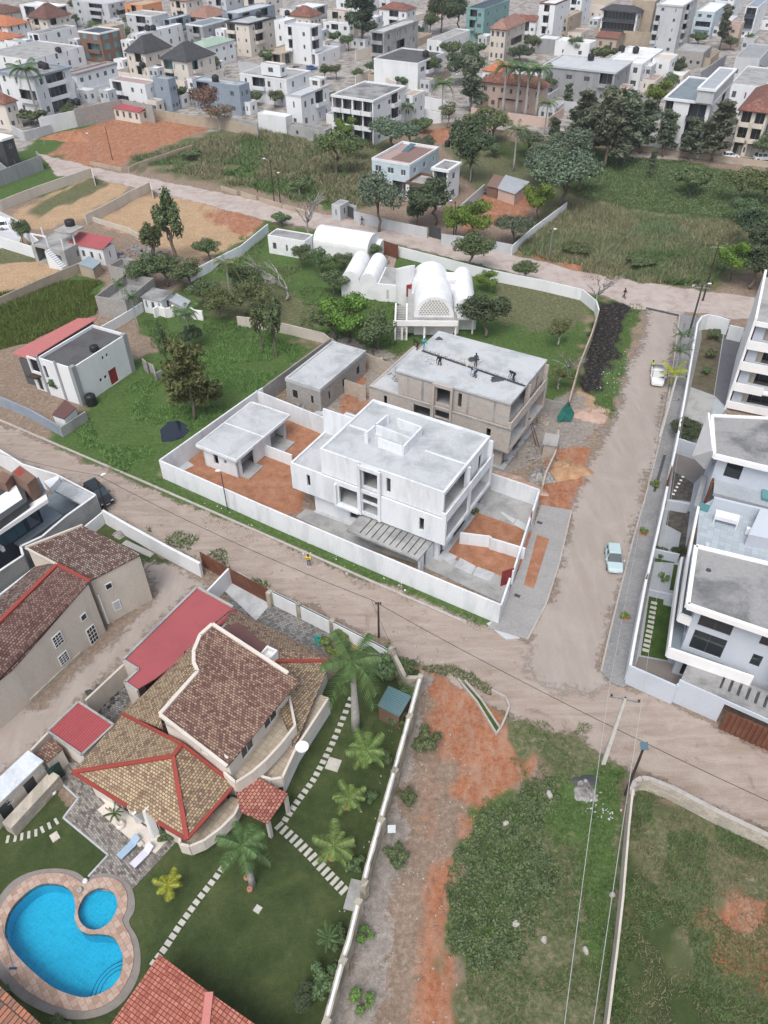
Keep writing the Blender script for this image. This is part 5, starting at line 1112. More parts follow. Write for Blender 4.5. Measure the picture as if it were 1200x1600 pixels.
pillar_wall('garden_wall', 'curved stained wall corner behind the royal palm', [(612,1012),(620,1030),(630,1050),(634,1058),(655,1058)], 2.3, .35, [(612,1012)])
pillar_wall('fence_wall', 'white front wall with a dark green rail and stone pillars along the dirt road', [(420,922),(467,945),(519,971),(570,997),(606,1016)], 1.9, .25, [(420,925),(467,943),(519,968),(572,993)], m='white', line='greengate')
gate_leaf('long rust brown sliding gate of the tiled villa, on the dirt road', (358,888), (418,920), 2.2, m='rustmetal')
gate_leaf('rust brown gate at the right end of the weathered white wall', (312,862), (356,887), 2.2, m='rustmetal')
wallthing('garden_wall', 'short white wall end between the two rust brown gates', [([(357,888),(322,925)], 2.2)], m='white')
wallthing('boundary_wall', 'flaking white wall in front of the beige house, along the dirt road', [([(160,797),(200,820),(260,853),(312,880)], 2.0)], m='white', th=.3)
# ---- beige house ----
def beige_house():
    rt = root('beige_house', 'tall beige house with two weathered maroon tile roofs, bare side wall facing the yard', 'house', (W(141,907,7.0).x, W(141,907,7.0).y, 0), R(-30))
    S = lambda n, m, pts, th=.15: sheet(rt, n, m, pts, th)
    A, B, C, D = (40,856,7.6), (129,821,7.6), (220,866,6.4), (141,907,6.4)
    S('roof', 'tile_weathered', [A, B, C, D])
    E, F_, G, H_, I = (89,882,7.6), (140,908,6.9), (20,1045,5.0), (-60,1010,5.0), (-60,1035,7.0)
    S('roof', 'tile_rosy', [E, F_, G, (-60,1110,5.0), (-70,1040,7.0)]); S('roof', 'tile_weathered', [E, (-70,1040,7.0), (-60,985,5.0), (60,880,5.0)])
    p = Vt(rt, [A, B, C, D]); q = [v.copy() for v in p]
    w_ = MB(); c = sum(q, Vector())/4; q = [c+(v-c)*.97 for v in q]
    w_.drop([Vector((v.x, v.y, v.z-.16)) for v in q], 0); w_.build('wall', 'beige', rt)
    k = Vt(rt, [F_, G, (-60,1110,5.0), (-70,1040,7.0), E]); c = sum(k, Vector())/5; k = [c+(v-c)*.97 for v in k]
    w_ = MB(); w_.drop([Vector((v.x, v.y, v.z-.16)) for v in k], 0); w_.build('wall', 'beige', rt)
    r = MB(); a, b = Vt(rt, [E, (-70,1040,7.0)]); r.bar(a, b, .35, .2); a, b = Vt(rt, [E, F_]); r.bar(a, b, .3, .15); r.build('ridge_cap', 'redcap', rt)
    r = MB(); a, b = Vt(rt, [A, B]); r.bar(a, b, .2, .3); a, b = Vt(rt, [A, (89,882,7.6)]); r.bar(a, b, .2, .12); r.build('gable_coping', 'beige', rt)
    # wall-mounted things on the long side wall facing the yard
    def onwall(p, q, u, za, zb, wd, nm, m, off=.06, fr=None):
        d = (q-p); d.z = 0; l = d.length; d.normalize(); n = Vector((d.y, -d.x, 0)); c = p+d*u; b = MB()
        b.wall((c+n*off*.5).xy, (c+d*wd+n*off*.5).xy, za, zb, off); o = b.build(nm, m, rt)
        if fr:
            f = MB(); 
            for zz in (za-.08, zb): f.wall((c-d*.08+n*off*.6).xy, (c+d*(wd+.08)+n*off*.6).xy, zz, zz+.08, off*1.4)
            for uu in (-.08, wd): f.wall((c+d*uu+n*off*.6).xy, (c+d*(uu+.08)+n*off*.6).xy, za, zb, off*1.4)
            if wd > .7:
                for t_ in (.33, .66): f.wall((c+d*(wd*t_-.02)+n*off*1.1).xy, (c+d*(wd*t_+.02)+n*off*1.1).xy, za, zb, .03)
                for t_ in (.25, .5, .75): f.wall((c+n*off*1.3).xy, (c+d*wd+n*off*1.3).xy, za+(zb-za)*t_-.02, za+(zb-za)*t_+.02, .03)
            f.build('frame', fr, o)
        return o
    g0, g1 = k[1], k[0]; h0, h1 = q[3], q[2]
    onwall(h0, h1, 1.1, 4.3, 4.9, .55, 'window', 'glass', fr='white'); onwall(h0, h1, 1.2, 1.2, 2.3, .6, 'window', 'lightgrey', fr='white')
    l = (g1-g0).xy.length
    onwall(g0, g1, l-1.9, 3.5, 4.1, .55, 'window', 'glass', fr='white'); onwall(g0, g1, l-5.2, 3.2, 4.5, .9, 'window', 'glass', fr='white'); onwall(g0, g1, l-5.4, .9, 2.0, .9, 'window', 'glass', fr='white')
    onwall(g0, g1, l-1.9, .1, 2.1, .9, 'door', 'darkwood', fr='white'); onwall(g0, g1, .0, 0, .5, l-3.2, 'plinth', 'stonewall', .1)
    onwall(h0, h1, .1, .1, 4.2, .14, 'drainpipe', 'brightwhite', .12)
tiles('tile_weathered', (.11, .065, .055), (.16, .1, .08), (.34, .28, .25), .26, .2, 0, .5, (.05,.03,.03), .03, .8, .9)
tiles('tile_rosy', (.11, .055, .05), (.17, .095, .08), (.27, .18, .15), .26, .2, R(90), .6, (.05,.03,.03), .03, .8, .5)
beige_house()
heap('low grey bush-like rubble lump on the grass behind the beige house', 187, 836, .8, .6, .5, 'rubblemat', seed=31)
slab1('long low concrete trough wall on the grass behind the beige house', 216, 858, 4.2, .7, R(-31), 'concrete')
# ---- dark modern house at the left edge ----
def modern_left():
    o = W(149, 773, 3.2); th = R(-33); rt = root('modern_house', 'dark grey and white modern house with brown chimney blocks at the left edge', 'house', (o.x, o.y, 0), th)
    K = lambda x, y, z: L(rt, x, y, z)
    def S(nm, m, px_, z, zb): b = MB(); b.drop([K(x, y, z) for x, y in px_], zb); return b.build(nm, m, rt)
    # street wall and car port slab
    b = MB(); e = [K(x, y, 3.0) for x, y in [(-60,668),(0,703),(35,725),(88,741),(149,773)]]
    for p, q in zip(e, e[1:]): b.wall(p, q, 0, 3.0, .2)
    b.build('front_wall', 'white', rt)
    b = MB()
    e = [K(149,774,3.4), K(104,806,3.4), K(66,838,3.4), K(32,854,3.4), K(36,868,3.4), K(-40,918,3.4)]
    for p, q in zip(e, e[1:]): b.wall(p, q, 0, 3.4, .2)
    b.build('side_wall', 'rough_grey', rt)
    b = MB()
    for p, q in zip(e, e[1:]): b.wall(p, q, 3.403, 3.46, .24)
    b.build('coping', 'white', rt)
    S('carport_roof', 'dirty_pale', [(92,748),(148,774),(128,788),(82,765)], 3.2, 2.95); S('white_slab', 'white', [(68,752),(92,742),(92,748),(78,763)], 3.9, 3.0)
    S('terrace_floor', 'slate_floor', [(64,782),(98,805),(34,853),(8,842)], 2.6, 2.3); S('terrace_floor', 'slate_floor', [(68,785),(84,765),(126,790),(100,805)], .3, 0)
    A = K(-60, 870, 6.4); B = K(74, 776, 6.4)
    b = MB(); b.drop([K(x, y, 6.3) for x, y in [(-80,862),(72,772),(74,780),(-70,876)]], 5.85); b.build('roof_beam', 'brightwhite', rt)
    b = MB(); b.drop([K(x, y, 6.2) for x, y in [(-90,830),(60,745),(74,772),(-80,860)]], '0.25'); b.build('roof', 'slate_floor', rt)
    b = MB(); p = K(-70, 872, 6.0); q = K(62, 782, 6.0); d = (q-p).normalized(); n = Vector((-d.y, d.x, 0)); p1, q1 = p+n*.9, q+n*.9; l = (q1-p1).length
    b.facade(p1, q1, 2.6, 5.84, [(l-1.6, l-.3, 2.65, 5.2), (l-5.5, l-2.0, 2.65, 5.2), (l-8, l-6, 3.4, 5.2)]); b.facade(q1, q1+n*6, 0, 5.84); b.facade(p1+Vector((0,0,0)), q1, 0, 2.6); b.build('wall', 'navy', rt)
    for u0, u1, za in ((l-5.5, l-2.0, 2.65), (l-8, l-6, 3.4)): win(rt, p1, q1, u0, u1, za, 5.2, 'charcoal', 'blueglass', mull=2)
    S('billboard', 'charcoal', [(-60,795),(30,735),(43,783),(-50,850)], 7.2, 6.3); b = MB(); b.drop([K(x, y, 7.26) for x, y in [(-50,808),(25,758),(35,779),(-50,836)]], 7.203); b.build('skylight', 'brightwhite', rt)
    for px_ in ([(17,733),(32,724),(56,742),(42,786),(30,760)],): S('chimney_block', 'brownwall', [(18,738),(31,727),(56,745),(42,757)], 8.6, 5.5)
    S('chimney_block', 'brownwall', [(-14,746),(4,736),(18,742),(8,756)], 8.4, 5.5)
    b = MB(); b.drop([K(x, y, 8.605) for x, y in [(21,738),(31,730),(40,737),(30,745)]], 8.602); b.build('flue', 'redcap', rt)
    for x, y in ((20, 831), (1, 855)):
        c = K(x, y, 3.4); b = MB(); b.box(c.x-.4, c.x+.4, c.y-.15, c.y+.15, 3.0, 3.6); b.build('air_conditioner', 'brightwhite', rt)
plain('rough_grey', (.3, .31, .31), (.2, .21, .21), .95, .5, .8, .15, .4); plain('slate_floor', (.2, .24, .27), (.13, .16, .19), .6, .4, .7); plain('dirty_pale', (.42, .44, .46), (.24, .25, .27), .85, .3, .9, .1)
modern_left()
wallthing('boundary_wall', 'dirty white lower wall between the modern house and the beige house', [([(160,800),(128,826),(60,882),(30,905),(-40,960)], 1.6)], m='white')
# brick kerbs of the triangular planter
def planter():
    o = W(780, 1140, .3); rt = root('planter', 'narrow triangular planter with white kerbs on the red earth by the junction', 'planter', (o.x, o.y, 0), TH)
    b = MB(); 
    for pts in ([(716,1060),(745,1095),(775,1144)], [(726,1062),(752,1092),(781,1136)], [(775,1146),(783,1135)], [(783,1135),(790,1120),(796,1102),(790,1088),(768,1077)]):
        P = [L(rt, x, y, .3) for x, y in pts]
        for p, q in zip(P, P[1:]): b.wall(p, q, 0, .3, .16)
    b.build('kerb', 'kerbstone', rt)
    b = MB(); b.drop([L(rt, x, y, .18) for x, y in [(722,1064),(750,1093),(779,1137),(776,1142),(748,1098),(718,1064)]], .02); b.build('grass_bed', 'lawnmat', rt)
planter()
# ---------------- modern white buildings on the right ----------------
def right_house():
    o = W(1075, 943, 10); rt = root('modern_house', 'large white modern house with stained concrete roof and long white balconies at the right edge', 'house', (o.x, o.y, 0), R(-25))
    K = lambda x, y, z: L(rt, x, y, z)
    def S(nm, m, pts, z, zb): b = MB(); b.drop([K(x, y, z) for x, y in pts], zb); return b.build(nm, m, rt)
    def edge(nm, m, pts, z0, z1, t=.25, close=False):
        P = [K(x, y, z1) for x, y in pts]; b = MB()
        for p, q in zip(P, P[1:]): b.wall(p, q, z0, z1, t)
        return b.build(nm, m, rt)
    a, f, l = K(1075,943,10), K(1200,986,10), K(1088,852,10); ang = math.atan2(f.y-a.y, f.x-a.x)
    S('roof', 'dirty_concrete', [(1076,942),(1330,1030),(1330,905),(1200,879),(1089,853)], 9.85, 9.55); edge('roof_edge', 'brightwhite', [(1330,905),(1200,879),(1088,852),(1075,943),(1200,986),(1330,1031)], 9.5, 10.05, .35)
    u = Vector((math.cos(ang), math.sin(ang), 0)); v = (l-a).normalized(); A = a+u*.9+v*1.0; B = A+u*16; C = a+u*.9+v*9
    w_ = MB(); w_.facade(A, B, 0, 9.5, [(.5, 3.2, 7.0, 9.1), (.5, 3.2, 4.0, 6.4), (5.4, 6.2, 7.3, 8.8), (5.4, 6.2, 4.6, 6.0), (.6, 3.2, .2, 2.8)]); w_.facade(C, A, 0, 9.5, [(2, 7, 7.1, 9.1), (2, 7, 3.9, 6.2), (2, 6, .2, 2.7)]); w_.build('wall', 'bluewhite', rt)
    for q in ((.5, 3.2, 7.0, 9.1), (.5, 3.2, 4.0, 6.4), (5.4, 6.2, 7.3, 8.8), (5.4, 6.2, 4.6, 6.0), (.6, 3.2, .2, 2.8)): win(rt, A, B, *q, 'charcoal', 'glass', mull=1 if q[1]-q[0] > 2 else 0)
    for q in ((2, 7, 7.1, 9.1), (2, 7, 3.9, 6.2), (2, 6, .2, 2.7)): win(rt, C, A, *q, 'charcoal', 'glass', mull=2)
    b = MB(); p = A+u*7.2; q_ = A+u*16; b.prism([p-v*.003, q_-v*.003, q_-v*1.9, p-v*1.9], 5.0, 9.3); b.build('white_bay', 'brightwhite', rt)
    S('balcony', 'slate_floor', [(1064,957),(1100,968),(1100,940),(1089,930),(1098,870),(1092,850),(1080,850)], 6.6, 6.4); edge('balcony_parapet', 'brightwhite', [(1086,967),(1063,958),(1076,870),(1092,790)], 6.4, 7.4, .22)
    S('terrace', 'slate_floor', [(1047,1011),(1176,1056),(1220,1040),(1220,960),(1100,900),(1068,868)], 3.5, 3.2); edge('terrace_parapet', 'brightwhite', [(1178,1057),(1046,1012),(1060,905),(1066,870)], 3.1, 4.3, .22)
    # roof terrace with blue-grey tiles, mid wall and back block
    S('roof_terrace', 'terrace_tile', [(1088,850),(1200,877),(1330,905),(1330,830),(1200,800),(1116,779),(1093,792)], 7.0, 6.7); edge('terrace_wall', 'bluewhite', [(1330,826),(1200,797),(1116,777)], 6.0, 8.2, .3); edge('balustrade', 'tealglass', [(1093,785),(1110,790)], 7.0, 7.9, .06)
    S('upper_terrace', 'slate_pale', [(1115,770),(1200,792),(1330,820),(1330,760),(1200,745),(1118,722)], 7.0, 6.6)
    S('roof', 'dirty_concrete', [(1117,708),(1200,728),(1330,757),(1330,690),(1200,652),(1114,649)], 10.4, 10.1); edge('roof_edge', 'brightwhite', [(1330,690),(1200,652),(1113,648),(1117,709),(1200,729),(1330,758)], 10.05, 10.6, .3)
    b = MB(); p0 = K(1117,709,10.5)+u*.5+v*.8; b.facade(p0, p0+u*14, 0, 10.04, [(1.0, 2.6, 7.6, 9.4)]); b.facade(p0+v*8, p0, 0, 10.04); b.build('wall', 'bluewhite', rt); win(rt, p0, p0+u*14, 1.0, 2.6, 7.6, 9.4, 'charcoal', 'glass')
    b = MB(); t0, t1, t2, t3 = K(1109,645,10.5), K(1116,705,10.5), K(1103,733,6.2), K(1084,714,6.2); n = Vector((-.2, 0, 0)); b.add([t0,t1,t2,t3,t0+n,t1+n,t2+n,t3+n], [(0,1,2,3),(7,6,5,4),(0,4,5,1),(1,5,6,2),(2,6,7,3),(3,7,4,0)]); b.build('slanted_fin', 'brightwhite', rt)
    b = MB(); p = K(1096,787,4.5); q_ = K(1113,730,4.5); 
    for i in range(14):
        c = p+(q_-p)*i/13; b.box(c.x+.2, c.x+.45, c.y-.08, c.y+.08, 2.5, 7.2)
    b.prism([p+u*.25, q_+u*.25, q_+u*.4, p+u*.4], 2.5, 7.0); b.build('brown_slat_screen', 'rustmetal', rt)
    S('side_balcony', 'grey', [(1084,790),(1092,793),(1106,745),(1098,742)], 4.6, 4.3)
    for x0, y0, x1, y1 in ((1112,800,1150,815),): 
        g = MB(); c = K(1113,818,7.0); g.box(c.x, c.x+2.2, c.y, c.y+1.1, 7.6, 8.0)
        for dx in (0, 2.1):
            for dy in (0, 1.0): g.box(c.x+dx, c.x+dx+.1, c.y+dy, c.y+dy+.1, 7.0, 7.6)
        g.build('concrete_bench', 'white', rt)
    c = K(1163, 836, 7.0); g = MB(); g.box(c.x, c.x+.9, c.y, c.y+.4, 7.1, 7.8); g.build('air_conditioner', 'brightwhite', rt); g = MB(); g.lathe([(.25,0),(.25,.02)], (c.x+.4, c.y-.005, 7.42), 12); 
    b = MB(); b.prism([K(1170,835,8.4), K(1330,870,8.4), K(1330,800,8.4), K(1188,795,8.4)], 6.99, 8.4); b.build('stair_box', 'bluewhite', rt)
    b = MB(); b.prism([K(1191,777,7.4), K(1240,790,7.4), K(1240,770,7.4), K(1191,762,7.4)], 7.003, 7.4); b.build('skylight', 'tealglass', rt)
    p = K(1107, 891, 9.86); b = MB(); b.lathe([(.22, 0), (.22, .05)], (p.x, p.y, 9.86), 12); b.build('roof_drain', 'charcoal', rt)
plain('bluewhite', (.5, .54, .6), (.42, .46, .52), .7, .4, .5, .05, .05); tiles('terrace_tile', (.32, .37, .41), (.38, .43, .47), (.42, .47, .51), .6, .6, 0, .5, (.26,.3,.33), .012, .1, .5, 0); plain('slate_pale', (.36, .39, .42), (.28, .31, .34), .8, .3, .6)
right_house()
def tall_block():
    o = W(1134, 640, 0); rt = root('apartment_block', 'tall white apartment block with stacked white balconies at the right edge, above the concrete-roofed house', 'apartment block', (o.x, o.y, 0), R(-25))
    lf = L(rt, 1187, 430, 12.8); dp = lf.y if lf.y > 5 else 22; ln = 16
    w_ = MB(); zt = 12.4; ops = [(1.0, ln-.5, z, z+1.75) for z in (1.35, 4.3, 7.4, 10.4)]
    w_.facade((.3, .9), (ln, .9), 0, zt, [(1.2, ln-.8, z, z+1.8) for z in (1.0, 4.0, 7.1, 10.2)]); w_.facade((.3, dp), (.3, 1.13), 0, zt, [(3, 5, 4, 5.5), (9, 11, 7, 8.5), (9, 11, 10, 11.5)]); w_.build('wall', 'bluewhite', rt)
    g = MB(); g.box(.6, 2.2, 1.5, 1.6, 0, zt-.1); g.build('inner_wall', 'beige', rt)
    for z in (1.0, 4.0, 7.1, 10.2): g = MB(); g.box(1.0, ln, 1.95, 2.0, z, z+1.8); g.mi = 1; [g.box(1.5+k*1.2, 1.56+k*1.2, 1.88, 1.947, z, z+1.8) for k in range(11)]; g.build('glass_wall', ['darkglass', 'charcoal'], rt)
    for z0, z1, x1 in ((.3, 1.35, ln), (3.0, 4.2, 3.6), (6.1, 7.3, ln), (9.1, 10.3, ln)):
        b = MB(); b.box(0, x1, -.0, .14, z0, z1); b.box(0, ln, .143, 1.9, z0+.2, z0+.4); 
        if x1 < 5: b.box(x1+.003, ln, .3, .4, z0, z0+.5)
        b.build('balcony', 'brightwhite', rt)
    b = MB(); b.box(-.2, .1, 0.15, dp+1, 0, zt+.9); b.build('side_fin', 'brightwhite', rt)
    r = MB(); r.box(.1, ln, .2, dp, zt, zt+.3); r.build('roof', 'concrete', rt); r = MB(); r.box(.1, ln, .0, .197, zt-.1, zt+.5); r.build('roof_edge', 'brightwhite', rt)
    c = L(rt, 1200, 478, 12.8); b = MB(); b.box(2.2, 6, 9.5, 12, zt+.303, zt+1.1); b.build('roof_box', 'brightwhite', rt); b = MB(); b.box(3.2, 6, 3.5, 7.5, zt+.303, zt+.9); b.mi = 1; b.box(3.4, 5.8, 3.7, 7.3, zt+.903, zt+.93); b.build('skylight', ['brightwhite', 'blueglass'], rt)
glass('darkglass', (.015, .02, .03), .1)
tall_block()
def carport_right():
    h = 3.1; o = W(1064, 1061, h); e = W(1200, 1122, h); th = math.atan2(e.y-o.y, e.x-o.x); rt = root('slatted_carport', 'stained concrete carport slab with long slots behind the blue-grey street wall', 'carport', (o.x, o.y, 0), th)
    y1 = L(rt, 1097, 1036, h).y; b = MB(); x0 = 3.0; b.box(0, x0, 0, y1, h-.3, h); b.box(x0, 13, 0, .9, h-.3, h-.003); b.box(x0, 13, y1-.3, y1, h-.3, h-.003)
    for i in range(14): b.box(x0+.2+i*.72, x0+.68+i*.72, .9, y1-.3, h-.28, h-.006)
    b.build('slatted_roof', 'dirty_concrete', rt); b = MB(); b.box(x0-.3, x0-.1, .5, y1, 0, h-.31); b.build('support_wall', 'bluewhite', rt)
carport_right()
wallthing('street_wall', 'smooth blue-grey street wall at the foot of the modern white house by the junction', [([(985,1040),(1058,1072)], 2.5), ([(1062,1062),(1135,1094)], 3.05), ([(1135,1094),(1200,1123),(1330,1180)], 3.05, 2.6), ([(1058,1072),(1060,1068)], 2.5)], m='bluewhite', th=.2)
def rib_gate():
    a = W(1137,1112,2.55); q = W(1330,1195,2.55); rt = root('metal_gate', 'ribbed chocolate-brown garage gate in the blue-grey street wall', 'gate', (a.x, a.y, 0), math.atan2(q.y-a.y, q.x-a.x)); b = MB(); l = (q-a).length
    b.box(0, l, 0, .05, .03, 2.55); b.build('panel', 'rustmetal', rt)
    b = MB(); n = int(l/.42)
    for i in range(n): b.box(i*.42, i*.42+.24, -.09, -.003, .05, 2.5)
    b.build('ribs', 'rustmetal', rt)
rib_gate()
wallthing('boundary_wall', 'white boundary wall of the modern houses along the grey pavement', [([(985,1040),(992,1000),(1010,905)], 2.3), ([(1013,895),(1028,830),(1037,790),(1043,760)], 2.3), ([(1050,727),(1058,690),(1072,612)], 2.3), ([(1072,612),(1086,530)], 1.7), ([(1086,530),(1090,505),(1097,494),(1108,491),(1125,495),(1141,500)], 2.5), ([(1141,508),(1163,513)], 2.3)], m='white', th=.25)
gate_leaf('small dark gate in the white boundary wall facing the grey pavement', (1010,903), (1013,896), 2.1, m='rustmetal', bars=False)
gate_leaf('brown slatted gate in the white boundary wall beside the concrete forecourt', (1044,758), (1050,729), 2.2, m='rustmetal')
wallthing('garden_wall', 'blue-grey cross wall behind the round green bush', [([(1058,684),(1091,695)], 2.2)], m='bluewhite')
wallthing('garden_wall', 'low blue-grey cross walls between the front gardens of the modern house', [([(1043,781),(1078,787)], 1.4), ([(1024,858),(1062,866)], 1.2), ([(1014,921),(1056,930)], .5)], m='bluewhite')
multi('dark_gravel', [(.3, (.04, .04, .035)), (.5, (.09, .085, .075)), (.7, (.16, .15, .14))], 2)
multi('brown_lawn', [(.3, (.07, .065, .04)), (.5, (.12, .105, .07)), (.7, (.17, .15, .1))], .8)
for nm, pts, z, m in (('yard_paving', [(985,1062),(1012,905),(1040,770),(1062,660),(1092,500),(1165,518),(1134,640),(1090,700),(1100,760),(1068,868),(1046,1020),(1075,1085)], .02, 'slate_pale'),
    ('gravel_bed', [(1046,780),(1052,735),(1066,742),(1084,756),(1079,784)], .04, 'dark_gravel'), ('gravel_bed', [(1040,820),(1046,792),(1078,800),(1070,858),(1060,855),(1064,833)], .044, 'dark_gravel'),
    ('lawn', [(1001,1024),(1014,932),(1037,937),(1036,945),(1055,950),(1043,1032)], .03, 'lawnmat'), ('lawn', [(1046,922),(1053,882),(1061,884),(1058,924)], .03, 'lawnmat'), ('lawn', [(1022,862),(1055,866),(1054,880),(1022,878)], .03, 'lawnmat'),
    ('lawn', [(1077,604),(1100,500),(1132,508),(1115,618)], .03, 'brown_lawn'), ('dark_paving', [(1116,618),(1133,512),(1160,520),(1134,636)], .034, 'charcoal_pave'), ('forecourt', [(1060,682),(1077,606),(1118,622),(1104,690),(1090,700)], .037, 'concrete'), ('forecourt', [(1050,735),(1058,695),(1088,700),(1100,740),(1084,756)], .05, 'tan_pave'),
    ('driveway', [(986,1062),(998,1026),(1042,1034),(1080,1050),(1060,1090)], .036, 'tan_pave')): crisp(nm, pts, z, m)
plain('charcoal_pave', (.13, .13, .145), (.1, .1, .11), .9, 1, .5); plain('tan_pave', (.2, .18, .17), (.16, .145, .135), .9, .8, .5)
slabs('stepping_stone', 'square grey stepping stone in the row across the narrow lawn by the street wall', 'stepping stone', 'stepping stones across the narrow lawn', along([(1022,942),(1016,980),(1009,1016)], 11), .36, .6)
slabs('stepping_stone', 'small white stepping stone in the dark gravel bed', 'stepping stone', 'stepping stones in the dark gravel', along([(1067,745),(1060,757),(1055,766),(1052,772)], 6), .3, .3, 'brightwhite')
# lower right lot wall
def lot_wall():
    o = W(990, 1230, 1.6); rt = root('boundary_wall', 'long bare wall between the grassy lots at the bottom right', 'wall', (o.x, o.y, 0), TH); b = MB(); P = [L(rt, x, y, 1.7) for x, y in [(989,1234),(983,1290),(974,1400),(965,1480),(950,1600),(938,1700)]]
    for p, q in zip(P, P[1:]): b.wall(p, q, 0, 1.7, .16)
    b.build('wall', 'beige', rt)
    for x, y in ():
        c = L(rt, x, y, 1.7); b = MB(); b.add([(c.x-.08,c.y-.05,1.6),(c.x-.95,c.y-.3,0),(c.x-.08,c.y-.05,0),(c.x-.08,c.y+.1,1.6),(c.x-.95,c.y-.15,0),(c.x-.08,c.y+.1,0)], [(0,1,2),(3,5,4),(0,3,4,1),(1,4,5,2),(2,5,3,0)]); b.build('buttress', 'concrete', rt)
    o = W(1040, 1225, 1.6); rt = root('stone_wall', 'curved pale stone wall along the dirt road at the corner of the bottom right lot', 'wall', (o.x, o.y, 0), TH); b = MB(); P = [L(rt, x, y, 1.5) for x, y in [(988,1242),(988,1230),(993,1221),(1003,1216),(1015,1217),(1055,1233),(1130,1272),(1200,1305),(1330,1370)]]
    for p, q in zip(P, P[1:]): b.wall(p, q, 0, 1.5, .35)
    b.build('wall', 'stonewall', rt); b = MB()
    for p, q in zip(P, P[1:]): b.wall(p, q, 1.503, 1.56, .4)
    b.build('coping', 'kerbstone', rt)
lot_wall()
# ---------------- left and middle distance ----------------
def white_house_left():
    zr = 5.8; o = W(112, 576, zr); th = R(-28); rt = root('white_house', 'white two-storey house with dark flat roof, grey corner pilasters and pink-red tin roof wing', 'house', (o.x, o.y, 0), th); K = lambda x, y, z=zr: L(rt, x, y, z)
    l, r = K(62, 556), K(203, 525); x0 = l.x; d = r.y; w_ = MB()
    w_.facade((x0, 0), (0, 0), 0, zr, [(.6, 1.2, 2.8, 4.8)]); w_.facade((0, .22), (0, d), 0, zr, [(3.6, 4.1, 1.6, 2.1), (4.5, 5.0, 1.6, 2.1), (5.4, 6.9, .1, 2.4), (5.0, 5.4, 4.4, 4.9), (5.8, 6.2, 4.4, 4.9)]); w_.facade((0, d+.22), (x0, d+.22), 0, zr); w_.facade((x0, d), (x0, .22), 0, zr); w_.build('wall', 'white', rt)
    for q in ((3.6, 4.1, 1.6, 2.1), (4.5, 5.0, 1.6, 2.1), (5.0, 5.4, 4.4, 4.9), (5.8, 6.2, 4.4, 4.9)): win(rt, (0, .22), (0, d), *q, 'lightgrey')
    b = MB(); b.box(-.15, -.1, 5.62, 7.12, .1, 2.4); b.build('garage_door', 'redmetal', rt); b = MB(); b.box(x0+.22, -.22, .22, d, zr-.6, zr-.4); b.build('roof', 'roof_dark', rt)
    for y in (-.12, d-.6): b = MB(); b.box(-.5, .12, y, y+.75, 0, zr+.2); b.build('pilaster', 'grey', rt)
    for x in (x0-.1, x0*.5): b = MB(); b.box(x, x+.4, -.1, -.003, 0, zr+.4); b.build('pilaster', 'grey', rt)
    q = L(rt, 18, 552, 4.6); q2 = L(rt, 48, 560, 4.2); b = MB(); b.drop([L(rt,*p) for p in ((18,551,4.6),(46,562,4.2),(152,497,4.2),(122,497,4.6))], '.1'); b.build('tin_roof', 'tin_pinkred', rt)
    b = MB(); b.prism([L(rt,30,562,3.8), L(rt,44,566,3.8), L(rt,145,500,3.8), L(rt,125,500,3.8)], 0, 4.0); b.build('wing', 'roof_dark', rt)
    b = MB(); f0 = x0-2.6; b.facade((f0, .3), (x0-.01, .3), 0, 5.2, [(.3, 1.9, 3.0, 5.0), (.6, 1.4, .05, 2.1)]); b.build('entrance_front', 'white', rt); b = MB(); b.box(f0+.5, f0+1.5, .45, .5, .05, 2.1); b.build('door', 'darkwood', rt); b = MB(); b.box(f0+.2, f0+1.8, -.7, .29, 2.5, 2.65); b.build('canopy', 'darkwood', rt)
white_house_left()
tank(148, 548, 5.4, 'black water tank on the dark flat roof of the white house at left', .6, .9); tank(144, 632, 0, 'big black water tank on the ground at the corner of the white house at left', .75, 1.7)
shed('little white gatehouse with a maroon roof behind the grey fence, below the white house', [(81,648),(100,655),(119,637),(101,624)], 2.2, 'tin_red', 'white', 'gatehouse', 'gatehouse')
bpy.data.objects['gatehouse'].children[0].data.materials[0] = M['roof_maroon']
wallthing('boundary_wall', 'grey and white street fence of the white house at left', [([(-60,598),(0,620),(45,639),(93,666)], 1.6)], m='bluegrey'); wallthing('boundary_wall', 'grey side wall running back from the street beside the little gatehouse', [([(93,668),(133,643)], 1.5)], m='concrete')
wallthing('block_pillars', 'ruined grey block pillars and walls beside the white house at left', [([(228,566),(238,570),(242,583)], 1.4), ([(242,583),(252,578)], 1.2), ([(222,560),(228,566)], 1.8)], 'ruin', m='greyblock')
wallthing('wavy_wall', 'white wavy garden wall with dark hedge at its foot, beside the palm', [([(239,482),(247,478),(258,482),(268,480),(276,466),(283,465),(292,476),(302,484),(316,486)], 1.6)], m='brightwhite', th=.35)
wallthing('garden_wall', 'white wall running up from the white house past its two palms', [([(158,510),(190,492),(222,472)], 1.6)], m='white')
wallthing('boundary_wall', 'long grey wall between the left grass lot and the orange track', [([(-60,490),(0,464),(60,437),(130,408),(140,402)], 1.8)], m='tan')
wallthing('boundary_wall', 'beige wall running up to the street across the sandy lot, upper of the two', [([(-60,330),(0,313),(60,290),(142,262)], 2.0), ([(142,262),(146,276)], 2.0)], m='beige')
wallthing('boundary_wall', 'beige wall running up to the street across the sandy lot, lower of the two', [([(132,335),(160,322),(200,300),(234,284)], 2.0), ([(234,284),(237,296)], 2.0), ([(132,335),(155,342),(200,356),(228,372),(232,384)], 1.0)], m='beige')
wallthing('boundary_wall', 'grey block wall and yard at the far left edge, below the white-framed house', [([(-30,276),(0,266),(62,243),(56,236)], 3.2), ([(-30,230),(10,262)], 3.0)], m='grey')
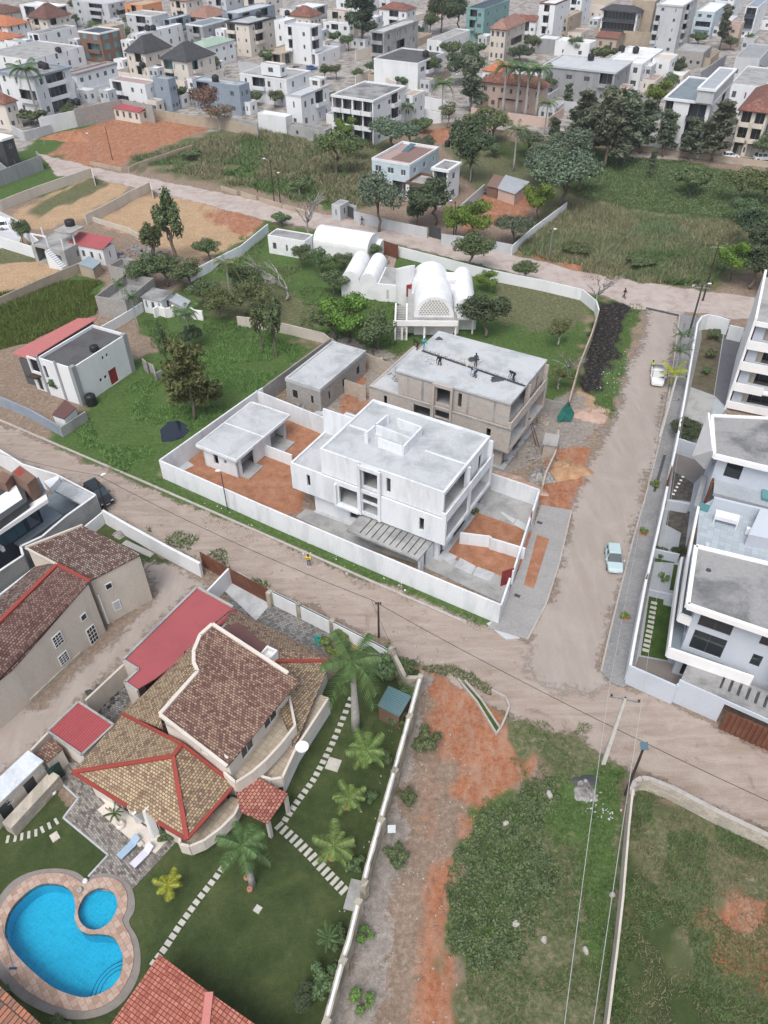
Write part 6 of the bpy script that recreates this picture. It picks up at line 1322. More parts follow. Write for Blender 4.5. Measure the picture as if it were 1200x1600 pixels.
wallthing('fence_wall', 'row of short concrete fence panels along the upper street', [([(345,290),(370,298)], 1.0), ([(376,299),(400,306)], 1.0), ([(405,308),(440,318)], 1.0), ([(445,319),(480,330)], 1.0), ([(140,252),(190,262)], .8), ([(200,262),(215,254),(300,226)], 1.2)], m='tan')
wallthing('boundary_wall', 'pale grey street wall with white panels in front of the blue-white house', [([(557,322),(533,315)], 2.0), ([(553,330),(605,343),(668,356)], 2.0), ([(690,365),(745,372),(800,382)], 2.0)], m='lightgrey')
gate_leaf('black metal driveway gate in the pale grey street wall', (671,352), (689,357), 2.2, m='charcoal'); gate_leaf('black metal gate beside the small grey guardhouse on the upper street', (534,318), (552,325), 2.2, m='charcoal')
house('small pale grey guardhouse beside the black gate on the upper street', (531,322), 520, 545, 3, 'lightgrey', ('flat','concrete',.1), 1, 1, 1, wd=.6, name='guardhouse', cat='guardhouse', minW=2)
wallthing('boundary_wall', 'white plastered wall slanting down to the street right of the red earth yard', [([(800,384),(830,358),(886,316)], 1.8)], m='white'); wallthing('boundary_wall', 'grey wall beside the red earth yard, behind the blue-white house', [([(718,322),(757,288)], 2.0)], m='lightgrey')
shed('tin-roofed shed with an open bay behind the red earth yard', [(760,290),(778,294),(788,276),(772,272)], 2.3, 'tin_rust', 'brownwall'); shed('long shed with a shiny blue-grey tin roof behind the red earth yard', [(777,294),(805,303),(828,284),(790,273)], 2.4, 'tin_grey', 'pinkwall')
# blue-white house
def blue_house():
    rt = house('pale blue house with rusty red roof and solar panels among the big trees', (640,257), 581, 686, 6.8, 'paleblue', ('flat', 'roof_pink', .5), 2, 3, 3, bal=((.55,.95,0),), trim='white', th=R(-30), frame='white')
    d = rt['_d']; w_ = rt['_w']; r = MB(); r.box(w_*.35, w_*.9, d*.2, d*.92, 6.31, 6.42); r.build('rusty_roof', 'tin_rust', rt); s = MB(); s.add([(w_*.3,d*.6,6.4),(w_*.45,d*.6,6.4),(w_*.45,d*.9,7.1),(w_*.3,d*.9,7.1),(w_*.3,d*.6,6.35),(w_*.45,d*.6,6.35),(w_*.45,d*.9,7.05),(w_*.3,d*.9,7.05)], [(0,1,2,3),(7,6,5,4),(0,4,5,1),(1,5,6,2),(2,6,7,3),(3,7,4,0)]); s.build('solar_panel', 'blueglass', rt)
    house('white terrace wing of the pale blue house with brown-railed open deck', (690,294), 634, 712, 3.8, 'white', ('flat', 'concrete', .7), 1, 2, 2, th=R(-30), bal=((.1, .5, 0),), name='house_wing', cat='house wing', trim='wood')
    house('white-framed covered balcony block at the right of the pale blue house', (700,266), 676, 719, 6.8, 'white', ('flat', 'dirty_concrete', .1, .3), 2, 1, 1, th=R(-30), bal=((.1, .92, 1),), balm='wood', name='house_wing', cat='house wing', trim='white')
blue_house()
tank(699, 229, 6.8, 'black water tank on the pale blue house, below the far red earth patch', .6, 1.3)
# unfinished group on the left
house('small house with a bright dusty-red roof amid unfinished block walls', (160,390), 108, 178, 3.0, 'white', ('mono', 'redflat', .9), 1, 4, 1, th=R(-24), wd=.7, name='small_house')
rt = house('grey unfinished concrete house with bare posts and outside stair, left of the dusty-red roof', (100,392), 48, 136, 3.2, 'concrete', ('flat', 'concrete', .1), 1, 2, 1, th=R(-24), bal=((.1, .4, 0),), name='unfinished_house')
b = MB(); ww, dd = rt['_w'], rt['_d']
for x, y in ((.2, .2), (ww*.5, .2), (ww-.3, .2), (.2, dd*.5), (ww-.3, dd*.5)): b_ = MB(); b_.box(x, x+.2, y, y+.2, 3.2, 5.2); b_.build('bare_post', 'white', rt)
b.box(.2, ww*.5, .2, .4, 5.0, 5.2); b.build('beam', 'white', rt); b = MB(); b.box(ww*.5, ww, dd*.4, dd, 5.2, 5.4); b.build('roof_slab', 'concrete', rt)
b = MB(); [b.box(ww*.55+i*.3, ww*.55+.3+i*.3, -1.2, -.01, 0, 3.0-i*.28) for i in range(10)]; b.build('outside_stair', 'white', rt)
tank(110, 352, 5.4, 'black water tank on the unfinished concrete house at the left', .9, 1.1)
house('roofless grey block shell with slanting walls, right of the dusty-red roof', (195,470), 148, 240, 3.4, 'greyblock', ('flat', 'dirty_concrete', 1.6), 1, 0, 0, th=R(-18), name='block_shell', cat='ruin')
house('low grey concrete building with broken roof slabs behind the dusty-red roof', (210,425), 168, 232, 2.8, 'greyblock', ('flat', 'dirty_concrete', 1.0), 1, 0, 0, th=R(-28), name='block_shell', cat='ruin', maxd=16)
shed('small lean-to with blue-grey tin roof against the long grey wall', [(121,412),(145,420),(158,409),(139,400)], 2.0, 'tin_blue', 'tan'); house('little white cottage behind the wavy white wall', (252,471), 222, 262, 2.6, 'white', ('mono', 'dirty_concrete', .3), 1, 3, 1, th=R(-24), wd=.6, name='cottage', cat='cottage')
shed('tin-roofed lean-to behind the wavy white wall', [(262,468),(290,482),(298,470),(276,458)], 2.2, 'tin_grey', 'concrete')
wallthing('paved_yard_wall', 'white wall of the paved yard with the white car at the left edge', [([(-30,355),(0,370),(50,385),(60,376),(30,350),(-30,325)], 2.2)], m='white')
crisp('yard_paving', [(-40,350),(0,330),(40,350),(30,380),(-40,400)], .02, 'lightgrey')
# ---------------- the town behind ----------------
FL, HP, GB = 'flat', 'hip', 'gable'
B2 = ((.08, .42, 1), (.58, .92, 1)); B3 = ((.08, .42, 1), (.58, .92, 1), (.08, .42, 2), (.58, .92, 2)); BW = ((.1, .9, 1),); BW3 = ((.1, .9, 1), (.1, .9, 2))
def g_(k): return ('flat', k, .3)
TOWN = [ # label, near corner, left column, right column, height, walls, roof, storeys, windows front, right, extras
('cream house with brown hipped roof in the top left corner of the town',(8,22),-60,45,6,'cream',(HP,'tile_brown',2.2,.6),2,2,2,{}),
('white house with bright orange hipped roof at the top left edge',(10,42),-70,49,5.5,'white',(HP,'tile_orange',2.5,.6),2,3,3,{}),
('low orange-roofed house under the bigger orange roof at the left edge',(5,63),-50,41,3.2,'white',(HP,'tile_orange',1.6,.4),1,2,2,{}),
('cream villa with big brown pyramid roof, right of the orange roof',(72,30),40,113,6.5,'cream',(HP,'tile_brown',4.2,.7),2,3,4,{}),
('white flat-roofed house directly below the big brown pyramid roof',(60,53),42,119,6.5,'white',g_('dirty_concrete'),2,2,3,dict(bal=((.5,.9,1),))),
('long white house with weathered grey roof and one black tank, at the left edge',(42,93),-30,134,5.5,'white',g_('concrete'),2,3,5,{}),
('white three-storey villa with navy roof bands and stepped balconies, behind the coconut palm',(51,119),-6,108,10.3,'white',(FL,'dirty_concrete',.3,.5),3,3,3,dict(trim='bluegrey',bal=((.5,.95,1),),balR=((.3,.8,0),(.3,.8,1),(.3,.8,2)))),
('cream dark-red-roofed house cut by the left edge, beside the coconut palm',(6,163),-50,29,6.5,'cream',(HP,'tile_redbrown',2,.5),2,2,2,{}),
('white house with pinkish flat roof and grey trim, right of the three-storey villa',(118,115),104,181,7,'white',(FL,'roof_pink',.3,.25),2,1,5,dict(trim='grey')),
('white L-shaped house with brownish flat roof above the small red-roofed cottage',(226,132),170,246,6.8,'white',g_('roof_pink'),2,4,1,{}),
('blue-grey tower block joined to the white L-shaped house',(262,124),238,271,8.2,'bluegrey',g_('concrete'),2,1,2,{}),
('brown modern house with a white frame and teal glass wall',(155,52),122,186,9,'brownwall',(FL,'navy',.3,.1),3,2,2,dict(trim='brightwhite',pane='tealglass',bal=((.3,.9,1),),wd=2.0,wh=2.0)),
('plain sand-coloured block behind the brown modern house',(168,43),144,193,8,'tan',g_('tan'),2,1,0,{}),
('left cream house with dark slate pyramid roof, of the joined pair',(226,84),193,270,7,'cream',(HP,'tile_slate',4,.5),2,3,3,{}),
('right cream house with dark slate pyramid roof and terracotta wall strips',(292,97),247,338,7,'cream',(HP,'tile_slate',4,.5),2,3,3,dict(pane='tealglass')),
('tiny cream cottage with a red mono-pitch roof on the orange earth lot',(217,176),177,234,2.8,'cream',('mono','redflat',.9),1,4,1,{}),
('white block cut by the top edge, behind the big brown pyramid roof',(80,12),30,106,9,'white',g_('roof_white'),2,3,2,dict(balR=((.4,.9,1),))),
('grey and white house with a long terrace slab, above the twin slate roofs',(236,25),196,262,7,'lightgrey',g_('concrete'),2,3,2,dict(trim='white')),
('low white house with two black tanks directly behind the twin slate roofs',(214,54),204,296,6.3,'white',g_('roof_white'),2,1,5,{}),
('orange and sand coloured block at the top edge above the grey terrace house',(222,8),194,252,8,'orangewall',g_('tan'),2,3,1,{}),
('blue-grey house at the top, left of the orange tiled roofs',(266,30),254,297,7.5,'bluegrey',g_('lightgrey'),2,1,3,dict(bal=((.2,.8,1),))),
('white-framed dark house cut by the left edge above the grey block walls',(2,218),-60,20,6.5,'charcoal',(FL,'roof_white',.3,.1),2,2,1,dict(trim='brightwhite')),
('pale sand house with pinkish-orange pyramid roofs at the top left of centre',(325,29),286,363,6,'cream',(HP,'tile_pink',3,.4),2,3,3,{}),
('long blue-grey modern house behind the house with the black stripe',(372,21),346,458,7.5,'bluegrey',g_('lightgrey'),2,2,6,dict(balR=((.1,.3,1),(.6,.8,1)))),
('grey house with white box frames, left of the house with the black stripe',(316,40),290,358,7,'grey',g_('slate_floor'),2,2,2,dict(trim='white')),
('cream three-storey house with black roof band and black vertical stripe',(388,37),352,428,10,'cream',(FL,'dirty_pale',.3,.3),3,3,3,dict(trim='charcoal',bal=((.05,.4,1),(.05,.4,2)))),
('white house with pale green low-pitched roof, below the black-striped house',(320,75),288,368,6.3,'white',(HP,'tin_green',1.3,.3),2,3,4,{}),
('cream house with dark red pyramid roof, behind the tall white house',(485,27),448,505,6.8,'cream',(HP,'tile_redbrown',3,.5),2,3,3,{}),
('tall plain white three-storey house in front of the dark red pyramid roof',(484,43),443,503,11,'white',g_('lightgrey'),3,2,2,dict(bal=((.15,.3,1),(.15,.3,2)),balR=((.1,.7,1),(.1,.7,2)))),
('low white front wing with slab roof under the tall white house',(497,84),470,531,3.6,'white',g_('lightgrey'),1,1,2,dict(bal=((.3,.8,0),))),
('white tower wing joined behind the tall white house',(444,33),428,462,10.5,'white',g_('roof_white'),3,1,1,{}),
('unfinished sand-coloured ground floor with open bays, centre left of the town',(440,84),409,480,3.8,'tan',g_('tan'),1,2,3,dict(bal=((.1,.45,0),(.55,.9,0)),balR=((.1,.4,0),))),
('wide white two-storey house with a rooftop room, left of the rows of balconies',(447,124),374,485,7,'white',g_('concrete'),2,4,2,dict(trim='white')),
('white rooftop room with sand-coloured roof on the wide white house',(437,102),407,441,10,'white',g_('tan'),1,1,1,dict(zb=7)),
('blue-grey house with a stair tower behind the rust-leaved tree',(373,134),300,389,7.5,'bluegrey',g_('dirty_pale'),2,3,2,{}),
('white and blue-grey house with brown trim in front of the wide white house',(470,150),446,514,8,'white',(FL,'lightgrey',.3,.06),2,1,4,dict(trim='lightgrey')),
('cream roof tower at the back of the white and blue-grey house',(500,124),483,509,9.6,'cream',g_('concrete'),1,1,1,dict(trim='white',zb=7)),
('white three-storey block with a grid of open balconies',(583,157),518,633,10.3,'white',(FL,'dirty_concrete',.3,.2),3,4,3,dict(trim='white',bal=((.03,.24,0),(.27,.48,0),(.52,.73,0),(.76,.97,0),(.03,.24,1),(.27,.48,1),(.52,.73,1),(.76,.97,1),(.03,.24,2),(.27,.48,2),(.52,.73,2),(.76,.97,2)))),
('plain white wing right of the block with the grid of balconies',(645,150),632,664,8,'white',g_('tan'),3,1,2,{}),
('low grey concrete shed below the balcony block, at the edge of the bush lot',(508,204),449,517,3,'concrete',g_('dirty_concrete'),1,2,0,{}),
('white blank garage block below the blue-grey house with the stair tower',(446,183),402,452,4.3,'white',g_('roof_white'),1,0,0,{}),
('white house with three small windows, right of the dark red pyramid roof',(546,38),505,550,6,'white',g_('lightgrey'),2,3,1,{}),
('white modern block at the top edge left of the giant conifer',(490,12),456,512,7.5,'lightgrey',g_('white'),2,3,2,dict(balR=((.2,.8,1),))),
('cream house with brownish roof touching the giant conifer at the top',(538,18),511,549,7,'cream',g_('roof_pink'),2,2,1,{}),
('white Spanish-style house with brown tiled roof, right of the giant conifer',(636,17),590,652,6.5,'white',(HP,'tile_redbrown',2,.4),2,4,2,{}),
('grey concrete shell of a three-storey building with open floors',(600,50),579,666,10.5,'concrete',(FL,'pale_concrete',.3,.2),3,1,4,dict(trim='concrete',bal=((.1,.9,0),(.1,.9,1),(.1,.9,2)),balR=((.35,.6,1),))),
('white house with a big black flat roof in front of the grey concrete shell',(653,99),584,695,7.2,'white',(FL,'roof_dark',.3,.05),2,0,3,dict(trim='white',wd=2,balR=((.3,.6,1),))),
('long low white house with grey roof behind the round ficus tree',(690,64),667,743,4.3,'white',g_('concrete'),1,2,4,{}),
('sea-green three-storey house with a navy centre tower',(757,14),729,801,10.5,'teal',g_('navy'),3,2,3,dict(trim='teal')),
('pinkish villa with layered pyramid roofs in front of the sea-green house',(792,47),763,825,9.5,'beige',(HP,'tile_pink',2.6,.6),3,3,3,dict(balR=((.3,.9,1),))),
('white gabled house with red-brown roof and a red stripe',(838,34),808,845,8,'white',(GB,'tile_redbrown',1.6,.3),2,3,1,{}),
('tall white tower house with a brown panel cut by the top edge',(868,6),843,892,13.5,'white',g_('roof_white'),4,2,1,dict(trim='brownwall')),
('sand-coloured house with open balconies right of the tall white tower',(888,27),865,910,8,'tan',g_('tan'),3,2,2,dict(bal=B2)),
('low grey garage block right of the pinkish villa',(868,62),838,880,4.5,'grey',g_('roof_white'),1,0,1,{}),
('white house with orange tiled roof behind the royal palm row',(782,113),752,802,6.3,'white',(HP,'tile_orange',1.8,.3),2,2,2,{}),
('white and navy house beside the orange tiled roof',(815,116),800,822,6.0,'white',g_('roof_white'),2,1,1,{}),
('big pink-walled villa with long brown roof behind the row of royal palms',(850,139),748,862,6.6,'pinkwall',(HP,'tile_redbrown',2.2,.6),2,7,1,dict(bal=((.3,.7,0),))),
('wide grey house with rooftop dish behind the conifers',(962,113),850,987,8,'grey',(FL,'lightgrey',.3,.3),2,4,2,dict(trim='lightgrey',wd=1.8,bal=((.8,.97,1),))),
('low white garage with a navy door left of the wide grey house',(848,118),818,852,4.2,'white',g_('roof_white'),1,1,0,dict(pane='navy',wd=3,wh=2.2)),
('black-roofed white villa with dark wraparound balconies',(1000,20),937,1008,10,'white',(HP,'tile_slate',1.6,.8),3,3,1,dict(bal=((.05,.95,1),(.05,.95,2)),balm='charcoal')),
('pale grey five-storey apartment block with small square windows',(1068,9),1027,1092,14.5,'lightgrey',(FL,'white',.3,.2),5,2,4,dict(trim='lightgrey',bal=((.02,.2,1),(.02,.2,2),(.02,.2,3)))),
('bare sand-coloured tower behind the apartment block with square windows',(1024,2),988,1032,13,'tan',g_('tan'),4,0,0,{}),
('white and blue house right of the five-storey apartment block',(1117,19),1088,1137,8.5,'paleblue',g_('white'),3,2,2,dict(bal=BW)),
('white three-storey house with dark balconies near the top right corner',(1185,11),1166,1225,10,'white',g_('bluegrey'),3,2,2,dict(bal=BW3,balm='navy')),
('pink-roofed white block left of the house with dark balconies, top right',(1158,38),1138,1164,7.5,'pinkwall',g_('roof_pink'),2,1,1,{}),
('low brown-roofed bungalow beside the sand wall, under the black-roofed villa',(965,61),930,978,3.6,'tan',(GB,'tile_redbrown',1.3,.3),1,2,1,{}),
('white cubist house with several roof levels, right of the wide grey house',(1004,100),948,1037,7,'white',g_('roof_white'),2,3,2,dict(trim='white')),
('white cube with one big brown window, right end of the cubist house',(1048,94),1020,1060,7,'white',g_('beige'),2,1,1,dict(wd=1.8)),
('roofless grey ruin with window holes, behind the white cubist houses',(1100,82),1055,1113,4.5,'greyblock',g_('concrete'),1,4,1,dict(pane='darkin')),
('white four-storey apartment house with rooftop terrace and grey stair tower',(1112,161),1040,1162,12,'white',(FL,'slate_floor',.3,.35),3,3,3,dict(trim='white',bal=((.55,.92,0),(.55,.92,1),(.55,.92,2),(.02,.2,1),(.02,.2,2)),balm='charcoal')),
('white rooftop room with blue-grey roof on the four-storey apartment house',(1118,140),1092,1150,15,'lightgrey',(FL,'slate_pale',.2,.3),1,0,1,dict(trim='white',zb=12)),
('long white house with grey roof at the right edge, above the red-roofed apartments',(1196,136),1142,1270,8.3,'white',g_('concrete'),2,3,4,{}),
('cream three-storey apartments with red tiled roof and loggias at the right edge',(1206,178),1152,1290,10,'cream',(HP,'tile_redbrown',2.2,.8),3,3,3,dict(bal=B3+((.08,.42,0),(.58,.92,0)))),
('grey flat-roofed house at the right edge, above the long white house',(1188,92),1150,1260,5.5,'lightgrey',g_('grey'),1,3,2,{}),
('pale cream bungalow left of the bare sand-coloured tower, at the top',(945,8),912,972,5,'cream',g_('tan'),1,3,1,{}),
('small white house under the pale cream bungalow, left of the brown-roofed one',(922,68),868,932,4.6,'white',g_('roof_white'),1,2,1,{}),
('pinkish house with small windows at the top, left of the sea-green house',(700,-4),668,728,7,'pinkwall',g_('roof_pink'),2,3,2,{}),
('tall white house at the top, left of the cream bungalow',(910,-2),890,925,9,'white',g_('white'),3,2,1,{}),
('sand-coloured stepped house behind the white tower wing',(415,-2),380,440,7,'cream',g_('lightgrey'),2,3,2,{}),
('brown-roofed house at the top edge right of the orange block',(290,2),262,318,7,'cream',(HP,'tile_pink',2.5,.5),2,3,2,{}),
('grey house cut by the top edge, above the long blue-grey house',(352,-4),322,380,8,'lightgrey',g_('concrete'),2,3,2,{}),
('white block cut by the top edge, above the white block with three windows',(560,-6),525,590,8,'white',g_('white'),3,2,2,{}),
('dark-roofed house cut by the top edge left of the conifer clump',(610,-8),590,640,6,'white',(HP,'tile_brown',2,.5),2,2,2,{}),
('white flat house cut by the top edge, right of the orange block',(168,6),112,196,8,'lightgrey',g_('lightgrey'),3,3,2,dict(balR=((.4,.9,1),))),
('white house cut by the top right edge, behind the white and blue house',(1150,-8),1120,1185,9,'white',g_('lightgrey'),3,3,2,{}),
]
_rr = random.Random(9)
for t in TOWN:
    k = dict(t[10])
    if 'bal' not in k and t[8] >= 2 and t[7] >= 2 and _rr.random() < .75: u = _rr.uniform(.05, .5); k['bal'] = tuple((u, u+_rr.uniform(.25, .42), i) for i in range(_rr.choice((0, 1)), t[7]))
    if 'balR' not in k and t[9] >= 3 and t[7] >= 2 and _rr.random() < .6: u = _rr.uniform(.05, .6); k['balR'] = tuple((u, u+_rr.uniform(.2, .35), i) for i in range(1, t[7]))
    if 'wd' not in k: k['wd'] = _rr.choice((.8, 1.0, 1.3)); k['wh'] = _rr.choice((1.0, 1.2, 1.5))
    house(t[0], t[1], t[2], t[3], t[4], t[5], t[6], t[7], t[8], t[9], th=R(-30), maxd=24, **k)
_u = set()
for t in TOWN:
    c_ = ' '.join(t[0].split(',')[0].split()[:10]); bx, by = t[1]; k_ = _rr.random()
    if c_ in _u or by < 6 or t[4] < 5: continue
    _u.add(c_); w_ = _rr.uniform(14, 26); x_ = bx+_rr.uniform(14, 24); y_ = by+24+by*.06; yy = y_-_rr.uniform(0, 6)
    if y_ > 172: continue
    if k_ > .35: house('flat outhouse left of the '+c_, (t[2]-2, by+10), t[2]-16, t[2]+8, 3+3*(k_ > .7), _rr.choice(('white', 'lightgrey', 'white')), g_('roof_white'), 1+(k_ > .7), 2, 1, th=R(-30), name='outhouse', cat='outhouse', wd=.9, maxd=8)
    house('low flat annex beside the '+c_, (x_, yy), x_-w_, x_+w_*.6, 3.2, _rr.choice(('white', 'cream', 'lightgrey', 'white')), g_(_rr.choice(('concrete', 'roof_white', 'tin_grey', 'roof_pink'))), 1, 2, 1, th=R(-30), name='annex', cat='annex', wd=.9, maxd=9)
for i, (x, y, z, lb) in enumerate(((66,106,10,'left black tank on the navy-banded three-storey villa'),(72,108,10,'right black tank on the navy-banded three-storey villa'),(92,82,5.2,'black tank on the long white house at the left edge'),(231,47,6.3,'left black tank on the low white house behind the slate roofs'),(240,47,6.3,'right black tank on the low white house behind the slate roofs'),(223,106,3,'black tank in front of the left slate-roofed house'),(249,110,3,'black tank in front of the right slate-roofed house'),(112,165,3.5,'left black tank by the white yard wall under the navy-banded villa'),(121,164,3.5,'right black tank by the white yard wall under the navy-banded villa'),(404,26,10,'black tank on the cream house with the black stripe'),(449,24,10,'black tank behind the tall plain white house'),(971,80,7,'black tank on the left roof of the white cubist house'),(993,82,7,'black tank on the right roof of the white cubist house'),(337,127,7.5,'black tank on the blue-grey house with the stair tower'),(665,88,7.5,'dark tank on the big black flat roof'),(923,93,8,'black tank on the wide grey house'))):
    tank(x, y, z, lb, 1.0, 1.6)
def yard(lb, b, ax, cx, zw, m):      # boundary wall round a house plot
    B = W(b[0], b[1], 0); c, s_ = math.cos(R(-30)), math.sin(R(-30)); lw = ext(B, R(-30)+math.pi, ax); dp = ext(B, R(60), cx); rt = root('yard_wall', lb, 'wall', (B.x-lw*c, B.y-lw*s_, 0), R(-30)); w_ = MB()
    w_.box(0, lw, 0, .25, 0, zw); w_.box(lw-.25, lw, .25, dp, 0, zw); w_.box(0, .25, .25, dp, 0, zw); w_.box(.25, lw-.25, dp-.25, dp, 0, zw); w_.build('wall', m, rt)
for q in (('white yard wall round the big brown pyramid roof house',(85,48),36,130,'white'),('cream yard wall round the twin slate-roofed houses',(290,140),180,350,'cream'),('grey yard wall round the white house with the pale green roof',(325,100),282,375,'lightgrey'),('white yard wall round the cream black-striped house',(395,78),350,445,'white'),('white yard wall round the tall plain white house',(490,98),440,540,'lightgrey'),('grey yard wall round the wide white house',(455,160),365,500,'grey'),('pale yard wall round the balcony-grid block',(590,205),510,645,'white'),('low yard wall round the black-roofed white house',(660,140),575,705,'tan'),('sand-coloured yard wall round the grey concrete shell',(602,92),570,675,'tan'),
  ('pink yard wall round the pinkish villa',(800,86),755,835,'beige'),('white yard wall round the brown-roofed palm villa',(855,200),735,880,'pinkwall'),('grey yard wall round the wide grey house',(975,185),845,1000,'lightgrey'),('white yard wall round the white cubist house',(1012,142),940,1068,'white'),('white yard wall round the cream black-roofed villa',(1008,60),930,1022,'tan'),('white yard wall round the cream corner apartments',(1215,250),1150,1300,'cream'),('pale yard wall round the sea-green house',(765,58),722,812,'lightgrey'),('white yard wall round the white and blue house',(1125,56),1080,1150,'white'),('white yard wall round the pinkish flat roof house',(125,158),98,196,'white'),('grey yard wall round the white L-shaped house',(232,168),165,262,'lightgrey'),('cream yard wall round the white Spanish-style house',(640,38),584,665,'cream'),('grey yard wall round the grey terrace house at the top',(240,52),190,270,'lightgrey'),('white yard wall round the long blue-grey house',(376,52),340,470,'white'),('cream yard wall round the dark red pyramid roof',(490,54),440,515,'cream'),('tan yard wall at the top, left of the giant conifer',(545,60),500,560,'tan'),('tan yard wall round the grey ruin with window holes',(1108,104),1050,1122,'tan'),('white yard wall round the long white house at right',(1190,185),1150,1290,'white')): yard(q[0], q[1], q[2], q[3], 2.4, q[4])
wallthing('boundary_wall', 'white peeling yard wall left of the grey block wall, on the orange lot', [([(60,185),(118,172)], 4.0)], m='white', th=.3)
wallthing('block_wall', 'bare grey block wall along the top of the orange lot', [([(115,170),(190,155),(238,164)], 4.5)], m='greyblock', th=.3)
wallthing('boundary_wall', 'sand-coloured wall right of the little red-roofed cottage', [([(238,170),(300,181),(345,186),(400,198)], 2.5)], m='tan', th=.3)
wallthing('boundary_wall', 'grey wall under the coconut palm at the left', [([(18,196),(36,206),(78,194)], 2.2)], m='lightgrey', th=.3)
wallthing('boundary_wall', 'grey block wall along the back of the bush lot', [([(340,178),(402,192)], 3.5)], m='concrete', th=.3)
wallthing('boundary_wall', 'white yard wall with gate behind the palms, centre of the town', [([(642,158),(660,150),(692,156),(700,166)], 3.0), ([(660,170),(690,176)], 3.0)], m='white', th=.3)
wallthing('boundary_wall', 'long pale wall along the far side of the green field', [([(640,196),(720,190),(760,200),(860,212),(1000,228),(1100,240),(1200,252)], 1.2)], m='tan', th=.3)
wallthing('boundary_wall', 'white street wall with dark gates at the foot of the apartment houses', [([(985,205),(1035,213)], 2.6), ([(1045,215),(1088,222)], 2.6)], m='white', th=.3)
wallthing('boundary_wall', 'sand-coloured long wall in front of the five-storey apartment block', [([(975,48),(1070,54)], 4.5)], m='tan', th=.4)
wallthing('boundary_wall', 'grey wall beside the narrow lane at the upper right', [([(1095,112),(1135,85)], 3.5)], m='grey', th=.3)
wallthing('boundary_wall', 'grey and white wall around the empty yard at the top centre', [([(372,96),(450,108),(478,104)], 2.5)], m='lightgrey', th=.3)
wallthing('boundary_wall', 'white and sand walls around the earth yard below the concrete shell', [([(555,118),(580,108),(618,128)], 2.5), ([(555,78),(585,72)], 3)], m='cream', th=.3)
soft('far_street', [(985,236),(1100,240),(1250,258),(1250,268),(1100,252),(980,246)], .02, 'road', 1.0, .4, .6)
# ---------------- vegetation ----------------
def leaves(mb, cs, n, size, seed, up=.3, long=1.0, fill=0.55):
    """leaf quads spread through clumps; cs = (x,y,z,rx,ry,rz)"""
    rs = np.random.RandomState(seed); vol = np.array([c[3]*c[4]*c[5] for c in cs])**.7; cnt = np.maximum(6, (n*vol/vol.sum()).astype(int)); V_ = []
    for c, k in zip(cs, cnt):
        d = rs.normal(size=(k, 3)); d /= np.linalg.norm(d, axis=1)[:, None]; r = fill+(1-fill)*rs.rand(k)**.6; r *= 1+.18*np.sin(5*d[:, 0]+3*d[:, 1]+seed)
        p = d*r[:, None]*np.array(c[3:6])+np.array(c[:3]); nrm = d+rs.normal(size=(k, 3))*.6; nrm[:, 2] += up; nrm /= np.linalg.norm(nrm, axis=1)[:, None]
        a = np.cross(nrm, rs.normal(size=(k, 3))); a /= np.linalg.norm(a, axis=1)[:, None]; b = np.cross(nrm, a); s = size*rs.uniform(.55, 1.3, k)[:, None]
        V_.append(np.stack([p-a*s*long*.5, p+b*s*.32, p+a*s*long*.5, p-b*s*.32], 1))
    V_ = np.concatenate(V_).reshape(-1, 3); m = len(V_)//4; base = len(mb.v)
    mb.v += [tuple(x) for x in V_.tolist()]; mb.f += [[base+4*i, base+4*i+1, base+4*i+2, base+4*i+3] for i in range(m)]; mb.m += [mb.mi]*m
def limb(mb, p, q, r0, r1, seed, n=5, wob=.08):
    rnd = random.Random(seed); p, q = Vector(p), Vector(q); L_ = (q-p).length
    pts = [p+(q-p)*i/n+Vector((rnd.uniform(-wob, wob)*L_, rnd.uniform(-wob, wob)*L_, 0))*(1 if 0 < i < n else 0) for i in range(n+1)]
    mb.tube(pts, [r0+(r1-r0)*i/n for i in range(n+1)], 6)
PROTO = {}
def proto_broad(seed, w=1.0, h=1.0, dense=1.0, leaf='leaf_mid', nleaf=5600, ls=.042, bark='bark', ncl=17, flat=.6, low=.35):
    """unit tree: 1 high, crown about w wide"""
    rnd = random.Random(seed); cs = []
    for i in range(ncl):
        a = rnd.uniform(0, 6.28); r = w*.5*(rnd.random()**.5)*.72; z = low+(1-low)*(.25+.6*rnd.random()*(1-r/(w*.6))); s = w*rnd.uniform(.11, .22)
        cs.append((r*math.cos(a), r*math.sin(a), z, s, s, s*flat*rnd.uniform(.8, 1.3)))
    t = MB(); limb(t, (0,0,-.02), (0,0,low+.08), .028, .018, seed)
    for i, c in enumerate(cs[:7]): limb(t, (0,0,low-.06+.03*i), (c[0]*.85, c[1]*.85, c[2]), .014, .004, seed+i)
    b = MB(); leaves(b, cs, int(nleaf*dense), ls, seed); return t, b, bark, leaf
def proto_casuarina(seed, w=.5, leaf='leaf_pine', n=6000, taper=.6):
    rnd = random.Random(seed); t = MB(); limb(t, (0,0,-.02), (0,0,.97), .022, .004, seed, 8, .012); cs = []
    for i in range(34):
        z = .2+.76*i/34; a = rnd.uniform(0, 6.28); r = w*.5*(1-taper*(z-.2)/.8)*rnd.uniform(.35, 1); q = (r*math.cos(a), r*math.sin(a), z+.05*rnd.random()+.03); limb(t, (0,0,z-.04), q, .006, .002, seed+i, 3)
        cs.append((q[0]*.8, q[1]*.8, q[2], w*.16, w*.16, .05)); cs.append((q[0]*.45, q[1]*.45, q[2]-.02, w*.13, w*.13, .045))
    b = MB(); leaves(b, cs, n, .04, seed, -.2, 1.8, .1); return t, b, 'bark', leaf
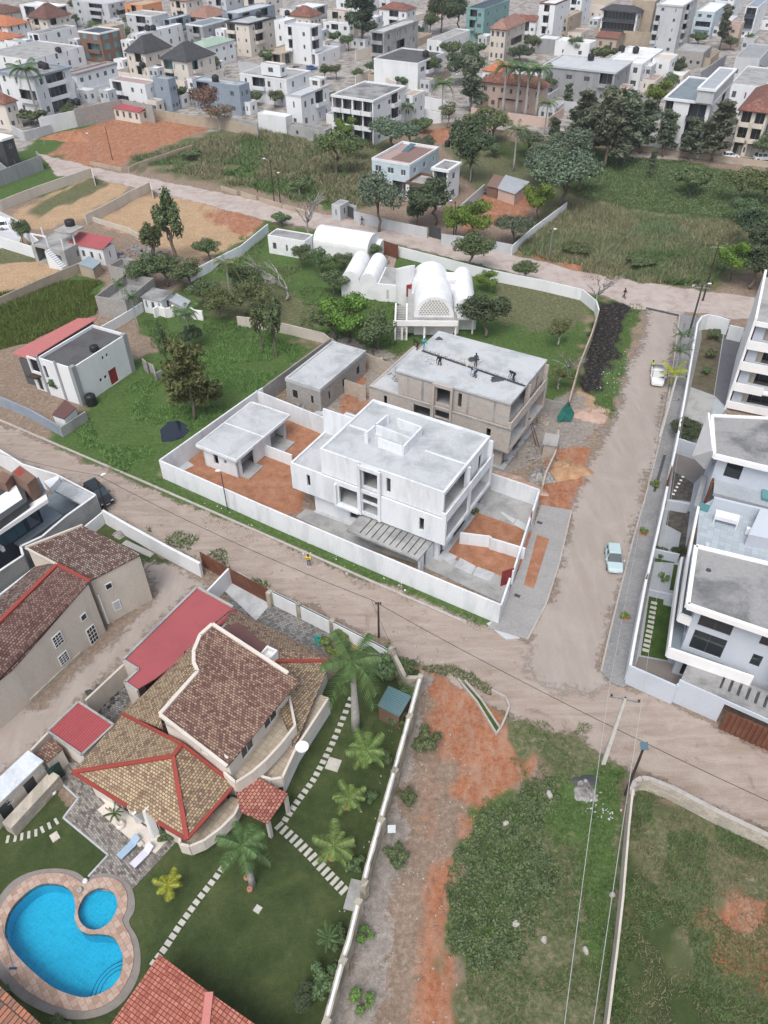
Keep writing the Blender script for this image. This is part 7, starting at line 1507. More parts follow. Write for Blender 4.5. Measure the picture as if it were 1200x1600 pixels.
def frond(mb, root_, ang, L_, droop, w=.16, n=9, seed=0, upz=.55):
    """one feather leaf: curved rib with leaflets"""
    d = Vector((math.cos(ang), math.sin(ang), 0)); s = Vector((-d.y, d.x, 0)); pts = []
    for i in range(n+1):
        t = i/n; pts.append(root_+d*L_*t*(1-.18*t*t)+Vector((0, 0, L_*(upz*t-droop*t*t))))
    mb.tube(pts, [L_*.012*(1-.8*i/n) for i in range(n+1)], 4)
    for i in range(1, n*3):
        t = i/(n*3); k = min(int(t*n), n-1); p = pts[k].lerp(pts[k+1], t*n-k); q = L_*w*(math.sin(math.pi*(t*.85+.1)))**.6*1.25; e = L_*.022
        for sg in (-1, 1):
            tip = p+s*sg*q+d*q*.45+Vector((0, 0, -q*(.35+.3*t))); b = len(mb.v); mb.v += [tuple(p-d*e), tuple(p+d*e), tuple(tip)]; mb.f.append([b, b+1, b+2]); mb.m.append(mb.mi)
def proto_palm(seed, n=16, crown=.4, droop=.75, leaf='leaf_palm', bark='palebark', bulge=False, w=.16, upz=.55, tr=.022):
    rnd = random.Random(seed); t = MB(); t.tube([(0,0,-.02),(.004,0,.25),(0,.006,.6),(0,0,1.0)], [tr*1.45, tr*1.1 if not bulge else tr*1.3, tr*.9, tr*.7], 10)
    b = MB()
    for i in range(n):
        a = 6.283*i/n+rnd.uniform(-.2, .2); k = i % 3; frond(b, Vector((0, 0, 1.0)), a, crown*rnd.uniform(.85, 1.1), droop*(1, .6, 1.25)[k], w, 8, seed+i, upz*(1, 1.5, .5)[k])
    return t, b, bark, leaf
def proto_bare(seed, w=.8):
    t = MB(); rnd = random.Random(seed); limb(t, (0,0,0), (0,0,.4), .025, .018, seed)
    for i in range(9):
        a = rnd.uniform(0, 6.28); q = Vector((w*.4*math.cos(a), w*.4*math.sin(a), rnd.uniform(.6, 1))); limb(t, (0,0,.3), q, .012, .004, seed+i)
        for j in range(4): a2 = a+rnd.uniform(-1, 1); limb(t, q*.6+Vector((0,0,.15)), q+Vector((.15*math.cos(a2), .15*math.sin(a2), rnd.uniform(-.05, .12))), .005, .0015, seed*7+i*5+j, 3)
    b = MB(); leaves(b, [(0,0,.75,.35,.35,.25)], 160, .03, seed); return t, b, 'palebark', 'leaf_dry'
leafm('leaf_mid', (.045, .07, .03), (.15, .2, .09)); leafm('leaf_dark', (.032, .05, .027), (.1, .14, .07)); leafm('leaf_pinedark', (.035, .05, .033), (.1, .13, .08)); leafm('leaf_bright', (.045, .09, .015), (.17, .27, .05)); leafm('leaf_pine', (.06, .075, .05), (.17, .2, .13))
leafm('leaf_blue', (.05, .075, .045), (.16, .2, .13)); leafm('leaf_olive', (.05, .065, .02), (.17, .2, .08)); leafm('leaf_palm', (.03, .06, .02), (.11, .19, .06)); leafm('leaf_yellow', (.12, .13, .01), (.36, .34, .05)); leafm('leaf_dry', (.1, .06, .04), (.25, .17, .12)); leafm('leaf_lime', (.06, .1, .025), (.2, .28, .08))
leafm('grass_tall', (.06, .11, .03), (.19, .28, .08)); leafm('grass_dry', (.11, .12, .06), (.3, .28, .17)); leafm('grass_olive', (.07, .105, .045), (.19, .24, .11)); leafm('grass_short', (.055, .09, .03), (.14, .2, .075))
KINDS = {
 'mid': lambda s: proto_broad(s, .9), 'wide': lambda s: proto_broad(s, 1.3, ncl=15, low=.3, nleaf=6500), 'dark': lambda s: proto_broad(s, .95, leaf='leaf_dark', dense=1.3, flat=.8), 'bright': lambda s: proto_broad(s, .95, leaf='leaf_bright', dense=1.1),
 'olive': lambda s: proto_broad(s, 1.0, leaf='leaf_olive', dense=.7), 'blue': lambda s: proto_broad(s, 1.0, leaf='leaf_blue', dense=1.1, ncl=18, ls=.04), 'slim': lambda s: proto_broad(s, .42, leaf='leaf_mid', ncl=14, low=.25, flat=1.4, dense=.5), 'loose': lambda s: proto_broad(s, .8, leaf='leaf_olive', dense=.35, bark='palebark', ncl=8),
 'ball': lambda s: proto_broad(s, 1.15, leaf='leaf_dark', ncl=18, low=.25, dense=1.6, ls=.045), 'bush': lambda s: proto_broad(s, 1.3, leaf='leaf_mid', low=.12, nleaf=3600, ls=.08, ncl=9), 'limebush': lambda s: proto_broad(s, 1.2, leaf='leaf_lime', low=.12, nleaf=2800, ls=.09, ncl=8),
 'pine': lambda s: proto_casuarina(s, .55), 'tallpine': lambda s: proto_casuarina(s, .42, 'leaf_pinedark', 8000, .5), 'olivepine': lambda s: proto_casuarina(s, .8, 'leaf_olive', 7000), 'rust': lambda s: proto_broad(s, 1.0, leaf='leaf_dry', dense=.45, bark='palebark', ncl=12),
 'bare': proto_bare, 'coco': lambda s: proto_palm(s, 17, .42, .85, w=.2), 'cocoy': lambda s: proto_palm(s, 16, .42, .8, 'leaf_olive'), 'royal': lambda s: proto_palm(s, 15, .34, .9, w=.2, bulge=True, tr=.03), 'yellow': lambda s: proto_palm(s, 11, .95, .55, 'leaf_yellow', w=.2, upz=.55, tr=.03), 'lime': lambda s: proto_palm(s, 12, .95, .6, 'leaf_lime', w=.2, upz=.6, tr=.03), 'tuft': lambda s: proto_palm(s, 14, .62, .6, 'leaf_palm', w=.12, upz=.8, tr=.04),
}
def tree(kind, x, y, h, label, name='tree', cat='tree', group=None, sx=1.0, var=0, z=0):
    key = (kind, var)
    if key not in PROTO:
        t, b, bk, lf = KINDS[kind](11+7*len(PROTO)); tm, cm = bpy.data.meshes.new('trunk'), bpy.data.meshes.new('crown')
        tm.from_pydata(t.v, [], t.f); cm.from_pydata(b.v, [], b.f); tm.materials.append(M[bk]); cm.materials.append(M[lf]); tm.polygons.foreach_set('use_smooth', [True]*len(t.f)); PROTO[key] = (tm, cm)
    p = W(x, y, z); rnd = random.Random(x*7919+y); rt = root(name, label, cat, p, rnd.uniform(0, 6.28), group); rt.scale = (h*sx, h*sx, h)
    for nm, me in zip(('trunk', 'crown'), PROTO[key]): o = bpy.data.objects.new(nm, me); col.objects.link(o); o.parent = rt
    return rt
TR = [ # kind, base x, base y, height, width factor, label
('tallpine',567,76,26,1.1,'giant dark conifer rising to the top edge in the middle of the town'),('dark',690,52,15,.9,'left dark tree of the clump at the top, right of the giant conifer'),('dark',716,54,15,.9,'right dark tree of the clump at the top, right of the giant conifer'),('mid',672,56,9,1,'lighter tree in front of the dark clump at the top'),
('ball',726,132,12,.95,'round dense ficus tree in the middle of the town'),('mid',674,130,9,.9,'bushy tree right of the black-roofed white house'),('bush',632,138,5,1,'low bush below the black-roofed white house'),('pine',735,175,13,1.3,'grey-green feathery tree left of the royal palm row'),('ball',812,97,6,1.3,'round hedge tree below the pinkish villa'),
('mid',508,125,5,1.1,'left small round tree beside the earth yard of the town'),('mid',526,124,5,1.1,'second small round tree beside the earth yard of the town'),('mid',560,128,4.5,1.1,'small round tree by the earth yard, nearer the white black-roofed house'),('mid',578,120,5,1.1,'small tree at the corner left of the white black-roofed house'),
('olive',528,275,11,1,'light green tree standing in the bush lot'),('bright',545,222,7,1.1,'bright tree at the top edge of the bush lot'),('blue',612,238,9,1.5,'big feathery blue-green tree behind the pale blue house'),('dark',736,282,15,.85,'tall dense dark tree right of the pale blue house'),('olive',757,222,9,1.3,'loose olive tree above the tall dense dark tree'),('loose',700,200,7,1.2,'thin pale tree beside the far earth patch'),
('blue',592,362,13,.8,'big feathery blue-green tree in front of the pale blue house by the street'),('dark',680,352,10,1.3,'dark mango tree in front of the terrace of the pale blue house'),('dark',652,352,5,1,'dark tree behind the street wall, left of the mango tree'),('bright',738,380,9,1,'light green tree leaning over the street wall near the black gate'),('bright',712,378,8,.8,'smaller light green tree beside the black gate'),
('blue',800,386,7,1.2,'grey-green tree at the corner of the red earth yard'),('bright',838,348,9,.8,'yellow-green tree right of the tin-roofed sheds'),('blue',878,328,13,1.25,'very wide feathery grey-green tree left of the tall-grass field'),('blue',850,290,10,1.1,'grey-green tree behind the very wide one'),('pine',905,232,13,1.3,'conifer in front of the wide grey house, left of the tallest'),('pine',945,262,16,1.2,'tallest dark conifer in front of the wide grey house'),('pine',972,258,15,1.3,'second tall conifer right of the tallest one'),('pine',1035,245,10,1.2,'slim conifer left of the four-storey apartment house'),('pine',1112,252,13,1.3,'conifer in front of the four-storey apartment house'),('mid',1062,240,6,1,'bushy street tree at the foot of the apartment house'),('mid',1150,240,6,1.1,'round street tree before the cream apartments'),('pine',1015,278,6,.8,'young conifer alone in the green field'),
('bush',1078,305,7,1,'round shrubby tree alone in the green field'),('olive',1152,318,8,1.2,'olive tree at the right edge of the green field'),('bright',1026,182,10,1,'bright green round tree right of the cubist house'),('pine',1124,78,13,1,'conifer above the narrow lane at the upper right'),('dark',1058,125,7,1,'dark tree beside the white cube with the brown window'),('mid',118,24,7,.9,'small palm-like tree by the big brown pyramid roof'),('dark',122,42,5,1.2,'dark tree right of the big brown pyramid roof'),('dark',184,38,7,.9,'dark tree behind the sand-coloured block'),('olive',204,46,5,1.1,'yellow-green tree right of the sand-coloured block'),('dark',132,140,6,.8,'dark tree between the navy-banded villa and the pinkish flat roof'),
('dark',1165,395,9,1.2,'dark tree crowding the lot behind the apartment block, upper one'),('dark',1195,420,10,1.2,'dark tree at the right edge above the apartment block'),('dark',1172,452,8,1.3,'dark tree just across the street from the curved white wall'),('bright',1138,440,8,.9,'lime green tree beside the tall power pole'),('mid',1150,350,6,1.2,'mid green tree beside the dark red wall'),
('slim',275,412,16,.8,'tall narrow tree with ragged crown on the sandy lot'),('slim',243,408,9,1.2,'slim tree left of the tall ragged one'),('mid',262,448,6.5,1.2,'dark broad tree at the foot of the tall ragged one'),('mid',300,452,6,1.2,'leafy tree right of the tall ragged one'),('mid',328,410,5,1.2,'tree reaching over the slanting white wall'),('mid',235,452,7,1.1,'tree beside the roofless block shell'),('mid',320,482,5.5,1.2,'tree right of the wavy white wall'),
('olive',395,500,7,1.1,'olive tree in the left part of the central garden'),('olive',345,500,6,1,'pale tree above the wavy wall end'),('mid',380,462,6,1.2,'small leafy tree below the slanting white wall'),('slim',432,558,12,.6,'thin pale-trunked tree left of the construction annex, right one'),('slim',410,548,11,.6,'thin pale-trunked tree left of the construction annex, left one'),('mid',500,430,5.5,1.0,'leafy tree in front of the long white vault'),('mid',540,425,4,1.2,'dark shrub-tree below the long white vault'),('mid',522,462,5,1.2,'shrub-tree left of the twin vaults'),('mid',470,420,5,1,'small tree before the garden house'),
('bright',545,535,9,1,'feathery tree behind the construction annex, left one'),('mid',590,545,6.5,1.2,'broad tree behind the construction annex, right one'),('mid',520,535,7,1,'pale tree at the corner behind the construction annex'),('dark',757,528,7.5,1.2,'round dark tree right of the side vault'),('mid',735,425,8,1.1,'tree at the white garden wall above the side vault'),('bright',760,455,4,1.2,'small bright tree near the garden wall'),('mid',820,442,4.5,1.2,'shrub at the white garden wall, middle part'),('loose',872,540,5,1.2,'thin whitish tree on the brown lawn'),('bare',930,480,7,1.1,'leafless grey tree at the corner of the garden'),('bare',885,590,5,1.2,'leafless pale shrub near the rubble yard'),('loose',870,610,4,1.2,'thin green shrub by the rubble yard fence'),
('bare',482,375,11,.8,'bare pale-trunked tree beside the upper street'),('bare',450,470,6,1.4,'leafless brown tree in the middle of the garden'),('bare',415,445,6,1.2,'bare leaning tree below the sandy lot'),('olivepine',306,655,11,1,'big olive conifer beside the small pond'),('slim',265,590,11,.35,'dead thin pole-like tree in the grass lot'),('dark',300,545,4,1.1,'small dark shrub in the grass lot'),
('rust',330,198,12,1,'rust-leaved tree with white trunk beside the orange lot'),('rust',345,205,8,1,'small rust-leaved tree right of the bigger one'),('mid',38,385,6,.7,'thin tree beside the white car yard'),('ball',1070,688,3.4,1.2,'round green bush by the blue-grey cross wall'),('bush',572,390,3,1.2,'small bush beside the brown driveway gate'),('mid',586,408,3.5,1,'shrub beside the driveway near the small vault'),('bush',440,352,3.2,1.2,'green shrub on the street corner above the garden house'),('mid',115,195,6,1,'green bush under the coconut palm'),('bush',50,195,5,1.6,'wide hedge bush left of the coconut palm'),
('mid',700,300,6,1.1,'small tree between the terrace and the grey wall'),('olive',1190,318,8,1,'tree above the dark red wall'),('pine',860,250,9,1,'conifer behind the coconut palm with yellow fronds'),('pine',1000,240,12,1.3,'conifer right of the second tall one'),('mid',905,300,8,1.2,'tree at the left corner of the green field'),('pine',925,245,11,1.3,'feathery conifer just left of the tallest one'),('blue',890,262,10,1.2,'grey-green feathery tree behind the very wide one, at right'),('pine',1075,250,9,1.3,'conifer on the far edge of the green field'),('blue',770,222,8,1.2,'grey-green tree below the low navy-door garage'),('blue',825,245,7,1.2,'grey-green tree beside the coconut palm'),('mid',560,250,6,1.2,'leafy tree in the right part of the bush lot'),('bush',470,300,4,1.4,'wide green bush in the bush lot'),('bush',300,250,3,1.5,'low green bush in the left part of the bush lot'),('bush',900,400,3,1.6,'dark bush in the left part of the tall-grass field'),('bush',1000,420,3,1.6,'dark bush in the middle of the tall-grass field'),('bush',103,618,4.2,.7,'tall pale green bush at the corner of the white house at left'),
]
for i, (k, x, y, h, sx, lb) in enumerate(TR): tree(k, x, y, h, lb, 'tree' if 'bush' not in k else 'bush', 'tree' if 'bush' not in k else 'bush', sx=sx, var=i % 2 if k in ('mid', 'dark', 'pine', 'blue') else 0)
for k, x, y, h, lb in (('coco',62,192,13,'coconut palm beside the navy-banded villa'),('cocoy',802,268,9,'coconut palm with yellowing fronds on the green lawn'),('cocoy',362,475,7,'coconut palm with orange dead fronds in the garden'),('coco',300,545,6,'short palm in the grass lot'),('coco',690,188,9,'palm left of the royal palm row'),
  ('royal',785,180,12,'first royal palm from the left before the pink-walled villa'),('royal',806,182,12,'second royal palm from the left before the pink-walled villa'),('royal',820,186,12,'third royal palm from the left before the pink-walled villa'),('royal',836,186,12,'fourth royal palm from the left before the pink-walled villa'),('cocoy',850,215,8,'low palm below the royal palm row'),('cocoy',945,222,9,'palm among the conifers'),('coco',636,205,6,'dark palm beside the plain white wing'),
  ('coco',218,520,6,'slender palm left of the wavy white wall'),('coco',200,500,6,'slender palm beside the roofless shell'),('tuft',735,285,4,'short palm right of the pale blue house'),
  ('royal',556,1142,9.5,'large royal palm with white trunk at the top of the garden'),('royal',395,1384,6.4,'royal palm with pots at its foot beside the stepping stones'),('lime',573,1195,2.1,'yellow-green palm with a clay pot, nearest the royal palm'),('lime',548,1262,1.6,'yellow-green palm with a clay pot, second down the lawn'),('lime',524,1340,1.9,'yellow-green palm with a clay pot, third down the lawn by the stepping stones'),('yellow',268,1395,1.3,'small yellow palm alone on the lawn between the pool and the stones'),
  ('tuft',515,1480,1.6,'spiky palm tuft at the foot of the lower garden wall'),('tuft',185,1285,1.4,'potted bushy palm at the villa wall behind the loungers'),('tuft',1058,552,3,'first small palm on the grey pavement, farthest'),('tuft',1055,578,3,'second small palm on the grey pavement'),('yellow',1047,605,2.4,'third small palm on the grey pavement, yellowish')):
    tree(k, x, y, h, lb, 'palm_tree', 'palm', sx=.5 if x in (200, 218) else 1, var=1 if (k == 'royal' and y > 1000) else 0)
for k, x, y, h, sx, lb in (('bush',664,1166,2.0,1.25,'round green bush outside the garden wall, biggest of the row'),('bush',636,1252,1.3,1.2,'small bush outside the garden wall, second of the row'),('bush',619,1345,1.6,1.2,'bush outside the garden wall, third of the row'),('limebush',573,1465,1.2,1,'narrow bush outside the lower garden wall'),('limebush',565,1572,1.3,1.2,'lime green bush outside the lower garden wall, lowest'),
  ('limebush',520,1015,2.2,1.2,'lime green shrub at the right corner of the villa'),('bush',600,1050,2.6,1.4,'dense green hedge behind the royal palm'),('bush',628,1062,2.4,1.2,'dense green hedge in the curved wall corner'),('bush',640,1092,1.8,1.1,'dark shrub beside the teal roof'),('bush',620,1130,1.5,1.1,'dark shrub below the teal roof'),('bush',598,1190,1.3,1.2,'shrub at the inner side of the garden wall'),('bush',580,1250,1.0,1.1,'little shrub at the wall, near the second palm'),('bush',552,1355,1.6,1,'shrub beside the wall gate'),('bush',505,1540,1.8,1.2,'leafy planting in the bottom corner of the garden'),('dark',480,1565,1.6,1.3,'dark planting in the bottom corner of the garden'),('bush',530,1470,1.4,1.2,'shrub behind the spiky palm tuft'),
  ('bush',495,1110,1.2,1.6,'low hedge along the right side of the villa'),('bush',478,1140,1.1,1.5,'low hedge under the satellite dish'),('bush',262,1312,1.2,1,'plant at the round balcony by the loungers'),('limebush',1005,834,.9,1,'little plant in the far pavement pit'),('limebush',977,966,.9,1,'little plant in the near pavement pit'),('limebush',1021,760,1.0,1.1,'grass clump on the pavement beside the trench'),('bush',1030,868,1.1,1.5,'dark hedge in the front garden of the modern house'),('ball',1058,870,1.6,1,'round dark shrub in the front garden of the modern house'),('limebush',1036,908,1.1,1,'small leafy plant among the white garden pavers'),('bush',1115,530,1.9,1.3,'shrub on the brown lawn behind the curved wall'),('bush',1108,560,1.8,1,'second shrub on the brown lawn'),('bush',1102,585,1.4,1,'third shrub on the brown lawn'),('limebush',740,802,.8,1.2,'green weed clump on the red soil of the back yard'),
  ('bush',95,1606,.9,1.6,'dark hedge below the pool'),('bush',8,1560,.8,1.6,'dark hedge left of the pool')): tree(k, x, y, h, lb, 'bush', 'bush', sx=sx)
_used = {}
for i, (x, y, k) in enumerate(((20,118,'dark'),(150,60,'mid'),(200,70,'mid'),(330,118,'mid'),(345,60,'dark'),(398,60,'mid'),(420,100,'bush'),(468,190,'dark'),(430,168,'mid'),(395,166,'bush'),(618,66,'mid'),(655,60,'dark'),(650,112,'bush'),(745,68,'mid'),(738,92,'bush'),(770,150,'dark'),(866,150,'mid'),(885,170,'pine'),(960,180,'dark'),(990,190,'mid'),(1012,130,'dark'),(1045,140,'mid'),(1090,70,'bush'),(1140,78,'mid'),(1168,72,'mid'),(1180,120,'bush'),(990,66,'mid'),(940,100,'bush'),(895,88,'mid'),(830,80,'bush'),(705,90,'bush'),(545,80,'mid'),(518,70,'bush'),(300,60,'bush'),(215,88,'mid'),(110,60,'mid'),(640,180,'mid'),(660,208,'bush'),(720,215,'mid'),(770,245,'bush'),(840,262,'mid'),(1090,245,'mid'),(1190,250,'mid'),(590,215,'mid'),(660,250,'blue'),(640,230,'mid'),(530,170,'bush'),(600,180,'mid'),(1180,200,'mid'),(560,40,'dark'),(580,25,'mid'),(880,60,'dark'),(1030,100,'bush'),(310,165,'mid'),(270,165,'bush'))):
    q = min(TOWN, key=lambda t: abs((t[2]+t[3])/2-x)+2*abs(t[1][1]+25-y)); c_ = ' '.join(q[0].split(',')[0].split()[:10]); _used[c_] = _used.get(c_, 0)+1
    tree(k, x, y, 4+(i*37 % 40)/12, ('small %s near the ' if _used[c_] == 1 else _o1[_used[c_]-1]+' %s near the ') % {'bush': 'bush', 'pine': 'conifer'}.get(k, 'leafy tree')+c_, 'garden_tree', 'tree', 'small garden trees between the town houses', 1.1)
def pot(x, y, lb, r=.24, h=.4, m='terracotta'):
    p = W(x, y, 0); rt = root('plant_pot', lb, 'pot', p, 0); b = MB(); b.lathe([(r*.6, 0), (r, h*.4), (r*.95, h*.75), (r*.6, h), (r*.5, h), (r*.45, h*.9)], n=14); b.build('pot_body', m, rt, True); b = MB(); b.lathe([(r*.55, h*.86), (r*.55, h*.88)], n=12); b.build('soil', 'planting_soil', rt)
for x, y, lb in ((566,1190,'round clay pot under the palm nearest the royal palm'),(541,1264,'round clay pot under the second lime palm'),(518,1343,'round clay pot under the third lime palm'),(391,1391,'clay pot at the foot of the lawn royal palm, lower one'),(386,1373,'clay pot at the foot of the lawn royal palm, upper one')): pot(x, y, lb)
pot(134,1378,'white planter with plants between the two pool basins', .2, .3, 'white'); pot(126,1392,'grey pot on the pool coping', .22, .35, 'concrete'); pot(85,1240,'white swan-like planter by the stone wall', .22, .35, 'brightwhite'); pot(190,1292,'cream pot holding the bushy palm by the villa', .4, .6, 'cream')
# grass and weeds that nobody could count
def inpoly(pts, n, seed):
    P = px(pts); rs = np.random.RandomState(seed); xs = [p.x for p in P]; ys = [p.y for p in P]; X = rs.uniform(min(xs), max(xs), n*3); Y = rs.uniform(min(ys), max(ys), n*3); k = sdf(X, Y, P)+(vnoise(X, Y, 2.5)-.45)*3 > 0; return np.stack([X[k], Y[k]], 1)[:n]
def tufts(name, label, cat, pts, n, h, wd, m, seed, lean=.4, cluster=0):
    q = inpoly(pts, n, seed); rs = np.random.RandomState(seed+1); k = len(q)
    if cluster:
        keep = vnoise(q[:, 0], q[:, 1], cluster) > .42; q = q[keep]; k = len(q)
    a = rs.rand(k)*6.283; hh = h*rs.uniform(.4, 1.2, k)*(.6+.8*vnoise(q[:, 0], q[:, 1], 4)); u = np.stack([np.cos(a), np.sin(a)], 1)*wd/2; ln = rs.normal(size=(k, 2))*lean*hh[:, None]
    V_ = np.zeros((k, 3, 3)); V_[:, 0, :2] = q-u; V_[:, 1, :2] = q+u; V_[:, 2, :2] = q+ln; V_[:, 2, 2] = hh
    b = MB(); b.v = [tuple(x) for x in V_.reshape(-1, 3).tolist()]; b.f = [[3*i, 3*i+1, 3*i+2] for i in range(k)]; b.m = [0]*k; o = b.build(name, m); tag(o, label, cat, kind='stuff')
F1 = [(800,392),(880,315),(1000,335),(1165,352),(1130,410),(1100,448),(1020,438),(980,440),(860,405)]
tufts('tall_grass', 'tall dry and green grass filling the field right of the street', 'grass', F1, 44000, 1.0, .13, 'grass_dry', 3, .5); tufts('tall_grass', 'green reeds mixed into the tall-grass field', 'grass', F1, 26000, 1.0, .15, 'grass_olive', 5, .5, 6); tufts('scrub', 'dark green weeds in front of the tall-grass field', 'weeds', [(1000,400),(1110,385),(1110,445),(1020,440)], 8000, 1.0, .25, 'grass_short', 6, .6)
tufts('scrub', 'dry brown scrub covering the bush lot', 'scrub', [(205,250),(330,215),(400,205),(560,210),(600,240),(575,320),(540,328),(430,303)], 44000, 1.0, .22, 'grass_dry', 7, .6, 8); tufts('scrub', 'green weeds between the dry scrub of the bush lot', 'weeds', [(205,250),(330,215),(560,210),(580,300),(540,328),(430,303)], 20000, .8, .25, 'grass_short', 8, .6, 5)
tufts('reeds', 'bright green reeds on the left grass lot', 'reeds', [(-40,480),(60,445),(150,440),(150,490),(60,530),(-40,560)], 30000, .75, .12, 'grass_tall', 9, .25); tufts('reeds', 'bright green marsh grass around the small pond', 'reeds', [(110,670),(240,590),(300,560),(370,505),(480,545),(430,600),(249,725),(240,745),(180,730)], 42000, .34, .09, 'grass_tall', 10, .7, 3)
tufts('grass', 'rough grass of the central garden', 'grass', [(330,410),(420,355),(600,390),(640,520),(600,570),(515,530),(330,495),(220,500),(250,550),(400,540)], 22000, .35, .15, 'grass_short', 12, .5, 3)
tufts('grass', 'grass verge along the long white wall', 'grass', [(175,735),(258,755),(420,814),(600,887),(790,985),(735,983),(560,910),(330,812)], 9000, .16, .07, 'grass_short', 13, .6)
tufts('grass', 'rough grass with weeds in the bottom right lot', 'grass', [(992,1240),(1200,1320),(1300,1600),(950,1640),(968,1450)], 38000, .22, .07, 'grass_short', 14, .8, 2.5); tufts('grass', 'dry grass tufts in the bottom right lot', 'grass', [(992,1240),(1200,1320),(1300,1600),(950,1640),(968,1450)], 14000, .2, .05, 'grass_dry', 15, .9, 1.5)
tufts('grass', 'rough grass beside the red earth lane', 'grass', [(850,1120),(985,1190),(960,1640),(720,1640),(710,1400),(780,1260)], 30000, .2, .07, 'grass_short', 16, .7, 2); tufts('weeds', 'weeds along the ash strip by the road', 'weeds', [(985,475),(1005,480),(980,570),(950,655),(930,640),(960,560)], 3500, .25, .1, 'grass_short', 17, .6)
tufts('weeds', 'weeds along the flaking white wall on the dirt road', 'weeds', [(215,815),(300,850),(400,905),(420,915),(410,920),(300,870),(230,835)], 2200, .4, .15, 'grass_short', 18, .6); tufts('weeds', 'scruffy weeds on the verge beside the garden wall corner', 'weeds', [(660,1040),(740,1050),(800,1100),(780,1105),(720,1070),(668,1056)], 1600, .3, .12, 'grass_olive', 19, .7)
tufts('grass', 'short grass of the wide green field at the right', 'grass', [(900,240),(1040,250),(1200,280),(1260,330),(1160,345),(1000,325),(910,310)], 18000, .2, .2, 'grass_olive', 20, .7)
def creeper():
    q = inpoly([(720,1400),(760,1290),(800,1250),(855,1215),(870,1230),(845,1300),(850,1380),(835,1470),(790,1510),(740,1530),(705,1490)], 2600, 21); b = MB(); cs = [(x, y, .12, .32, .32, .16) for x, y in q.tolist()][:900]; leaves(b, cs, 24000, .17, 21, .9, 1.0, .2); o = b.build('ground_cover', 'leaf_mid'); tag(o, 'dark leafy creeper carpet between the red lane and the grass', 'ground cover', kind='stuff')
creeper()
crisp('pond', [(250,672),(262,660),(278,657),(292,664),(296,674),(286,684),(270,690),(253,691)], .02, 'pondwater'); glass('pondwater', (.012, .018, .03), .05)
# ---------------- cars ----------------
for nm, c in (('paint_ice', (.45, .58, .6)), ('paint_white', (.78, .79, .8)), ('paint_black', (.012, .013, .016)), ('paint_blue', (.03, .12, .35))):
    m, nt, b = newmat(nm); b.inputs['Base Color'].default_value = c4(c); b.inputs['Roughness'].default_value = .3; b.inputs['Coat Weight'].default_value = .6; b.inputs['Metallic'].default_value = .1
glass('headlamp', (.6, .62, .65), .1); glass('taillamp', (.3, .01, .01), .15); glass('carglass', (.03, .05, .06), .05)
def loft(mb, secs):
    """secs: (x, [(y,z)...] half outline from bottom to top) mirrored"""
    n = len(secs[0][1]); vs = []
    for x, pr in secs: vs += [(x, y, z) for y, z in pr]+[(x, -y, z) for y, z in pr[::-1]]
    k = 2*n; fs = [(i*k+j, i*k+(j+1) % k, (i+1)*k+(j+1) % k, (i+1)*k+j) for i in range(len(secs)-1) for j in range(k)]
    fs += [list(range(k))[::-1], list(range((len(secs)-1)*k, len(secs)*k))]; return mb.add(vs, fs)
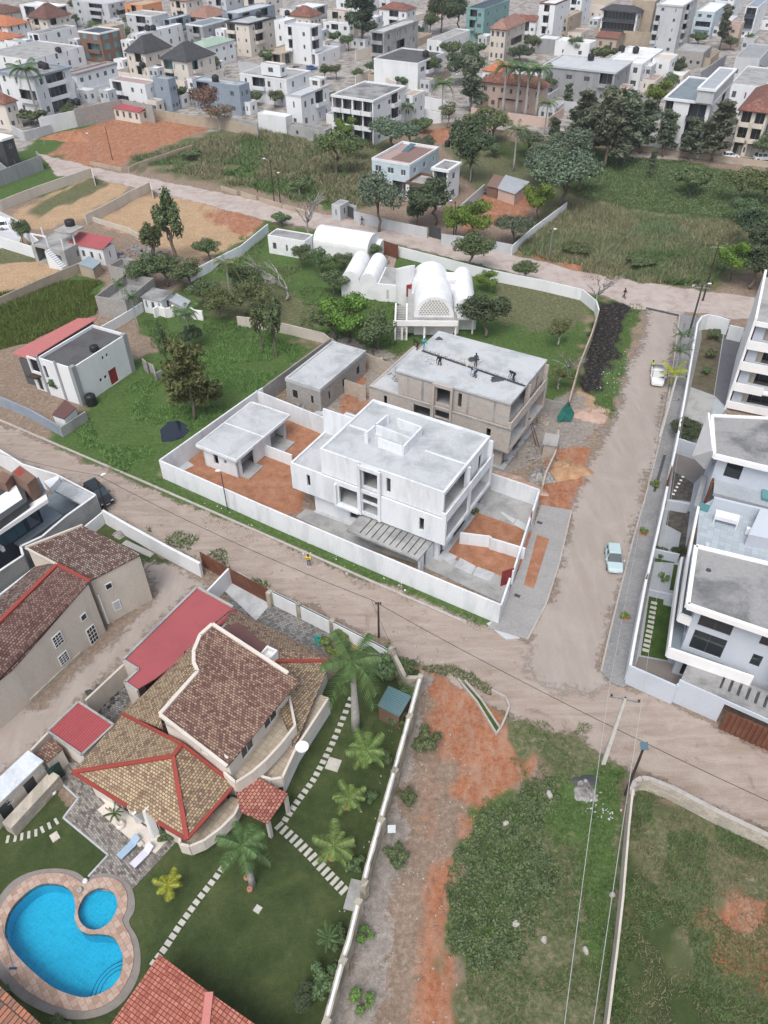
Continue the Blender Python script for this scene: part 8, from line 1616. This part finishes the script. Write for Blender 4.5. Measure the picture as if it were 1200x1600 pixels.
def car(px_, head, label, paint, kind='hatch', group=None, rack=False):
    p = W(*px_); rt = root({'hatch': 'hatchback_car', 'suv': 'suv_car', 'pickup': 'pickup_truck'}[kind], label, 'car' if kind != 'pickup' else 'pickup', p, R(head), group)
    Ln, Wd, ht = {'hatch': (4.0, .83, 1.45), 'suv': (4.6, .92, 1.75), 'pickup': (4.9, .9, 1.75)}[kind]; hb = .95 if kind != 'hatch' else .82; h2 = Ln/2
    sec = lambda x, w_, zb, zt, r=.07: (x, [(w_-.05, zb), (w_, zb+.12), (w_, zt-.12), (w_-r, zt-.02), (w_-.25, zt)])
    b = MB(); loft(b, [sec(-h2, Wd*.86, .35, hb*.85), sec(-h2+.15, Wd*.95, .25, hb), sec(-h2+.9, Wd, .24, hb+.03), sec(0, Wd, .24, hb+.02), sec(h2-1.1, Wd, .24, hb), sec(h2-.3, Wd*.94, .25, hb-.12), sec(h2, Wd*.8, .34, hb-.25)]); b.build('body', paint, rt)
    g = MB(); e = -h2+(.25 if kind != 'pickup' else 1.9); f = h2-1.15; top = ht-.06
    loft(g, [(e, [(Wd-.08, hb-.02), (Wd-.1, hb)]), (e+.35, [(Wd-.09, hb-.02), (Wd-.22, top)]), (f-.75, [(Wd-.09, hb-.02), (Wd-.22, top)]), (f, [(Wd-.1, hb-.02), (Wd-.12, hb)])]); g.build('windows', 'carglass', rt)
    r = MB(); loft(r, [(e+.3, [(Wd-.24, top-.02), (Wd-.3, top+.03)]), (e+.5, [(Wd-.19, top-.03), (Wd-.27, top+.06)]), (f-.85, [(Wd-.19, top-.03), (Wd-.27, top+.06)]), (f-.72, [(Wd-.25, top-.03), (Wd-.3, top+.02)])])
    for x in (e+.35, (e+f)/2-.2, f-.72):
        for s in (-1, 1): r.bar((x+(.12 if x > 0 else -.1), s*(Wd-.09), hb), (x, s*(Wd-.215), top), .07)
    r.build('roof', paint, rt)
    for x in (-h2+.75, h2-.8):
        for s in (-1, 1):
            w_ = MB(); y = s*(Wd-.1); w_.tube([(x, y-.1, .32), (x, y+.1, .32)], .32, 16); o = w_.build('wheel', 'rubber', rt); w_ = MB(); w_.tube([(x, y+s*.08, .32), (x, y+s*.115, .32)], .19, 12); w_.build('rim', 'steel', o)
    for s in (-1, 1):
        w_ = MB(); w_.box(h2-.22, h2-.02, s*Wd*.5, s*Wd*.82, hb-.36, hb-.2); w_.build('headlight', 'headlamp', rt); w_ = MB(); w_.box(-h2-.01, -h2+.12, s*Wd*.6, s*Wd*.85, hb-.35, hb-.12); w_.build('tail_light', 'taillamp', rt); w_ = MB(); w_.box(f-.3, f-.15, s*Wd, s*(Wd+.18), hb+.02, hb+.16); w_.build('mirror', paint, rt)
    w_ = MB(); w_.box(h2-.005, h2+.012, -.26, .26, .42, .53); w_.build('number_plate', 'white', rt)
    if kind == 'pickup':
        w_ = MB(); w_.box(-h2+.2, e-.1, -Wd+.15, Wd-.15, hb+.032, hb+.05); w_.build('load_bed', 'charcoal', rt)
    if rack:
        w_ = MB()
        for y in (-.6, .6): w_.bar((e+.2, y, ht+.18), (f-.9, y, ht+.18), .05)
        for i in range(5): x = e+.3+(f-e-1.3)*i/4; w_.bar((x, -.6, ht+.2), (x, .6, ht+.2), .04); w_.bar((x, -.6, ht), (x, -.6, ht+.2), .04); w_.bar((x, .6, ht), (x, .6, ht+.2), .04)
        w_.build('roof_rack', 'steel', rt)
    return rt
car((958,878), -98, 'pale ice-blue hatchback parked on the side road beside the grey pavement', 'paint_ice')
car((1026,592), -105, 'white pickup with a roof rack stopped on the side road, a man beside it', 'paint_white', 'pickup', rack=True)
car((156,778), -48, 'black car parked behind the street lamp on the dirt road', 'paint_black', 'suv')
car((17,356), 20, 'white car in the paved yard at the left edge', 'paint_white', 'suv')
car((276,152), -20, 'white car parked beside the blue-grey tower block', 'paint_white', 'suv'); car((466,110), 10, 'black car in the yard below the low white front wing', 'paint_black', 'hatch'); car((487,109), 30, 'bright blue car in the yard right of the black car', 'paint_blue', 'hatch')
car((1141,247), -5, 'white car on the far street before the apartment houses, left one', 'paint_white', 'hatch'); car((1192,250), 0, 'white car on the far street before the cream apartments, right one', 'paint_white', 'suv'); car((766,300), -110, 'dark car parked under the rusty tin roof', 'paint_black', 'suv')
# ---------------- people ----------------
def skinmesh(name, verts, edges, rad, m, parent, rootv=0):
    me = bpy.data.meshes.new(name); me.from_pydata(verts, edges, []); me.materials.append(M[m]); o = bpy.data.objects.new(name, me); col.objects.link(o); o.parent = parent
    sm = o.modifiers.new('skin', 'SKIN'); sm.use_smooth_shade = True
    for i, v in enumerate(me.skin_vertices[0].data): v.radius = (rad[i], rad[i]); v.use_root = (i == rootv)
    s = o.modifiers.new('sub', 'SUBSURF'); s.levels = 1; s.render_levels = 1; return o
POSES = {  # hip, chest, neck, head, L elbow, L hand, R elbow, R hand, L knee, L foot, R knee, R foot
 'film': ((0,0,.95),(0,0,1.32),(0,.01,1.5),(0,.03,1.64),(-.3,.18,1.3),(-.1,.36,1.55),(.3,.18,1.3),(.1,.36,1.55),(-.11,.02,.5),(-.14,0,.07),(.11,.02,.5),(.14,0,.07)),
 'stand': ((0,0,.95),(0,0,1.32),(0,.01,1.5),(0,.03,1.64),(-.27,-.02,1.12),(-.3,.08,.86),(.27,-.02,1.12),(.28,.1,.86),(-.1,.02,.5),(-.12,0,.07),(.1,.02,.5),(.12,0,.07)),
 'walk': ((0,0,.94),(0,.04,1.3),(0,.07,1.49),(0,.1,1.63),(-.26,.16,1.12),(-.24,.38,1.0),(.26,-.14,1.1),(.25,-.2,.86),(-.09,.0,.5),(-.09,-.3,.12),(.09,.2,.52),(.09,.3,.07)),
 'bend': ((0,-.15,.86),(0,.26,1.1),(0,.42,1.16),(0,.54,1.2),(-.22,.38,.82),(-.12,.5,.55),(.22,.38,.82),(.14,.55,.55),(-.12,.05,.46),(-.16,-.08,.07),(.12,.05,.46),(.18,-.04,.07))}
def person(x, y, z, pose, label, top, legs, hat=None, rz=0, group=None):
    P_ = [Vector(v) for v in POSES[pose]]; hip, ch, nk, hd, le, lh, re, rh, lk, lf, rk, rf = P_; rt = root('person', label, 'person', W(x, y, z), R(rz), group)
    ax = (ch-hip).normalized(); ls, rs = ch+ax*.1+Vector((-.18,0,0)), ch+ax*.1+Vector((.18,0,0)); lh_, rh_ = hip+Vector((-.09,0,-.03)), hip+Vector((.09,0,-.03)); toe = Vector((0,.17,-.03))
    V_ = [hip,ch,nk,hd,hd+Vector((0,0,.1)),ls,le,lh,rs,re,rh,lh_,lk,lf,lf+toe,rh_,rk,rf,rf+toe]; E_ = [(0,1),(1,2),(2,3),(3,4),(1,5),(5,6),(6,7),(1,8),(8,9),(9,10),(0,11),(11,12),(12,13),(13,14),(0,15),(15,16),(16,17),(17,18)]
    Rr = [.13,.13,.055,.095,.06,.06,.045,.03,.06,.045,.03,.09,.055,.04,.03,.09,.055,.04,.03]
    for hi, eb in ((7, le), (10, re)):
        h_ = V_[hi]; d = (h_-eb).normalized(); sd = d.cross(Vector((0,0,1))).normalized()
        for k, (o, l) in enumerate(((-.03,.08),(-.01,.095),(.012,.09),(.03,.07),(.05,.045))):
            a = h_+d*.05+sd*o; V_ += [a, a+d*l*(.5 if k == 4 else .8)+Vector((0,0,-.015))]; n = len(V_); E_ += [(hi, n-2), (n-2, n-1)]; Rr += [.012, .009]
    body = skinmesh('body', V_, E_, Rr, 'skin', rt)
    skinmesh('shirt', [hip+ax*.02, (hip+ch)/2, ch, ch+ax*.1, ls, le, le.lerp(lh, .35), rs, re, re.lerp(rh, .35)], [(0,1),(1,2),(2,3),(2,4),(4,5),(5,6),(2,7),(7,8),(8,9)], [.145,.145,.155,.1,.08,.06,.055,.08,.06,.055], top, rt)
    skinmesh('trousers', [hip+ax*.03, hip-ax*.06, lh_, lk, lf+Vector((0,0,.06)), rh_, rk, rf+Vector((0,0,.06))], [(0,1),(1,2),(2,3),(3,4),(1,5),(5,6),(6,7)], [.14,.13,.1,.072,.06,.1,.072,.06], legs, rt)
    b = MB(); b.lathe([(.1,.0),(.112,.05),(.09,.11),(.04,.14)], (hd.x, hd.y-.01, hd.z+.03), 10); b.build('helmet' if hat else 'hair', hat or 'hairblack', rt, True)
    f = MB(); f.box(-.012,.012,.085,.115,-.02,.02); 
    for s in (-1, 1): f.box(s*.028, s*.045, .078, .095, .02, .035)
    f.box(-.025,.025,.08,.095,-.055,-.045); o = f.build('face', 'hairblack', rt); o.location = hd
    for s in (-1, 1):
        q = (lf, rf)[s > 0]; b = MB(); b.box(q.x-.045, q.x+.045, q.y-.09, q.y+.2, q.z-.07, q.z+.01); b.build('shoe', 'white' if pose == 'film' else 'charcoal', rt)
    return rt
for nm, c in (('skin', (.09,.045,.028)), ('hairblack', (.01,.009,.008)), ('cloth_yellow', (.75,.6,.03)), ('cloth_jeans', (.12,.18,.28)), ('cloth_teal', (.08,.38,.4)), ('cloth_dark', (.025,.025,.03)), ('cloth_navy', (.03,.06,.12)), ('cloth_blue', (.3,.42,.55)), ('cloth_lime', (.45,.6,.1))): plain(nm, c, None, .85, 6, .3, .1, .1)
person(483,885,0,'film','person in yellow top and jeans, arms raised, on the verge by the dirt road','cloth_yellow','cloth_jeans',rz=170)
person(1017,580,0,'stand','person in a lime vest standing beside the white pickup','cloth_lime','cloth_dark',rz=-60)
person(975,466,0,'walk','person in dark clothes walking at the corner of the ash strip','cloth_dark','cloth_dark',rz=40)
person(662,546,9.85,'walk','worker in teal overalls and white helmet at the back edge of the raw villa roof','cloth_teal','cloth_teal','brightwhite',rz=200)
person(652,546,9.85,'bend','worker in dark clothes crouching at the left edge of the raw villa roof','cloth_dark','cloth_dark',rz=60)
person(687,570,9.85,'bend','worker in black bending over, left of the two standing workers','cloth_dark','cloth_dark',rz=150)
person(743,572,9.85,'stand','worker in navy at the back of the pair on the raw villa roof','cloth_navy','cloth_dark',rz=180)
person(742,589,9.85,'bend','worker in light blue at the front of the pair on the raw villa roof','cloth_blue','cloth_dark',rz=120)
person(802,594,9.85,'bend','worker in black bending at the right end of the rod row on the roof','cloth_dark','cloth_dark',rz=100)
person(566,352,0,'walk','person in dark clothes walking on the upper street','cloth_dark','cloth_navy',rz=70); person(572,350,0,'walk','person in a pale shirt walking on the upper street','white','cloth_dark',rz=70)
# ---------------- things on the raw roof ----------------
def rods():
    a = W(660, 549, 9.85); q = W(820, 604, 9.85); rt = root('rod_row', 'long dark row of starter rods and planks across the raw villa roof', 'rods', a, math.atan2(q.y-a.y, q.x-a.x)); l = (q-a).length; b = MB(); rnd = random.Random(3)
    b.box(0, l, -.05, .05, 0, .12); b.box(0, l, .12, .2, 0, .08)
    for i in range(int(l/.22)): x = i*.22; b.bar((x, rnd.uniform(-.25,-.1), .1), (x+rnd.uniform(-.1,.1), rnd.uniform(.2,.45), .1+rnd.uniform(0,.15)), .035)
    b.build('rods', 'charcoal', rt)
rods()
for i, (x, y, rx, ry, lb) in enumerate(((739,562,.75,.5,'dark mortar heap behind the pair of workers on the raw villa roof'),(776,593,.8,.6,'dark mortar heap right of the pair of workers on the raw villa roof'),(686,530,.5,.3,'dark mortar heap at the back corner of the raw villa roof'))): heap(lb, x, y, rx, ry, .3, 'charcoal', 'mortar_heap', 'heap', 20+i, 9.82)
chunks('scrap', 'planks and scraps lying about on the raw villa roof', (700,560), 22, (4.5, 2.5), .35, 'beige', 12, 9.83); chunks('scrap', 'pale boards and buckets at the left of the raw villa roof', (670,563), 16, (1.2, 1.0), .35, 'lightgrey', 13, 9.83)
# ---------------- poles, lamps, wires ----------------
def pole(x, y, h, label, m='wood', r=.12, arms=(), lamp=None, solar=False, name='power_pole', cat='pole', az=0, square=False):
    rt = root(name, label, cat, W(x, y, 0), R(az)); b = MB()
    if square: b.add([(-.17,-.2,0),(.17,-.2,0),(.17,.2,0),(-.17,.2,0),(-.09,-.1,h),(.09,-.1,h),(.09,.1,h),(-.09,.1,h)], [(0,3,2,1),(4,5,6,7),(0,1,5,4),(1,2,6,5),(2,3,7,6),(3,0,4,7)])
    else: b.tube([(0,0,0),(0,0,h)], r, 8, r*.7)
    b.build('shaft', m, rt)
    for z, w_ in arms:
        a = MB(); a.box(-w_/2, w_/2, -.06, .06, z, z+.1); o = a.build('crossarm', 'steel', rt)
        for u in (-w_/2+.1, 0, w_/2-.1): i = MB(); i.lathe([(.05,.1),(.09,.16),(.05,.2),(.09,.26),(.03,.32)], (u, 0, z), 8); i.build('insulator', 'darkwood', o)
    if lamp: a = MB(); a.bar((0,0,h-.3), (lamp, 0, h+.25), .07); a.build('lamp_arm', 'steel', rt); a = MB(); a.lathe([(.12,0),(.2,.05),(.14,.14)], (lamp, 0, h+.2), 10, 1.6, .8); a.build('lamp_head', 'lampwhite', rt)
    if solar: a = MB(); a.add([(-.3,-.25,h),(.3,-.25,h),(.3,.25,h+.25),(-.3,.25,h+.25),(-.3,-.25,h-.04),(.3,-.25,h-.04),(.3,.25,h+.21),(-.3,.25,h+.21)], [(0,1,2,3),(7,6,5,4),(0,4,5,1),(1,5,6,2),(2,6,7,3),(3,7,4,0)]); a.build('solar_panel', 'blueglass', rt)
    return rt
pole(167,800,4.8,'wooden street lamp pole beside the black car','darkwood',.12,lamp=.9,name='street_lamp',cat='street lamp',az=40); pole(356,797,5.5,'thin dark metal pole in front of the long white wall','charcoal',.07,lamp=-.3,name='street_lamp',cat='street lamp')
pole(592,996,5,'dark wooden pole behind the stone-pillared front wall','darkwood',.11,arms=((4.7,.6),)); pole(943,1192,9.1,'tapered white concrete power pole at the junction with one crossarm','palepole',arms=((8.9,2.2),),square=True,az=-15)
pole(977,1242,7,'dark pole with a small solar panel and white bands by the stone wall','darkwood',.13,solar=True,name='street_lamp',cat='street lamp'); pole(1031,682,9,'tapered pale concrete power pole on the grey pavement','palepole',arms=((8.8,2.4),(5.5,2.2)),square=True,az=-10)
pole(1075,527,8.5,'dark power pole with transformer gear at the corner of the curved white wall','charcoal',.17,arms=((8.0,2.2),),lamp=.9,az=-10); pole(1098,470,9.5,'tall power pole across the street beside the lime green tree','darkwood',.14,arms=((9.0,2.2),),az=-10)
pole(429,320,9,'dark power pole on the upper street beside the bush lot, left one','darkwood',.13,lamp=-1.2); pole(438,318,6,'shorter dark pole beside the power pole of the bush lot','darkwood',.12,lamp=.2); pole(176,250,7.5,'dark pole at the lower edge of the orange lot','darkwood',.1); pole(149,252,6,'pale street lamp at the corner of the orange lot','steel',.07,lamp=-.4,name='street_lamp',cat='street lamp'); pole(70,228,5,'grey lamp pole on the grass below the coconut palm','concrete',.08)
pole(857,407,5.5,'grey street lamp at the left corner of the tall-grass field','steel',.07,lamp=.4,name='street_lamp',cat='street lamp'); pole(708,382,8,'dark power pole beside the black gate of the pale blue house','darkwood',.12,lamp=-.9,az=20); pole(708,160,7,'pale street lamp beside the palms in the town','steel',.1,lamp=.6,name='street_lamp',cat='street lamp'); pole(612,1312,1.6,'small solar lamp outside the garden wall','steel',.03,solar=True,name='solar_lamp',cat='lamp')
plain('palepole', (.6,.58,.54), (.45,.43,.4), .9, 1, .6)
def wire(label, a, b_, za, zb, sag=.6, m='wirem', r=.018, pa=None):
    A, B = W(*a, za), W(*b_, zb); pts = [A.lerp(B, i/14)-Vector((0,0,sag*4*(i/14)*(1-i/14)))-A for i in range(15)]; mb = MB(); mb.tube(pts, r, 4); o = mb.build('power_cable', m); o.location = A; tag(o, label, 'cable')
plain('wirem', (.03,.03,.03), None, .8); plain('wirelight', (.45,.46,.46), None, .6)
wire('black cable from the street lamp pole to the dark wooden pole along the dirt road', (152,742), (580,937), 4.7, 4.8, .8, r=.03); wire('black cable crossing the junction towards the bottom right', (580,937), (1330,1310), 4.8, 6.5, .9, r=.03); wire('thin cable running from the dark wooden pole to the garden wall corner', (580,937), (612,1010), 4.8, 2.4, .1, r=.015); wire('black cable leaving the street lamp pole to the left', (152,742), (-60,690), 4.7, 5, .5, r=.025)
wire('left pale power line running down the picture from the white concrete pole', (951,1080), (862,1760), 9.1, 9.1, .5, 'wirelight', .022); wire('right pale power line running down the picture from the white concrete pole', (1003,1095), (905,1760), 9.1, 9.1, .5, 'wirelight', .022)
wire('power line between the two concrete power poles, left strand', (951,1080), (1046,586), 9.1, 9.0, .6, 'wirelight', .012); wire('power line between the two concrete power poles, right strand', (1003,1095), (1078,590), 9.1, 9.0, .6, 'wirelight', .012); wire('power line above the grey pavement towards the curved white wall', (1061,588), (1103,447), 9.0, 8.2, .4, 'wirem', .015); wire('power line along the upper street to the tall pole', (1124,384), (709,316), 9.0, 7.9, .8, 'wirem', .018); wire('power line along the upper street to the bush lot', (709,316), (417,250), 7.9, 8.9, .8, 'wirem', .018)
# ---------------- small things ----------------
def rock(x, y, a, b_, h, lb, m='kerbstone', s=1):
    rnd = random.Random(s); p = W(x, y, 0); mb = MB(); n = 9; top = [(a*(.8+.3*rnd.random())*math.cos(6.283*i/n), b_*(.8+.3*rnd.random())*math.sin(6.283*i/n)) for i in range(n)]
    mb.add([(u*1.1, v*1.1, 0) for u, v in top]+[(u*.8, v*.8, h*rnd.uniform(.8, 1.1)) for u, v in top]+[(0, 0, h*1.15)], [(i, (i+1) % n, n+(i+1) % n, n+i) for i in range(n)]+[(n+i, n+(i+1) % n, 2*n) for i in range(n)]); o = mb.build('rock', m); o.location = p; o.rotation_euler.z = rnd.random()*3; tag(o, lb, 'rock')
for i, (x, y, a, b_, h, lb) in enumerate(((858,1243,.38,.28,.3,'pale flat-topped stone left of the burnt rubbish'),(790,1288,.35,.25,.25,'pale stone at the top of the creeper patch'),(915,1222,.2,.15,.2,'small stone above the burnt rubbish'),(850,1468,.25,.22,.2,'square pale stone in the dry grass, lower centre'),(915,1485,.3,.18,.2,'pale oblong stone right of the square one'),(957,1398,.22,.22,.18,'round stone beside the bare wall'),(806,1445,.3,.3,.25,'stone at the edge of the creeper patch'),(726,972,.35,.22,.3,'stone at the end of the long kerb strip'),(648,1010,.2,.15,.15,'stone on the verge by the wall corner'),(542,897,.2,.15,.15,'stone on the verge below the person in yellow'))): rock(x, y, a, b_, h, lb, s=i)
heap('grey-white burnt rubbish heap on the grass near the power pole', 914, 1236, .9, 1.1, .35, 'rubblemat', 'rubbish_heap', seed=41, rough=.5); heap('black scorched patch of ash beside the grey-white heap', 916, 1219, 1.2, .5, .12, 'charcoal', 'ash_heap', seed=42)
chunks('litter', 'bits of litter on the grass by the stone wall corner', (940,1265), 26, (1.6,1.6), .16, 'lightgrey', 15); chunks('litter', 'bits of litter scattered on the verge along the long white wall', (470,850), 40, (14,1.2), .13, 'white', 16); chunks('pebbles', 'pale stones and grit scattered over the dirt road', (400,870), 220, (30,3.2), .18, 'kerbstone', 17); chunks('pebbles', 'pale stones and grit scattered over the red earth lane', (640,1400), 200, (5,18), .12, 'kerbstone', 18); bpy.data.objects['pebbles.001'].rotation_euler.z = R(-8); chunks('litter', 'litter and debris in the bush at the top of the garden verge', (680,1035), 24, (2.5,1), .12, 'lightgrey', 19)
def coil(x, y, lb, m, r, t, sq=1):
    b = MB(); rnd = random.Random(x)
    for k in range(14): rr = r*rnd.uniform(.6, 1); c = (rnd.uniform(-.1,.1), rnd.uniform(-.1,.1)); b.tube([(c[0]+rr*math.cos(6.283*i/14), c[1]+rr*sq*math.sin(6.283*i/14), .05+.025*k+rnd.uniform(0,.06)) for i in range(15)], t, 5)
    o = b.build('rope_coil', m); o.location = W(x, y, 0); o.rotation_euler.z = R(-30); tag(o, lb, 'coil')
plain('ropeyellow', (.42,.3,.12), (.3,.2,.09), .9, 3); plain('ropeteal', (.02,.3,.27), (.02,.2,.2), .9, 3); coil(560,1006,'heap of coiled yellow-brown hose behind the front wall','ropeyellow',.8,.035); coil(504,1003,'heap of turquoise rope beside the lime green shrub','ropeteal',.85,.04,.5)
for x, y, lb in ((843,818,'dark manhole cover on the pavement, upper one'),(808,932,'dark manhole cover on the pavement, lower one')): mb = MB(); mb.box(-.3,.3,-.2,.2,.122,.14); o = mb.build('manhole_cover','charcoal'); o.location = W(x, y, 0); o.rotation_euler.z = TH; tag(o, lb, 'manhole cover')
crisp('trench', [(1036,712),(1041,712),(1024,770),(1020,769)], .124, 'charcoal'); crisp('planting_pit', [(998,826),(1013,829),(1010,839),(996,836)], .124, 'redsoil'); crisp('planting_pit', [(970,958),(985,962),(982,972),(967,968)], .124, 'redsoil'); crisp('step_slab', [(760,975),(776,968),(812,998),(790,1000)], .1, 'pale_concrete', th=.1)
chunks('junk', 'dark junk piled in the cobbled yard between the red roofs', (160,1088), 40, (1.6,1.2), .45, 'charcoal', 22); chunks('planks', 'planks and broken formwork beside the raw block annex', (590,568), 30, (1.6,1.2), .9, 'tan', 23); chunks('ruin_debris', 'broken slabs between the grey block shells at left', (222,400), 60, (6,3), .9, 'dirty_concrete', 24)
# ---------------- light haze over the distance ----------------
def haze():
    b = MB(); b.box(-1500, 1500, -60, 3300, -1.0, 90); o = b.build('haze', 'hazemat'); tag(o, kind='stuff'); m = M['hazemat']; m.use_nodes = True; nt = m.node_tree; nt.nodes.clear()
    out = N(nt, 'OutputMaterial'); v = N(nt, 'VolumePrincipled', Density=.00018); v.inputs['Color'].default_value = (.8, .86, .93, 1); v.inputs['Anisotropy'].default_value = .2; nt.links.new(v.outputs[0], out.inputs['Volume'])
haze()
